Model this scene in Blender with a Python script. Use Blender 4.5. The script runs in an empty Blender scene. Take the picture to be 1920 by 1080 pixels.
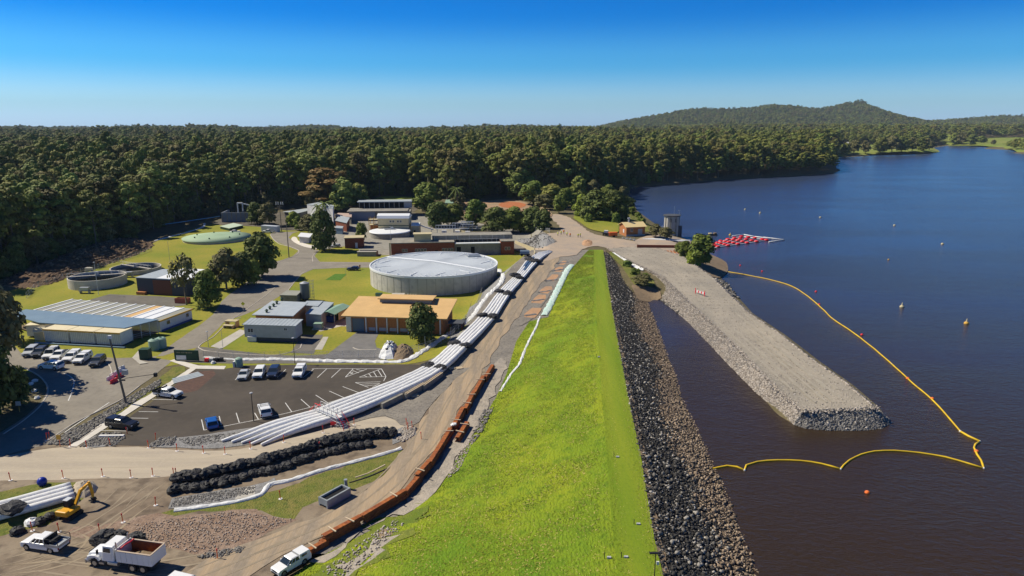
import bpy, math, random
import numpy as np
from mathutils import Vector, Matrix, geometry, noise as mnoise
R = math.radians
rnd = random.Random(7)
rs = np.random.RandomState(11)
SC = bpy.context.scene
COL = SC.collection

# ---------------------------------------------------------------- camera, sky, sun, exposure
CAM_H, PITCH, F = 50.0, 13.5, 1280.0
cd = bpy.data.cameras.new('camera')
cam = bpy.data.objects.new('camera', cd); COL.objects.link(cam)
cam.location = (0, 0, CAM_H); cam.rotation_euler = (R(90 - PITCH), 0, 0)
cd.sensor_width = 36.0; cd.lens = 24.0; cd.clip_start = 0.5; cd.clip_end = 20000
SC.camera = cam

SUN_EL = 46.0
SUN_DIR = Vector((-0.95, 0.28, 0)).normalized()          # horizontal direction towards the sun
sd = bpy.data.lights.new('sun', 'SUN'); sd.energy = 5.0; sd.angle = R(0.5); sd.color = (1.0, 0.925, 0.77)
sun = bpy.data.objects.new('sun', sd); COL.objects.link(sun)
tosun = Vector((SUN_DIR.x * math.cos(R(SUN_EL)), SUN_DIR.y * math.cos(R(SUN_EL)), math.sin(R(SUN_EL))))
sun.rotation_euler = tosun.to_track_quat('Z', 'Y').to_euler(); sun.location = (0, 0, 200)

W = bpy.data.worlds.new('World'); SC.world = W; W.use_nodes = True
nt = W.node_tree; nt.nodes.clear()
def N(tree, typ, **kw):
    n = tree.nodes.new(typ)
    for k, v in kw.items(): setattr(n, k, v)
    return n
sky = N(nt, 'ShaderNodeTexSky', sky_type='NISHITA'); sky.sun_disc = False
sky.sun_elevation = R(SUN_EL); sky.sun_rotation = math.atan2(SUN_DIR.x, SUN_DIR.y)
sky.altitude = 50; sky.air_density = 1.0; sky.dust_density = 0.3; sky.ozone_density = 3.0
tc = N(nt, 'ShaderNodeTexCoord'); sx = N(nt, 'ShaderNodeSeparateXYZ'); nt.links.new(tc.outputs['Generated'], sx.inputs[0])
mr = N(nt, 'ShaderNodeValToRGB')                       # clear sky, deepening quickly above the horizon
nt.links.new(sx.outputs['Z'], mr.inputs[0])
cr = mr.color_ramp; cr.interpolation = 'EASE'
cr.elements[0].position = 0.0; cr.elements[0].color = (0.54, 0.86, 1.55, 1)
cr.elements[1].position = 0.22; cr.elements[1].color = (0.0, 0.30, 0.84, 1)
e = cr.elements.new(0.6); e.color = (0.035, 0.18, 0.40, 1)
e = cr.elements.new(0.03); e.color = (0.48, 0.80, 1.20, 1)
e = cr.elements.new(0.085); e.color = (0.15, 0.62, 1.08, 1)
e = cr.elements.new(0.15); e.color = (0.0, 0.40, 0.98, 1)
mx = N(nt, 'ShaderNodeMix', data_type='RGBA', blend_type='MULTIPLY'); mx.inputs[0].default_value = 1.0
nt.links.new(sky.outputs[0], mx.inputs[6]); nt.links.new(mr.outputs[0], mx.inputs[7])
bg = N(nt, 'ShaderNodeBackground'); bg.inputs[1].default_value = 0.108
wo = N(nt, 'ShaderNodeOutputWorld')
nt.links.new(mx.outputs[2], bg.inputs[0]); nt.links.new(bg.outputs[0], wo.inputs[0])
vs = SC.view_settings; vs.view_transform = 'Standard'; vs.look = 'None'; vs.exposure = 0.15; vs.gamma = 1.0; vs.use_curve_mapping = False
SC.cycles.max_bounces = 6; SC.cycles.diffuse_bounces = 3; SC.cycles.glossy_bounces = 2
SC.cycles.transparent_max_bounces = 6; SC.cycles.transmission_bounces = 2; SC.cycles.volume_bounces = 0
SC.cycles.use_adaptive_sampling = True

# ---------------------------------------------------------------- materials
MATS = {}
def mat(name, c, c2=None, scale=1.0, c3=None, scale3=8.0, f3=0.5, rough=0.9, bump=0.0, bscale=6.0, metal=0.0, spec=0.3,
        stretch=None, rotz=0.0, attr=None, rand=0.0, emis=None, contrast=0.18, alpha=None, bdist=0.1, lo3=0.5):
    if name in MATS: return MATS[name]
    m = bpy.data.materials.new(name); m.use_nodes = True; t = m.node_tree; L = t.links.new
    b = t.nodes['Principled BSDF']; b.inputs['Roughness'].default_value = rough; b.inputs['Metallic'].default_value = metal
    b.inputs['Specular IOR Level'].default_value = spec
    g = N(t, 'ShaderNodeNewGeometry'); vec = g.outputs['Position']
    if stretch:
        mp = N(t, 'ShaderNodeMapping'); mp.inputs['Rotation'].default_value = (0, 0, rotz); mp.inputs['Scale'].default_value = stretch
        L(vec, mp.inputs[0]); vec2 = mp.outputs[0]
    else: vec2 = vec
    col = N(t, 'ShaderNodeRGB'); col.outputs[0].default_value = (*c, 1); out = col.outputs[0]
    def mixin(out, cc, sc, contrast, v, mid=0.5, fac=1.0, detail=4):
        n = N(t, 'ShaderNodeTexNoise'); n.inputs['Scale'].default_value = sc; n.inputs['Detail'].default_value = detail; L(v, n.inputs['Vector'])
        m_ = N(t, 'ShaderNodeMapRange'); m_.inputs[1].default_value = mid - contrast; m_.inputs[2].default_value = mid + contrast
        m_.inputs[4].default_value = fac; L(n.outputs[0], m_.inputs[0])
        x = N(t, 'ShaderNodeMix', data_type='RGBA'); L(m_.outputs[0], x.inputs[0]); L(out, x.inputs[6]); x.inputs[7].default_value = (*cc, 1)
        return x.outputs[2]
    if c2: out = mixin(out, c2, scale, contrast, vec2)
    if c3: out = mixin(out, c3, scale3, 0.1, vec, mid=lo3 + 0.08, fac=f3, detail=6)
    if attr:                                                 # per-piece tint stored on the mesh: 0 .. 1 between c and attr colour
        a = N(t, 'ShaderNodeAttribute'); a.attribute_name = 'tint'
        x = N(t, 'ShaderNodeMix', data_type='RGBA'); L(a.outputs['Fac'], x.inputs[0]); L(out, x.inputs[6]); x.inputs[7].default_value = (*attr, 1); out = x.outputs[2]
    if rand:
        oi = N(t, 'ShaderNodeObjectInfo'); hs = N(t, 'ShaderNodeHueSaturation')
        m1 = N(t, 'ShaderNodeMapRange'); m1.inputs[3].default_value = 1 - rand; m1.inputs[4].default_value = 1 + rand; L(oi.outputs['Random'], m1.inputs[0]); L(m1.outputs[0], hs.inputs['Value'])
        ml = N(t, 'ShaderNodeMath', operation='MULTIPLY'); ml.inputs[1].default_value = 7.31; L(oi.outputs['Random'], ml.inputs[0])
        fr = N(t, 'ShaderNodeMath', operation='FRACT'); L(ml.outputs[0], fr.inputs[0])
        m2 = N(t, 'ShaderNodeMapRange'); m2.inputs[3].default_value = 0.5 - rand * 0.09; m2.inputs[4].default_value = 0.5 + rand * 0.05; L(fr.outputs[0], m2.inputs[0]); L(m2.outputs[0], hs.inputs['Hue'])
        L(out, hs.inputs['Color']); out = hs.outputs[0]
    L(out, b.inputs['Base Color'])
    if bump:
        n = N(t, 'ShaderNodeTexNoise'); n.inputs['Scale'].default_value = bscale; n.inputs['Detail'].default_value = 5; L(vec2, n.inputs['Vector'])
        bp = N(t, 'ShaderNodeBump'); bp.inputs['Strength'].default_value = bump; bp.inputs['Distance'].default_value = bdist
        L(n.outputs[0], bp.inputs['Height']); L(bp.outputs[0], b.inputs['Normal'])
    if emis: b.inputs['Emission Color'].default_value = (*emis, 1); b.inputs['Emission Strength'].default_value = 1
    if alpha is not None: b.inputs['Alpha'].default_value = alpha
    MATS[name] = m; return m

# ---------------------------------------------------------------- mesh builder and object helpers
class MB:
    def __init__(s): s.v = []; s.f = []; s.mi = []; s.m = 0
    def add(s, vs_, fs):
        o = len(s.v); s.v += [tuple(p) for p in vs_]; s.f += [tuple(i + o for i in f) for f in fs]; s.mi += [s.m] * len(fs); return s
    def box(s, cx, cy, cz, sx_, sy_, sz_, rz=0.0, rx=0.0, ry=0.0, taper=1.0):
        M_ = Matrix.Translation((cx, cy, cz)) @ Matrix.Rotation(rz, 4, 'Z') @ Matrix.Rotation(ry, 4, 'Y') @ Matrix.Rotation(rx, 4, 'X')
        p = []
        for k in (-1, 1):
            tp = taper if k > 0 else 1.0
            for a, b in ((-1, -1), (1, -1), (1, 1), (-1, 1)): p.append(M_ @ Vector((a * sx_ / 2 * tp, b * sy_ / 2 * tp, k * sz_ / 2)))
        return s.add(p, [(3, 2, 1, 0), (4, 5, 6, 7), (0, 1, 5, 4), (1, 2, 6, 5), (2, 3, 7, 6), (3, 0, 4, 7)])
    def b0(s, x0, x1, y0, y1, z0, z1): return s.box((x0 + x1) / 2, (y0 + y1) / 2, (z0 + z1) / 2, x1 - x0, y1 - y0, z1 - z0)
    def prism(s, poly, z0, z1):                                  # vertical prism of an xy polygon (counter-clockwise)
        n = len(poly)
        z0f = z0 if callable(z0) else (lambda x, y: z0); z1f = z1 if callable(z1) else (lambda x, y: z1)
        p = [(x, y, z0f(x, y)) for x, y in poly] + [(x, y, z1f(x, y)) for x, y in poly]
        return s.add(p, [tuple(range(n))[::-1], tuple(range(n, 2 * n))] + [(i, (i + 1) % n, n + (i + 1) % n, n + i) for i in range(n)])
    def ext(s, prof, x0, x1, axis='x'):                          # profile in (y,z) extruded along x, or (x,z) along y
        n = len(prof)
        if axis == 'x': p = [(x0, a, b) for a, b in prof] + [(x1, a, b) for a, b in prof]
        else: p = [(a, x0, b) for a, b in prof] + [(a, x1, b) for a, b in prof]
        return s.add(p, [tuple(range(n))[::-1], tuple(range(n, 2 * n))] + [(i, (i + 1) % n, n + (i + 1) % n, n + i) for i in range(n)])
    def cyl(s, p0, p1, r0, r1=None, n=10, cap=True):
        r1 = r0 if r1 is None else r1; p0 = Vector(p0); p1 = Vector(p1); d = (p1 - p0)
        q = d.to_track_quat('Z', 'Y') if d.length > 1e-9 else Vector((0, 0, 1)).to_track_quat('Z', 'Y')
        p = []
        for c, r in ((p0, r0), (p1, r1)):
            for i in range(n): a = 2 * math.pi * i / n; p.append(c + q @ Vector((r * math.cos(a), r * math.sin(a), 0)))
        f = [(i, (i + 1) % n, n + (i + 1) % n, n + i) for i in range(n)]
        if cap: f += [tuple(range(n))[::-1], tuple(range(n, 2 * n))]
        return s.add(p, f)
    def tube(s, pts, r, n=8, prof=None):                         # swept circle (or half profile) along a polyline
        pts = [Vector(p) for p in pts]; m = len(pts); P_ = []
        for i, c in enumerate(pts):
            d = (pts[min(i + 1, m - 1)] - pts[max(i - 1, 0)]).normalized()
            side = d.cross(Vector((0, 0, 1))); side = side.normalized() if side.length > 1e-6 else Vector((1, 0, 0)); up = side.cross(d)
            rr = r[i] if hasattr(r, '__len__') else r
            for k in range(n): a = 2 * math.pi * k / n; P_.append(c + side * (rr * math.cos(a)) + up * (rr * math.sin(a)))
        f = [(i * n + k, i * n + (k + 1) % n, (i + 1) * n + (k + 1) % n, (i + 1) * n + k) for i in range(m - 1) for k in range(n)]
        f += [tuple(range(n))[::-1], tuple(range((m - 1) * n, m * n))]
        return s.add(P_, f)
    def ball(s, c, r, sx_=1, sy_=1, sz_=1, n=8, m=5, jit=0.0, seed=0):
        q = random.Random(seed); p = [(c[0], c[1], c[2] + r * sz_)]
        for j in range(1, m):
            th = math.pi * j / m
            for i in range(n):
                a = 2 * math.pi * (i + .5 * (j % 2)) / n; k = 1 + jit * q.uniform(-1, 1)
                p.append((c[0] + r * sx_ * k * math.sin(th) * math.cos(a), c[1] + r * sy_ * k * math.sin(th) * math.sin(a), c[2] + r * sz_ * k * math.cos(th)))
        p.append((c[0], c[1], c[2] - r * sz_)); L_ = len(p) - 1
        f = [(0, 1 + i, 1 + (i + 1) % n) for i in range(n)]
        for j in range(m - 2): f += [(1 + j * n + i, 1 + (j + 1) * n + i, 1 + (j + 1) * n + (i + 1) % n, 1 + j * n + (i + 1) % n) for i in range(n)]
        f += [(1 + (m - 2) * n + i, L_, 1 + (m - 2) * n + (i + 1) % n) for i in range(n)]
        return s.add(p, f)
    def lathe(s, prof, n=48, c=(0, 0)):                          # prof: (r, z) list
        m = len(prof); p = [(c[0] + r * math.cos(2 * math.pi * i / n), c[1] + r * math.sin(2 * math.pi * i / n), z) for r, z in prof for i in range(n)]
        f = [(j * n + i, j * n + (i + 1) % n, (j + 1) * n + (i + 1) % n, (j + 1) * n + i) for j in range(m - 1) for i in range(n)]
        return s.add(p, f)
    def build(s, name, mats, parent=None, smooth=False, loc=None, rz=None):
        me = bpy.data.meshes.new(name); me.from_pydata(s.v, [], s.f)
        if not isinstance(mats, (list, tuple)): mats = [mats]
        for m_ in mats: me.materials.append(m_)
        if len(mats) > 1: me.polygons.foreach_set('material_index', s.mi)
        if smooth: me.polygons.foreach_set('use_smooth', [True] * len(s.f))
        me.update(); o = bpy.data.objects.new(name, me); COL.objects.link(o)
        if parent is not None: o.parent = parent
        if loc is not None: o.location = loc
        if rz is not None: o.rotation_euler = (0, 0, rz)
        return o

def tag(o, label=None, cat=None, group=None, kind=None):
    if label: o['label'] = label
    if cat: o['category'] = cat
    if group: o['group'] = group
    if kind: o['kind'] = kind
    return o
def thing(name, label, cat, loc=(0, 0, 0), rz=0.0, group=None):
    o = bpy.data.objects.new(name, None); COL.objects.link(o); o.location = loc; o.rotation_euler = (0, 0, rz); o.empty_display_size = 0.3
    return tag(o, label, cat, group)
def dup(root, loc=None, rz=None, label=None, group=None, scale=None):
    r = root.copy(); COL.objects.link(r)
    if loc is not None: r.location = loc
    if rz is not None: r.rotation_euler = (0, 0, rz)
    if label: r['label'] = label
    if group: r['group'] = group
    if scale is not None: r.scale = scale if hasattr(scale, '__len__') else (scale,) * 3
    for ch in list(root.children):
        c = ch.copy(); COL.objects.link(c); c.parent = r
        for g_ in list(ch.children):
            d = g_.copy(); COL.objects.link(d); d.parent = c
    return r
def npmesh(name, V, Fa, mats, tint=None, smooth=False, parent=None):
    me = bpy.data.meshes.new(name); V = np.asarray(V, dtype=np.float32); Fa = np.asarray(Fa, dtype=np.int32); k = Fa.shape[1]
    me.vertices.add(len(V)); me.vertices.foreach_set('co', V.ravel())
    me.loops.add(Fa.size); me.loops.foreach_set('vertex_index', Fa.ravel())
    me.polygons.add(len(Fa)); me.polygons.foreach_set('loop_start', np.arange(len(Fa), dtype=np.int32) * k)
    me.polygons.foreach_set('loop_total', np.full(len(Fa), k, dtype=np.int32))
    if smooth: me.polygons.foreach_set('use_smooth', np.ones(len(Fa), dtype=bool))
    if tint is not None:
        a = me.attributes.new('tint', 'FLOAT', 'POINT'); a.data.foreach_set('value', np.asarray(tint, dtype=np.float32))
    me.update(calc_edges=True); me.validate()
    for m_ in (mats if isinstance(mats, (list, tuple)) else [mats]): me.materials.append(m_)
    o = bpy.data.objects.new(name, me); COL.objects.link(o)
    if parent is not None: o.parent = parent
    return o

# ---------------------------------------------------------------- ground shape (heights in metres; car park level = 0)
cp, sp = math.cos(R(PITCH)), math.sin(R(PITCH))
def ray(px, py):
    u = (px - 960) / F; v = (py - 540) / F
    return np.array([u, cp - v * sp, -sp - v * cp])
def PZ(px, py, z=0.0):
    d = ray(px, py); t = (z - CAM_H) / d[2]; return (d[0] * t, d[1] * t)
WZ, CZ = 2.5, 6.0
def ss(a, b, x):
    t = np.clip((x - a) / (b - a), 0, 1); return t * t * (3 - 2 * t)
def zr(y): return CZ * ss(118.0, 238.0, y)
def table(pts, zf):
    out = []
    for px, py in pts:
        z = 0.0
        for _ in range(30):
            x, y = PZ(px, py, z); zn = float(zf(y)); z = 0.5 * z + 0.5 * zn
        out.append((y, x))
    out.sort(); return np.array(out)
def cT(T):
    s0 = (T[1, 1] - T[0, 1]) / (T[1, 0] - T[0, 0]); s1 = (T[-1, 1] - T[-2, 1]) / (T[-1, 0] - T[-2, 0])
    return lambda y: np.where(y < T[0, 0], T[0, 1] + (y - T[0, 0]) * s0, np.where(y > T[-1, 0], T[-1, 1] + (y - T[-1, 0]) * s1, np.interp(y, T[:, 0], T[:, 1])))
CR = cT(table([(1243, 1077), (1227, 1010), (1214, 933), (1202, 857), (1179, 750), (1155, 620), (1140, 530), (1134, 483), (1131, 468)], lambda y: CZ))
CLt = table([(1160, 1077), (1150, 1010), (1143, 933), (1138, 857), (1129, 750), (1120, 620), (1116, 530), (1114, 483), (1113, 468)], lambda y: CZ)
CL = cT(CLt)
DT0 = cT(table([(560, 1072), (590, 1050), (752, 965), (830, 905), (862, 850), (890, 810), (930, 745), (950, 700), (968, 640), (993, 602), (1026, 599), (1050, 545), (1070, 507), (1084, 490), (1103, 470)], zr))
DT = lambda y: np.minimum(DT0(y), CL(y) - 0.3)
BT = cT(table([(520, 800), (640, 755), (760, 715), (805, 690), (850, 645), (885, 600), (925, 545), (960, 500), (985, 478), (1005, 462)], zr))
B0 = lambda y: BT(y) - 1.5 - 5.5 * ss(120, 220, y)
RFpx = [(1415, 1080), (1410, 1055), (1388, 1012), (1373, 970), (1349, 903), (1324, 851), (1307, 811), (1275, 745), (1265, 705), (1250, 670), (1230, 610), (1217, 578)]
RF = cT(table(RFpx, lambda y: WZ))
LT = [(1140, 468), (1175, 487), (1218, 508), (1245, 522), (1281, 555), (1322, 595), (1372, 642), (1416, 686), (1454, 727), (1505, 774)]
RT = [(1215, 462), (1278, 482), (1305, 501), (1332, 520), (1372, 560), (1404, 591), (1457, 626), (1520, 676), (1583, 720), (1637, 767)]
LF = [(1150, 480), (1185, 500), (1222, 530), (1240, 562), (1262, 580), (1290, 603), (1335, 650), (1375, 692), (1415, 733), (1489, 796)]
SZ = [6.0, 5.9, 5.6, 5.3, 4.9, 4.6, 4.5, 4.5, 4.5, 4.5]
lake_px = RFpx + [(1211, 565), (1225, 560), (1240, 562), (1262, 580), (1290, 603), (1335, 650), (1375, 692), (1430, 745), (1457, 777), (1489, 796),
    (1520, 804), (1583, 807), (1646, 805), (1667, 794), (1650, 765), (1600, 722), (1535, 676), (1470, 626), (1412, 588), (1383, 556), (1362, 532), (1352, 522), (1364, 510), (1358, 492),
    (1335, 478), (1300, 455), (1283, 447), (1262, 438), (1240, 428), (1215, 410), (1195, 395), (1184, 372), (1172, 357), (1200, 350), (1290, 343), (1400, 335), (1500, 330), (1560, 326),
    (1576, 320), (1560, 305), (1575, 294), (1640, 291), (1700, 290), (1755, 287), (1763, 281), (1740, 275), (1765, 272.5), (1850, 276), (1880, 280), (1920, 288), (2100, 300), (2700, 330)]
LAKE = np.array([PZ(a, b, WZ) for a, b in lake_px] + [(900, 300), (900, -40), (RF(-40.0), -40)])
def lake_d(x, y):                                              # distance to the shore, positive on land
    x = np.asarray(x, float); y = np.asarray(y, float); shp = x.shape; x = x.ravel(); y = y.ravel()
    dm = np.full(x.shape, 1e18); ins = np.zeros(x.shape, bool); n = len(LAKE)
    for i in range(n):
        ax, ay = LAKE[i]; bx, by = LAKE[(i + 1) % n]; ex, ey = bx - ax, by - ay
        t = np.clip(((x - ax) * ex + (y - ay) * ey) / (ex * ex + ey * ey + 1e-12), 0, 1)
        dm = np.minimum(dm, (x - ax - t * ex) ** 2 + (y - ay - t * ey) ** 2)
        c = ((ay > y) != (by > y)) & (x < ex * (y - ay) / (ey if abs(ey) > 1e-12 else 1e-12) + ax); ins ^= c
    d = np.sqrt(dm); return np.where(ins, -d, d).reshape(shp)
def _field(x0, x1, y0, y1, st):
    gx, gy = np.arange(x0, x1 + st, st), np.arange(y0, y1 + st, st); X, Y = np.meshgrid(gx, gy); return x0, y0, st, lake_d(X, Y)
LDN, LDF = _field(-40, 320, 20, 420, 1.5), _field(-4000, 4000, -100, 5200, 16.0)
def _look(Fd, x, y):
    x0, y0, st, A = Fd; i = np.clip((x - x0) / st, 0, A.shape[1] - 1.001); j = np.clip((y - y0) / st, 0, A.shape[0] - 1.001); i0 = i.astype(int); j0 = j.astype(int); fi = i - i0; fj = j - j0
    return (A[j0, i0] * (1 - fi) + A[j0, i0 + 1] * fi) * (1 - fj) + (A[j0 + 1, i0] * (1 - fi) + A[j0 + 1, i0 + 1] * fi) * fj
def lake_f(x, y):                                              # tabulated distance to the shore
    x = np.asarray(x, float); y = np.asarray(y, float)
    return np.where((x > -39) & (x < 319) & (y > 21) & (y < 419), _look(LDN, x, y), _look(LDF, x, y))
def H(x, y):
    x = np.asarray(x, float); y = np.asarray(y, float)
    d = lake_f(x, y)
    lft = ss(.28, -.02, x / np.maximum(y, 50.0))
    far = ss(1400, 2200, y) * ss(150, 900, x)
    base = CZ * ss(330, 480, y) + 12 * far + ss(600, 1500, y) * lft * (5.5 * np.sin(x * .0052 + 1.3) + 3 * np.sin(x * .013 + y * .004) - 2 + 3 * np.sin(y * .006 + x * .002))
    xl = 13 + (y - 240) * 0.05
    plat = CZ * ss(xl - 9, xl, x)
    z = np.maximum(base, plat * ss(228, 236, y))
    nz = np.where(d > 0, np.minimum(z, WZ + 0.25 * d), np.maximum(-2.0, WZ + 0.25 * d))
    z = np.where((x > xl), nz, z)
    b0, bt, dt, cl, c_r, rf = B0(y), BT(y), DT(y), CL(y), CR(y), RF(y)
    zz = zr(y)
    D = np.where(x < b0, 0.0, np.where(x < bt, zz * (x - b0) / (bt - b0), np.where(x < dt, zz, np.where(x < cl, zz + (CZ - zz) * (x - dt) / np.maximum(cl - dt, .01), CZ))))
    rip = CZ - (x - c_r) * (CZ - WZ) / np.maximum(rf - c_r, 2.0)
    capn = 4.0 + 1.2 * ss(178, 205, y) + 0.6 * ss(215, 238, y)
    bank = np.where(d > 0, np.minimum(capn, WZ + 0.3 * d), np.maximum(-2.0, WZ + 0.3 * d))
    D = np.where(x > c_r, np.maximum(np.maximum(rip, -2.0), np.where(y > 60, bank, -2.0)), D)
    w = ss(234, 244, y)
    return D * (1 - w) + z * w
_ts = np.geomspace(55, 6500, 260)
def G(px, py, dz=0.0):
    """point on the ground seen at a pixel (the ground raised by dz)"""
    d = ray(px, py)
    x = d[0] * _ts; y = d[1] * _ts; z = CAM_H + d[2] * _ts
    s = z - (H(x, y) + dz); i = np.argmax(s < 0)
    if not (s < 0).any(): i = len(_ts) - 1
    a, b = _ts[max(i - 1, 0)], _ts[i]
    for _ in range(5):
        m_ = np.linspace(a, b, 10); q = CAM_H + d[2] * m_ - H(d[0] * m_, d[1] * m_) - dz < 0; k = int(np.argmax(q)) if q.any() else 9; k = max(k, 1); a, b = m_[k - 1], m_[k]
    return Vector((d[0] * b, d[1] * b, CAM_H + d[2] * b))
def HV(x, y, dz=0.0): return Vector((x, y, float(H(x, y)) + dz))
def inpoly(x, y, poly):
    x = np.asarray(x, float); y = np.asarray(y, float); ins = np.zeros(x.shape, bool); n = len(poly)
    for i in range(n):
        ax, ay = poly[i][0], poly[i][1]; bx, by = poly[(i + 1) % n][0], poly[(i + 1) % n][1]
        ey = by - ay if abs(by - ay) > 1e-12 else 1e-12
        ins ^= ((ay > y) != (by > y)) & (x < (bx - ax) * (y - ay) / ey + ax)
    return ins

def spline(pts, step=2.0, closed=True):
    P_ = [np.array(p[:2], float) for p in pts]; n = len(P_); out = []
    rng = range(n) if closed else range(n - 1)
    for i in rng:
        if closed: p0, p1, p2, p3 = P_[i - 1], P_[i], P_[(i + 1) % n], P_[(i + 2) % n]
        else: p0, p1, p2, p3 = P_[max(i - 1, 0)], P_[i], P_[i + 1], P_[min(i + 2, n - 1)]
        k = max(1, int(np.linalg.norm(p2 - p1) / step))
        # centripetal-ish Catmull-Rom with clamped tangents
        L_ = np.linalg.norm(p2 - p1)
        m1 = (p2 - p0) / (np.linalg.norm(p2 - p0) + 1e-9) * L_ * 0.8; m2 = (p3 - p1) / (np.linalg.norm(p3 - p1) + 1e-9) * L_ * 0.8
        for j in range(k):
            t = j / k; out.append(p1 * (2 * t ** 3 - 3 * t ** 2 + 1) + m1 * (t ** 3 - 2 * t ** 2 + t) + p2 * (-2 * t ** 3 + 3 * t ** 2) + m2 * (t ** 3 - t ** 2))
    if not closed: out.append(P_[-1])
    return out
_layer = [0.036]; LAY = {}
def patch(name, px=None, m=None, world=None, smooth=True, step=2.0, jit=0.0, cell=3.0, kind='structure', label=None, off=None, zf=None, parent=None):
    """a ground sheet: outline given where it is seen, laid on the terrain"""
    pts = world if world is not None else [tuple(G(a, b))[:2] for a, b in px]
    o = spline(pts, step) if smooth else [np.array(p[:2], float) for p in pts]
    if not smooth:
        q = []
        for i in range(len(o)):
            a, b = o[i], o[(i + 1) % len(o)]; k = max(1, int(np.linalg.norm(b - a) / max(step, 2.0)))
            q += [a + (b - a) * j / k for j in range(k)]
        o = q
    if jit:
        o = [p + np.array([math.sin(i * 1.7 + p[0]) + rnd.uniform(-1, 1), math.cos(i * 1.3) + rnd.uniform(-1, 1)]) * jit * 0.5 for i, p in enumerate(o)]
    poly = [(float(p[0]), float(p[1])) for p in o]; n = len(poly)
    A = np.array(poly); x0, y0 = A.min(0); x1, y1 = A.max(0)
    cell = max(cell, math.sqrt((x1 - x0) * (y1 - y0) / 9000.0))
    gx, gy = np.meshgrid(np.arange(x0 + cell / 2, x1, cell), np.arange(y0 + cell / 2, y1, cell)); gx = gx.ravel(); gy = gy.ravel()
    k = inpoly(gx, gy, poly)
    vv = [Vector(p) for p in poly] + [Vector((float(a), float(b))) for a, b in zip(gx[k], gy[k])]
    r = geometry.delaunay_2d_cdt(vv, [], [tuple(range(n))], 2, 1e-4)
    V = np.array([tuple(p) for p in r[0]]); _layer[0] += 0.0025
    dz = _layer[0] if off is None else off; LAY.setdefault(name, dz)
    Z = (H(V[:, 0], V[:, 1]) if zf is None else zf(V[:, 0], V[:, 1])) + dz
    V3 = np.column_stack([V, Z])
    Fa = [tuple(f) for f in r[2]]
    me = bpy.data.meshes.new(name); me.from_pydata([tuple(p) for p in V3], [], Fa); me.update()
    if len(me.polygons) and sum(p.normal.z for p in me.polygons) < 0: me.flip_normals()
    me.materials.append(m); ob = bpy.data.objects.new(name, me); COL.objects.link(ob)
    for p in me.polygons: p.use_smooth = True
    if parent is not None: ob.parent = parent
    elif label: tag(ob, label[0], label[1])
    else: ob['kind'] = kind
    return ob
def loft(name, cols, m, zoff=0.0, smooth=True, kind='structure', parent=None):
    """cols: list of rows of 3-D points"""
    nr, nc = len(cols), len(cols[0]); V = [(p[0], p[1], p[2] + zoff) for r_ in cols for p in r_]
    Fa = [(i * nc + j, i * nc + j + 1, (i + 1) * nc + j + 1, (i + 1) * nc + j) for i in range(nr - 1) for j in range(nc - 1)]
    me = bpy.data.meshes.new(name); me.from_pydata(V, [], Fa); me.update()
    if sum(p.normal.z for p in me.polygons) < 0: me.flip_normals()
    me.materials.append(m); me.polygons.foreach_set('use_smooth', [smooth] * len(Fa))
    o = bpy.data.objects.new(name, me); COL.objects.link(o)
    if parent is not None: o.parent = parent
    elif kind: o['kind'] = kind
    return o
# ---------------------------------------------------------------- ground materials
m_soil = mat('forest_floor', (.12, .10, .05), (.16, .13, .07), .25, (.08, .08, .03), 1.5, rough=1, bump=.6, bscale=.6, bdist=.6)
m_lawn = mat('lawn_grass', (.20, .225, .020), (.31, .265, .035), .07, (.13, .18, .015), 1.3, f3=.55, rough=1, bump=.5, bscale=5, bdist=.15)
m_rank = mat('rank_grass', (.13, .16, .022), (.22, .19, .05), .35, (.07, .11, .015), 1.1, f3=.7, rough=1, bump=.9, bscale=4, bdist=.25)
m_field = mat('pasture', (.16, .22, .03), (.24, .25, .05), .01, rough=1)
m_slope = mat('dam_grass', (.115, .220, .008), (.30, .325, .013), .06, (.085, .165, .006), .8, f3=.65, rough=1, bump=1, bscale=3.5, bdist=.35, stretch=(1, .55, 1))
m_crest = mat('crest_grass', (.155, .235, .009), (.23, .275, .015), .35, (.11, .18, .008), 3, f3=.5, rough=1, bump=.35, bscale=9, stretch=(1, .06, 1))
m_yard = mat('work_yard_gravel', (.20, .15, .105), (.30, .24, .17), .12, (.10, .075, .055), .5, f3=.75, rough=1, bump=.55, bscale=4, bdist=.15, stretch=(.45, 1.3, 1))
m_haul = mat('haul_road_dirt', (.40, .30, .195), (.27, .22, .165), .55, (.40, .32, .235), 1.4, f3=.45, rough=1, bump=.5, bscale=3, bdist=.12, stretch=(1, .09, 1), rotz=R(10), contrast=.1)
m_haul2 = mat('haul_road_verge', (.20, .18, .155), (.28, .25, .21), .3, (.12, .11, .10), 2.0, f3=.7, rough=1, bump=.7, bscale=5, bdist=.12)
m_sand = mat('sand_road', (.47, .40, .30), (.40, .34, .265), .5, (.52, .45, .345), 2, f3=.3, rough=1, bump=.25, bscale=3, stretch=(.12, 1.2, 1), rotz=R(-8), contrast=.12)
m_park = mat('car_park_asphalt', (.062, .052, .042), (.088, .073, .058), .12, (.115, .095, .075), .7, f3=.3, rough=.95, bump=.3, bscale=14, bdist=.03)
m_road = mat('old_asphalt', (.225, .20, .165), (.28, .25, .205), .2, (.15, .135, .115), 1.1, f3=.35, rough=.95, bump=.25, bscale=14, bdist=.03)
m_road2 = mat('newer_asphalt', (.13, .12, .105), (.18, .165, .14), .2, (.09, .083, .075), 1.2, f3=.4, rough=.95, bump=.2, bscale=14, bdist=.03)
m_conc = mat('concrete', (.50, .47, .41), (.42, .39, .34), .35, (.33, .30, .26), 1.5, f3=.35, rough=.9, bump=.15, bscale=8, bdist=.02)
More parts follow.
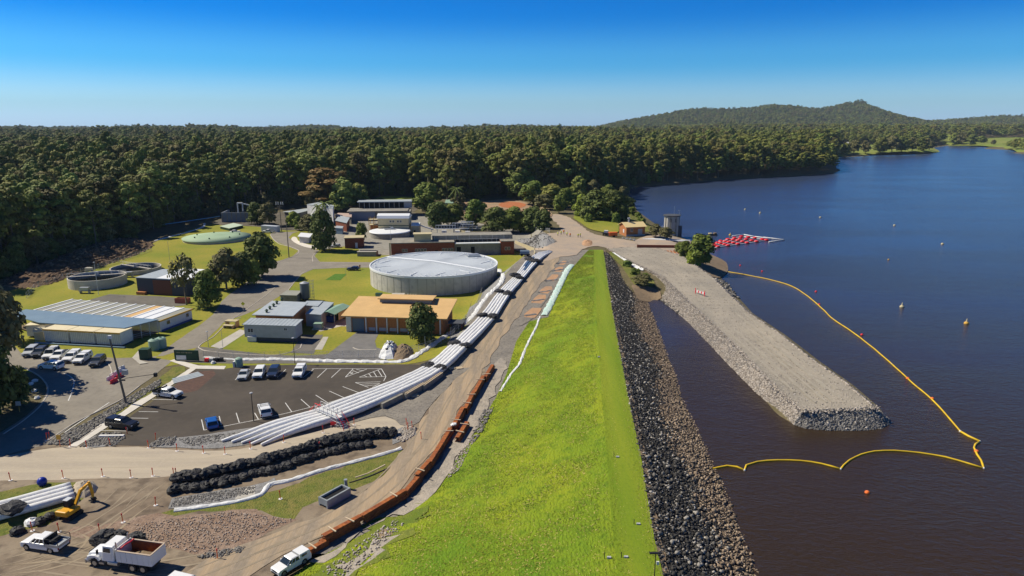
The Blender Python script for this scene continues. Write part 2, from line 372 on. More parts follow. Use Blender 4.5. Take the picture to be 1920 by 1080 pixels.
m_conc2 = mat('weathered_concrete', (.34, .32, .27), (.25, .23, .19), .35, (.16, .15, .14), 1.2, f3=.5, rough=.95, bump=.2, bscale=6, bdist=.03)
m_tankc = mat('tank_concrete', (.62, .59, .52), (.50, .475, .41), .25, (.30, .29, .27), .8, f3=.4, rough=.9, stretch=(1, 1, .35))
m_kerb = mat('kerb_concrete', (.52, .47, .40), (.42, .37, .31), .8, rough=.9)
m_gravel = mat('grey_gravel', (.24, .235, .23), (.33, .32, .31), 1.2, (.10, .10, .10), 5, f3=.7, rough=1, bump=1, bscale=7, bdist=.15)
m_spit = mat('causeway_gravel', (.36, .315, .25), (.25, .225, .185), .14, (.47, .41, .335), 3.2, f3=.6, rough=1, bump=.6, bscale=5, bdist=.12, stretch=(1, .6, 1), rotz=R(35))
m_junc = mat('junction_dirt', (.42, .325, .235), (.33, .275, .225), .16, (.48, .36, .25), .7, f3=.35, rough=1, bump=.4, bscale=3, bdist=.12)
m_red = mat('red_soil', (.46, .13, .045), (.36, .15, .07), .3, (.55, .22, .10), 1.3, f3=.5, rough=1, bump=.6, bscale=2, bdist=.2)
m_orange = mat('orange_soil', (.48, .27, .14), (.38, .24, .15), .4, (.52, .33, .2), 1.3, f3=.5, rough=1, bump=.6, bscale=2, bdist=.2)
m_shoulder = mat('pale_shoulder_gravel', (.40, .345, .28), (.27, .24, .205), .6, (.5, .44, .36), 2.5, f3=.5, rough=1, bump=.8, bscale=4, bdist=.15)
m_bankd = mat('brown_bank_soil', (.26, .185, .115), (.19, .14, .09), .5, (.33, .25, .16), 2.2, f3=.5, rough=1, bump=.8, bscale=3, bdist=.2)
m_rockbed = mat('rock_bed_dark', (.025, .024, .025), (.05, .045, .04), 1, rough=1, bump=1, bscale=3, bdist=.2)
m_rockbrown = mat('rock_bed_brown', (.085, .062, .045), (.13, .095, .065), 1, rough=1, bump=1, bscale=3, bdist=.2)
m_rkA = mat('charcoal_rock', (.014, .013, .013), (.034, .032, .030), 2.0, rough=.7, attr=(.50, .46, .40))  # blackness of gaps and pale glints painted into the rock tones
m_rkB = mat('brown_rock', (.085, .06, .042), (.14, .10, .07), 2.0, rough=.85, attr=(.52, .40, .28))
m_rkC = mat('pale_quarry_rock', (.23, .195, .155), (.33, .28, .225), 1.5, rough=.85, attr=(.56, .50, .44))
m_rkD = mat('grey_quarry_rock', (.075, .07, .065), (.125, .118, .11), 1.5, rough=.85, attr=(.36, .335, .30))
m_mulch = mat('mulch', (.10, .06, .035), (.17, .11, .07), .8, (.05, .032, .02), 2.2, f3=.7, rough=1, bump=1, bscale=2.5, bdist=.4)
m_white = mat('white_paint', (.80, .80, .79), rough=.6)
m_line = mat('line_marking_paint', (.72, .71, .68), (.55, .54, .52), 2, rough=.8)

# ---------------------------------------------------------------- terrain
def axis(lo, hi, st, far_lo, far_hi, g=1.13):
    a = list(np.arange(lo, hi + .01, st)); s = st; x = hi
    while x < far_hi: s *= g; x += s; a.append(x)
    s = st; x = lo
    while x > far_lo: s *= g; x -= s; a.insert(0, x)
    return np.array(a)
ax_, ay_ = axis(-60, 130, 2.0, -6000, 6000), axis(40, 420, 2.0, -60, 6000)
X_, Y_ = np.meshgrid(ax_, ay_)
Z_ = H(X_, Y_)
inner = ss(0, 3, X_ - B0(Y_)) * ss(0, 3, RF(Y_) - X_) * ss(243, 238, Y_)
Z_ = Z_ - 0.7 * inner
nv = X_.size; nx = len(ax_); ny = len(ay_); idx = np.arange(nv).reshape(ny, nx)
Fq = np.stack([idx[:-1, :-1], idx[:-1, 1:], idx[1:, 1:], idx[1:, :-1]], -1).reshape(-1, 4)
terrain = npmesh('ground', np.column_stack([X_.ravel(), Y_.ravel(), Z_.ravel()]), Fq, m_soil, smooth=True); tag(terrain, kind='structure')

# ---------------------------------------------------------------- lake
def water_material():
    m = bpy.data.materials.new('lake_water'); m.use_nodes = True; t = m.node_tree; L = t.links.new; b = t.nodes['Principled BSDF']
    b.inputs['Roughness'].default_value = .2; b.inputs['IOR'].default_value = 1.33; b.inputs['Specular IOR Level'].default_value = .5
    g = N(t, 'ShaderNodeNewGeometry')
    def nz(sc, det, stretch=(1, 1, 1), rot=0):
        mp = N(t, 'ShaderNodeMapping'); mp.inputs['Scale'].default_value = stretch; mp.inputs['Rotation'].default_value = (0, 0, rot); L(g.outputs['Position'], mp.inputs[0])
        n = N(t, 'ShaderNodeTexNoise'); n.inputs['Scale'].default_value = sc; n.inputs['Detail'].default_value = det; L(mp.outputs[0], n.inputs['Vector']); return n.outputs[0]
    gust = nz(.012, 3, (1, 2.5, 1), R(15)); 
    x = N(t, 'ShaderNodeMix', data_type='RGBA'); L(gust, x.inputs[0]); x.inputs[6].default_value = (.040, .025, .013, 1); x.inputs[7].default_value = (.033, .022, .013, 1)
    vd = N(t, 'ShaderNodeVectorMath', operation='DISTANCE'); L(g.outputs['Position'], vd.inputs[0]); vd.inputs[1].default_value = (30, 60, 2.5)   # brown water; sky-reflection blue painted into the colour further from the works
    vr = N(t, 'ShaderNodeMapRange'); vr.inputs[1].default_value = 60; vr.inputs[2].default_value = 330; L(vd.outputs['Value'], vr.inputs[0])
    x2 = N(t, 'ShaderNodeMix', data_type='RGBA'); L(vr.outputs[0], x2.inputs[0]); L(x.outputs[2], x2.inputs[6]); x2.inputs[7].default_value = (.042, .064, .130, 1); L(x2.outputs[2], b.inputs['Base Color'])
    a = nz(1.0, 5, (1, 1.6, 1), R(20)); c = nz(3.2, 4, (1, 1.7, 1), R(-10)); d = nz(.13, 3, (1, 2.2, 1), R(12))
    m1 = N(t, 'ShaderNodeMath', operation='MULTIPLY_ADD'); L(c, m1.inputs[0]); m1.inputs[1].default_value = .35; L(a, m1.inputs[2])
    m2 = N(t, 'ShaderNodeMath', operation='MULTIPLY_ADD'); L(d, m2.inputs[0]); m2.inputs[1].default_value = .9; L(m1.outputs[0], m2.inputs[2])
    gm = N(t, 'ShaderNodeMapRange'); gm.inputs[1].default_value = .35; gm.inputs[2].default_value = .65; gm.inputs[3].default_value = .35; gm.inputs[4].default_value = 1.0; L(gust, gm.inputs[0])
    bp = N(t, 'ShaderNodeBump'); bp.inputs['Distance'].default_value = .21; L(gm.outputs[0], bp.inputs['Strength']); L(m2.outputs[0], bp.inputs['Height']); L(bp.outputs[0], b.inputs['Normal'])
    return m
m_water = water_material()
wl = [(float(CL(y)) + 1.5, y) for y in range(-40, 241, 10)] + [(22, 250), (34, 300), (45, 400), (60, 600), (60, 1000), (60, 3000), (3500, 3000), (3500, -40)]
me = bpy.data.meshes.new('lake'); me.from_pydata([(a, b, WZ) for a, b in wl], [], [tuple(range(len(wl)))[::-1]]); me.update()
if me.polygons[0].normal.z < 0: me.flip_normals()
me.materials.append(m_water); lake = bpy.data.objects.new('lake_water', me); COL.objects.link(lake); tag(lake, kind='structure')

# ---------------------------------------------------------------- dam: downstream grass face, crest, upstream rock face
ys = [30 + 2 * i for i in range(107)]
def bumpy(x, y, a=.12): return 1.6 * a * (mnoise.noise((x * .22, y * .22, 0)) + .5 * mnoise.noise((x * .6, y * .6, 3)))
rows = []
for y in ys:
    a, b = float(DT(y)), float(CL(y)); za = float(zr(y)); n = 14
    rows.append([(a + (b - a) * j / n, y, za + (CZ - za) * j / n + .02 + (bumpy(a + (b - a) * j / n, y) if 0 < j < n else 0)) for j in range(n + 1)])
loft('dam_grass_face', rows, m_slope)
loft('dam_crest', [[(float(CL(y)), y, CZ + .02), (float(CL(y) + CR(y)) / 2, y, CZ + .1), (float(CR(y)), y, CZ + .02)] for y in ys], m_crest)
rows = []
for y in ys:
    a = float(CR(y)); sl = (CZ - WZ) / max(float(RF(y)) - a, 2.0); row = []
    for j in range(13):
        x = a + j * (float(RF(y)) + 3 - a) / 12; row.append((x, y, CZ - sl * (x - a) - (.05 if j else 0)))
    rows.append(row)
dam_face = loft('upstream_rock_face', rows, m_rockbed)
loft('crest_soil_edge', [[(float(CR(y)) - .25 + .12 * math.sin(y * 1.7), y, CZ + .035), (float(CR(y)) + .75 + .15 * math.sin(y * 1.1), y, CZ - .16)] for y in ys], m_bankd)

# shelf + haul road band, following the rising grade
rows = [[(float(BT(y)), y, float(zr(y)) + .015), (float(BT(y) * .66 + DT(y) * .34), y, float(zr(y)) + .03), (float(BT(y) * .33 + DT(y) * .67), y, float(zr(y)) + .03), (float(DT(y)), y, float(zr(y)) + .015)] for y in ys if y > 70]
loft('haul_road_shelf', rows, m_haul2)
rows = [[(float(B0(y)) - .3, y, -.02), (float(BT(y)), y, float(zr(y)) + .012)] for y in ys if y > 116]
loft('shelf_bank', rows, m_gravel)

# ---------------------------------------------------------------- ground sheets (bottom layer first)
patch('lawn', [(-160, 655), (-150, 590), (20, 545), (90, 525), (200, 492), (262, 470), (300, 450), (360, 430), (410, 418), (470, 415), (560, 425), (700, 470), (980, 470), (960, 500), (920, 545), (890, 590), (850, 640), (820, 668), (760, 684), (690, 690), (440, 694), (350, 682), (240, 700), (60, 700)], m_lawn)
patch('work_yard', [(-420, 1300), (-420, 860), (0, 850), (100, 832), (240, 830), (500, 820), (760, 792), (820, 730), (900, 690), (905, 720), (862, 800), (830, 850), (780, 920), (740, 950), (640, 1000), (560, 1050), (500, 1090), (450, 1300)], m_yard, cell=4)
patch('grass_strip', [(300, 965), (345, 948), (480, 930), (600, 890), (752, 842), (752, 862), (725, 888), (700, 905), (640, 925), (570, 955), (555, 975), (530, 972), (490, 960), (400, 958), (310, 972)], m_rank, jit=.6, step=1.5)
patch('grass_corner', [(-200, 1015), (-200, 930), (0, 922), (90, 905), (150, 904), (165, 925), (145, 950), (115, 965), (85, 985), (35, 998), (0, 1003)], m_rank, jit=.5, step=1.5)
patch('haul_road', [(250, 1300), (300, 1110), (420, 1035), (560, 985), (660, 935), (720, 890), (765, 830), (800, 775), (850, 715), (885, 660), (925, 605), (960, 560), (1000, 510), (1035, 478), (1050, 478), (1040, 500), (1005, 545), (975, 590), (945, 630), (915, 680), (880, 740), (830, 820), (760, 905), (690, 962), (600, 1010), (500, 1060), (420, 1120), (400, 1300)], m_haul, cell=2, step=2, off=.10, jit=.5)
patch('reddish_dirt', [(120, 1000), (230, 975), (300, 968), (430, 958), (500, 962), (560, 975), (500, 1000), (430, 1030), (370, 1045), (300, 1030), (240, 1010)], m_orange if False else mat('reddish_rubble_dirt', (.25, .165, .115), (.33, .24, .18), .5, (.13, .09, .07), 2.2, f3=.7, rough=1, bump=1, bscale=4, bdist=.15), jit=1, step=2)
patch('sand_road', [(-260, 935), (-200, 912), (0, 902), (200, 898), (330, 893), (400, 880), (500, 862), (640, 826), (745, 808), (757, 800), (722, 781), (690, 783), (640, 796), (560, 818), (450, 842), (380, 846), (280, 840), (130, 838), (60, 845), (0, 858), (-200, 880), (-260, 890)], m_sand, jit=.25, step=2)
patch('driveway', [(-120, 905), (-60, 880), (20, 850), (90, 833), (145, 790), (225, 750), (287, 707), (325, 675), (410, 672), (500, 668), (700, 664), (712, 672), (700, 682), (600, 676), (430, 678), (330, 677), (290, 672), (330, 640), (372, 612), (400, 590), (415, 565), (440, 545), (475, 520), (520, 490), (546, 483), (560, 470), (540, 462), (515, 452), (506, 440), (512, 436), (560, 434), (548, 438), (541, 446), (560, 455), (598, 470), (590, 480), (600, 491), (700, 492), (716, 488), (735, 477), (748, 478), (735, 490), (712, 502), (650, 502), (587, 505), (565, 515), (540, 545), (500, 572), (460, 590), (420, 605), (385, 640), (372, 652), (330, 660), (305, 668), (220, 672), (150, 668), (40, 662), (20, 640), (-80, 650), (-80, 690), (45, 690), (75, 708), (90, 728), (80, 750), (50, 780), (0, 812), (-80, 850)], m_road, smooth=False, step=3, jit=.15)
patch('side_road', [(345, 672), (372, 650), (420, 655), (500, 665), (560, 668), (620, 664), (680, 664), (712, 672), (712, 681), (600, 682), (430, 682), (350, 680)], m_road2, smooth=False)
patch('loading_bay', [(545, 662), (566, 628), (606, 628), (588, 664)], m_road2, smooth=False)
patch('shed_driveway', [(604, 672), (640, 645), (672, 621), (712, 622), (703, 640), (706, 652), (735, 660), (720, 674), (680, 680)], mat('shed_drive_asphalt', (.15, .145, .14), (.20, .19, .18), .4, rough=.95), smooth=False)
patch('concrete_apron', [(590, 612), (640, 598), (690, 605), (688, 614), (640, 612), (600, 622)], m_conc, smooth=False)
patch('concrete_ramp', [(590, 656), (606, 632), (616, 632), (604, 656)], m_conc, smooth=False)
patch('cabin_path', [(395, 650), (450, 618), (465, 622), (415, 655)], m_conc, smooth=False)
patch('plant_yard', [(560, 452), (590, 430), (640, 405), (760, 398), (905, 420), (1010, 428), (1010, 448), (960, 462), (945, 478), (700, 478), (655, 462), (600, 468)], m_conc2, cell=4)
patch('plant_yard_back', [(400, 420), (440, 405), (560, 395), (700, 385), (780, 388), (760, 402), (640, 412), (560, 432), (480, 425)], mat('dark_plant_ground', (.09, .08, .06), (.15, .13, .10), .2, rough=1), cell=5)
patch('clarifier_yard', [(170, 562), (205, 552), (300, 556), (345, 560), (352, 572), (300, 578), (180, 576)], m_road2, smooth=False)
patch('round_drive_island', [(556, 446), (572, 436), (600, 434), (620, 452), (596, 462), (570, 458)], m_lawn)
patch('island_path', [(546, 449), (552, 444), (560, 452), (580, 459), (605, 463), (605, 467), (575, 464), (556, 457)], mat('pale_concrete', (.68, .63, .55), rough=.9))
patch('dark_turf_square', [(610, 525), (628, 514), (650, 514), (638, 526)], mat('dark_turf', (.06, .15, .01), (.10, .2, .02), 1, rough=1, bump=.4), smooth=False)
patch('car_park', [(215, 836), (195, 824), (250, 778), (308, 738), (368, 694), (422, 692), (460, 686), (600, 684), (780, 684), (812, 685), (785, 702), (735, 722), (685, 742), (635, 762), (590, 780), (535, 795), (480, 806), (410, 815), (350, 822), (310, 824), (280, 836)], m_park, smooth=False, step=2, jit=.12)
patch('red_gravel_bed', [(322, 737), (342, 700), (400, 695), (405, 702), (370, 733), (352, 737)], mat('red_brown_gravel', (.13, .075, .055), (.09, .055, .045), 1.5, rough=1, bump=.6), smooth=False)
patch('footpath', [(128, 838), (170, 808), (232, 768), (300, 728), (358, 690), (368, 692), (306, 734), (245, 774), (185, 812), (144, 838)], mat('new_concrete', (.66, .62, .55), (.58, .54, .48), .8, rough=.9), smooth=False)
patch('footpath_end', [(318, 677), (328, 674), (372, 686), (424, 687), (420, 693), (360, 692)], mat('new_concrete', (.66, .62, .55)), smooth=False)
patch('rock_verge', [(88, 834), (110, 818), (165, 792), (225, 756), (300, 712), (302, 722), (240, 762), (180, 802), (128, 836)], m_rockbed, jit=.4)
patch('grass_verge', [(205, 782), (245, 748), (285, 722), (325, 690), (345, 686), (350, 694), (300, 727), (240, 764), (214, 782)], m_rank, jit=.4, step=1.5)
patch('gravel_verge', [(150, 838), (190, 812), (225, 812), (235, 822), (215, 836)], m_gravel, jit=.3)
patch('car_park_edge_gravel', [(300, 826), (350, 820), (410, 812), (480, 803), (540, 796), (585, 784), (560, 806), (450, 838), (380, 842), (290, 838)], m_gravel, jit=.4)
patch('gravel_bed', [(318, 955), (325, 935), (460, 915), (500, 905), (515, 895), (520, 905), (480, 930), (400, 945)], m_gravel, jit=.4)
patch('pale_tray', [(440, 938), (455, 915), (478, 912), (478, 930)], m_conc, smooth=False)
patch('gravel_end', [(745, 806), (762, 798), (778, 800), (780, 815), (760, 825), (735, 835), (735, 815)], m_gravel, jit=.3)
patch('pipeline_gravel', [(560, 812), (640, 790), (690, 775), (760, 740), (830, 705), (860, 690), (880, 690), (850, 715), (800, 770), (770, 800), (722, 781), (640, 797)], m_haul2, cell=2, jit=.3)
patch('shoulder', [(575, 1062), (640, 1022), (700, 985), (760, 945), (800, 905), (835, 850), (862, 800), (895, 740), (925, 690), (938, 672), (950, 680), (930, 730), (900, 790), (880, 830), (850, 868), (838, 900), (790, 945), (760, 965), (730, 965), (660, 1015), (600, 1062)], m_shoulder, cell=1.5, jit=.7, step=1.5)
patch('red_spill', [(972, 612), (988, 585), (1012, 548), (1042, 503), (1062, 484), (1075, 491), (1055, 520), (1026, 560), (1000, 598)], m_haul2, cell=1.5, jit=.3)
for k, (cx, cy, s) in enumerate([(1000, 588, 14), (1012, 562, 12), (1024, 545, 10), (1037, 522, 9), (1048, 506, 7), (1056, 494, 6)]):
    patch('orange_spill', [(cx - s * 1.25, cy + s * .55), (cx - s * .2, cy - s * .75), (cx + s * 1.1, cy - s * .7), (cx + s * .2, cy + s * .6)], m_orange, cell=1.5, jit=.3)
patch('junction', [(985, 462), (1000, 448), (1030, 438), (1052, 432), (1045, 420), (1030, 408), (1040, 402), (1062, 406), (1085, 420), (1110, 438), (1140, 445), (1160, 448), (1205, 455), (1245, 462), (1275, 470), (1278, 480), (1235, 480), (1210, 475), (1180, 485), (1150, 474), (1122, 462), (1098, 466), (1075, 480), (1050, 482), (1020, 490), (1000, 478)], m_junc, cell=2, off=.14, jit=.6)
patch('green_verge', [(1075, 408), (1095, 402), (1150, 412), (1160, 430), (1150, 438), (1110, 432), (1090, 420)], m_lawn, off=.34)
patch('shore_grass', [(1085, 402), (1110, 398), (1150, 404), (1186, 402), (1212, 418), (1236, 433), (1205, 436), (1150, 428), (1110, 420)], m_rank, off=.26)
patch('gravel_apron', [(960, 468), (975, 452), (1010, 440), (1030, 445), (1040, 455), (1005, 465), (985, 475)], m_haul2, off=.31)
patch('red_clearing', [(890, 388), (905, 380), (940, 375), (985, 380), (1010, 392), (1035, 402), (1030, 407), (960, 400), (920, 395)], mat('clearing_soil', (.40, .25, .15), (.30, .22, .14), .2, rough=1, bump=.5), off=.36)
patch('red_pit', [(935, 384), (955, 379), (985, 384), (975, 391), (945, 390)], m_red, off=.42)
patch('red_track', [(1090, 328), (1100, 322), (1140, 324), (1140, 330), (1100, 333)], m_red, off=.5)
patch('side_clearing', [(700, 378), (715, 370), (770, 370), (800, 378), (760, 386), (715, 386)], m_field, off=.4)
patch('side_clearing_dirt', [(840, 400), (850, 385), (890, 378), (905, 385), (900, 400), (860, 405)], mat('clearing_soil', (.40, .25, .15)), off=.38)
patch('bank_grass', [(1142, 476), (1150, 472), (1175, 492), (1190, 510), (1218, 520), (1228, 535), (1215, 545), (1190, 535), (1165, 500)], m_rank, off=.2, cell=1.5)
patch('bank_soil', [(1186, 535), (1215, 538), (1238, 548), (1240, 560), (1215, 567), (1200, 565), (1190, 550)], m_bankd, off=.22, cell=1.5)
patch('shore_soil', [(1300, 490), (1330, 478), (1358, 490), (1365, 508), (1354, 520), (1335, 520), (1310, 508)], m_bankd, off=.25, cell=1.5)
patch('pumphouse_yard', [(1190, 455), (1230, 440), (1290, 452), (1305, 465), (1285, 480), (1240, 475)], m_junc, off=.33, cell=1.5)
patch('far_field', [(1572, 292), (1640, 289.5), (1752, 286), (1757, 281), (1700, 272), (1560, 270)], m_field, off=.6)
patch('right_field', [(1768, 271), (1850, 274.5), (1895, 280), (1960, 286), (2060, 278), (1960, 258), (1850, 259), (1790, 264)], m_field, off=.6)
patch('back_field', [(1752, 264), (1780, 268), (1790, 262), (1760, 250)], m_field, off=.6)

# ---------------------------------------------------------------- causeway (rock spit in the lake)
top, lf, rf_ = [], [], []
sdir = None
for i in range(len(LT)):
    z = SZ[i]; a = np.array(PZ(*LT[i], z)); b = np.array(PZ(*RT[i], z)); top.append([(a[0], a[1], z), *[(a[0] + (b[0] - a[0]) * k / 6, a[1] + (b[1] - a[1]) * k / 6, z + .06 * math.sin(k * 1.3 + i)) for k in range(1, 6)], (b[0], b[1], z)])
    f = np.array(PZ(*LF[i], WZ)); f2 = a + (f - a) * 1.35; lf.append([(a[0], a[1], z), tuple((a + (f - a) * .5)) + ((z + WZ) / 2 + .1,), (f[0], f[1], WZ), (f2[0], f2[1], WZ - 1.0)])
    n_ = (b - a); n_ /= np.linalg.norm(n_); w_ = (z - WZ) * 1.5
    rf_.append([(b[0], b[1], z), (b[0] + n_[0] * w_ * .5, b[1] + n_[1] * w_ * .5, (z + WZ) / 2), (b[0] + n_[0] * w_, b[1] + n_[1] * w_, WZ), (b[0] + n_[0] * w_ * 1.5, b[1] + n_[1] * w_ * 1.5, WZ - 1.0)])
def refine(rows, k=6):
    out = []
    for i in range(len(rows) - 1):
        for j in range(k):
            t = j / k; out.append([tuple(np.array(p) * (1 - t) + np.array(q) * t) for p, q in zip(rows[i], rows[i + 1])])
    return out + [rows[-1]]
spit_top = loft('causeway_top', refine(top), m_spit, .34)
for r_ in (lf, rf_):
    for row in r_: row[0] = (row[0][0], row[0][1], row[0][2] + .34)
m_spitbed = mat('causeway_rock_bed', (.20, .18, .16), (.13, .12, .11), 1.5, rough=1, bump=1, bscale=4, bdist=.2)
spit_left = loft('causeway_left_bank', refine(lf), m_spitbed); spit_right = loft('causeway_right_bank', refine(rf_), m_spitbed)
e_top = [(np.array(top[-1][k][:2]), 4.84) for k in range(7)]
foot_px = [(1489, 796), (1512, 803), (1545, 806), (1583, 807), (1625, 806), (1652, 803), (1667, 794)]
endrows = []
for k in range(7):
    f = np.array(PZ(*foot_px[k], WZ)); a = e_top[k][0]; f2 = a + (f - a) * 1.3
    endrows.append([(a[0], a[1], 4.84), tuple((a + f) / 2) + (3.75,), (f[0], f[1], WZ), (f2[0], f2[1], WZ - .9)])
lastr = rf_[-1]; endrows.append([tuple(np.array(lastr[0]) - (0, 0, 0)), lastr[1], lastr[2], lastr[3]])
spit_end = loft('causeway_end_bank', refine(endrows, 3), m_spitbed)

# ---------------------------------------------------------------- rocks
def ico():
    t = (1 + 5 ** .5) / 2; v = np.array([(-1, t, 0), (1, t, 0), (-1, -t, 0), (1, -t, 0), (0, -1, t), (0, 1, t), (0, -1, -t), (0, 1, -t), (t, 0, -1), (t, 0, 1), (-t, 0, -1), (-t, 0, 1)], float) / math.sqrt(1 + t * t)
    f = np.array([(0, 11, 5), (0, 5, 1), (0, 1, 7), (0, 7, 10), (0, 10, 11), (1, 5, 9), (5, 11, 4), (11, 10, 2), (10, 7, 6), (7, 1, 8), (3, 9, 4), (3, 4, 2), (3, 2, 6), (3, 6, 8), (3, 8, 9), (4, 9, 5), (2, 4, 11), (6, 2, 10), (8, 6, 7), (9, 8, 1)])
    return v, f
ICV, ICF = ico()
def rocks(name, P_, S_, m, bright=.25, parent=None, kind='stuff', flat=.7):
    n = len(P_); P_ = np.asarray(P_); S_ = np.asarray(S_)
    V = ICV[None] * (1 + rs.uniform(-.38, .34, (n, 12, 1))) * rs.uniform(.65, 1.25, (n, 1, 3)) * np.array([1, 1, flat])
    an = rs.uniform(0, 6.28, n); c, s = np.cos(an)[:, None], np.sin(an)[:, None]; b = rs.uniform(-.6, .6, n); cb, sb = np.cos(b)[:, None], np.sin(b)[:, None]
    x, y, z = V[..., 0], V[..., 1], V[..., 2]; y, z = y * cb - z * sb, y * sb + z * cb; x, y = x * c - y * s, x * s + y * c
    V = np.stack([x, y, z], -1) * S_[:, None, None] + P_[:, None, :]
    Fa = (ICF[None] + 12 * np.arange(n)[:, None, None]).reshape(-1, 3)
    t = np.repeat(np.clip(rs.beta(1.2, 1.2 / bright, n), 0, 1) if bright != .3 else np.where(rs.rand(n) < .16, rs.uniform(.3, 1, n), rs.uniform(0, .07, n)), 12)  # charcoal rocks: sparse pale tints paint the glints
    o = npmesh(name, V.reshape(-1, 3), Fa, m, tint=t, parent=parent)
    if kind: o['kind'] = kind
    return o
def rock_proto(m, t):
    V = ICV * (1 + rs.uniform(-.25, .25, (12, 1))) * rs.uniform(.7, 1.25, (1, 3)) * [1, 1, .7]
    o = npmesh('rock', V, ICF, m, tint=np.full(12, t)); me_ = o.data; bpy.data.objects.remove(o); return me_
protoA = [rock_proto(m_rkA, t) for t in (.02, .03, .06, .1, .25, .6)]; protoB = [rock_proto(m_rkB, t) for t in (.05, .2, .4, .6)]
def rip_pts(n, y0, y1, u0, u1, dens_near=True):
    y = y0 + (y1 - y0) * rs.power(.8, n) if not dens_near else y0 + (y1 - y0) * rs.uniform(0, 1, n)
    u = rs.uniform(u0, u1, n); a = CR(y); b = RF(y); x = a + u * (b - a); z = CZ - u * (CZ - WZ) + rs.uniform(-.05, .12, n)
    return np.column_stack([x, y, z]), u
bound = lambda y, x=None: 0.60 + .10 * np.sin(y * .11) + .05 * np.sin(y * .47)
P_, u = rip_pts(36000, 58, 238, .0, 1.12); bb = bound(P_[:, 1]) + rs.normal(0, .07, len(u)); dark = u < bb
size = rs.uniform(.08, .23, len(u)) * (1 + .3 * (rs.rand(len(u)) < .1))
rocks('rock', P_[dark], size[dark], m_rkA, .3, parent=dam_face); rocks('rock', P_[~dark], size[~dark] * .85, m_rkB, .6, parent=dam_face)
P_, u = rip_pts(300, 63, 90, .04, 1.04); bb = bound(P_[:, 1]) + rs.normal(0, .06, len(u))
for i in range(300):
    me_ = rnd.choice(protoA if u[i] < bb[i] else protoB); o = bpy.data.objects.new('rock', me_); COL.objects.link(o); o.parent = dam_face
    o.location = P_[i] + [0, 0, .1]; o.rotation_euler = (rnd.uniform(-.5, .5), rnd.uniform(-.5, .5), rnd.uniform(0, 6)); s = rnd.uniform(.17, .31); o.scale = (s * 1.1, s * rnd.uniform(.7, 1.2), s)
def face_pts(rows, n, j0=0, j1=2.1, dz=.03):
    a = np.array(rows); nr = len(rows) - 1; i = rs.uniform(0, nr, n); j = rs.uniform(j0, j1, n); i0 = np.minimum(i.astype(int), nr - 1); j0_ = np.minimum(j.astype(int), a.shape[1] - 2); fi = (i - i0)[:, None]; fj = (j - j0_)[:, None]
    p = a[i0, j0_] * (1 - fi) * (1 - fj) + a[i0 + 1, j0_] * fi * (1 - fj) + a[i0, j0_ + 1] * (1 - fi) * fj + a[i0 + 1, j0_ + 1] * fi * fj
    p[:, 2] += dz; return p
P_ = face_pts(refine(lf), 11000); rocks('rock', P_, rs.uniform(.10, .21, len(P_)), m_rkC, .5, parent=spit_left)
P_ = np.concatenate([face_pts(refine(rf_), 4200, 0, 2.2), face_pts(refine(rf_), 900, 0, .25, .12)]); rocks('rock', P_, rs.uniform(.14, .32, len(P_)), m_rkC, .45, parent=spit_right)
P_ = face_pts(refine(endrows, 3), 4200); rocks('rock', P_, rs.uniform(.10, .24, len(P_)), m_rkD, .7, parent=spit_end)  # end face rocks are darker: its shade is put into their colour
protoE = [rock_proto(m_rkD, t) for t in (.05, .2, .4, .8)] + [rock_proto(m_rkC, .6)]
P_ = face_pts(refine(endrows, 3), 240)
for i in range(240):
    o = bpy.data.objects.new('rock', rnd.choice(protoE)); COL.objects.link(o); o.parent = spit_end; o.location = P_[i]; o.rotation_euler = (rnd.uniform(-.6, .6), rnd.uniform(-.6, .6), rnd.uniform(0, 6)); s = rnd.uniform(.20, .33); o.scale = (s, s, s)
def scatter(poly_px, n, dz=0.0, world=None):
    pl = world if world is not None else [tuple(G(a, b))[:2] for a, b in poly_px]; A = np.array(pl); x0, y0 = A.min(0); x1, y1 = A.max(0)
    x = rs.uniform(x0, x1, n * 4); y = rs.uniform(y0, y1, n * 4); k = inpoly(x, y, pl); x = x[k][:n]; y = y[k][:n]
    return np.column_stack([x, y, H(x, y) + dz])
def stones(px, n, s0, s1, m, br=.5, dz=.1):
    P_ = scatter(px, n, dz); return rocks('loose_stones', P_, rs.uniform(s0, s1, len(P_)), m, br)
stones([(88, 834), (110, 818), (165, 792), (225, 756), (300, 712), (302, 722), (240, 762), (180, 802), (128, 836)], 1500, .12, .3, m_rkD)
stones([(150, 838), (190, 812), (225, 812), (235, 822), (215, 836)], 450, .12, .28, m_rkD)
stones([(278, 838), (300, 822), (330, 820), (325, 836)], 250, .12, .3, m_rkD)
stones([(738, 822), (760, 800), (780, 802), (775, 818), (755, 830)], 300, .12, .28, m_rkC)
stones([(318, 952), (330, 935), (480, 912), (478, 925), (400, 942)], 900, .07, .16, m_rkD)
stones([(370, 1045), (400, 1035), (460, 1025), (455, 1035), (400, 1050)], 200, .1, .2, m_rkD)
stones([(250, 985), (430, 960), (550, 975), (480, 1005), (380, 1040), (280, 1020)], 1300, .05, .13, mat('tan_rubble', (.28, .21, .16), attr=(.6, .52, .44)), .6)
stones([(330, 825), (480, 808), (560, 800), (500, 818), (360, 838)], 600, .08, .2, m_rkD)
stones([(880, 830), (905, 770), (925, 765), (905, 810), (890, 830)], 220, .12, .3, m_rkD)
stones([(838, 900), (860, 850), (880, 820), (890, 825), (862, 880)], 260, .08, .2, m_rkC)
stones([(1170, 357), (1210, 352), (1300, 347), (1300, 343), (1180, 352)], 200, .3, .8, m_rkB)
stones([(1335, 520), (1362, 530), (1385, 560), (1372, 556), (1345, 535)], 200, .25, .6, m_rkA, .4)
stones([(1290, 600), (1262, 582), (1240, 565), (1250, 560), (1290, 590)], 120, .2, .45, m_rkA, .4)

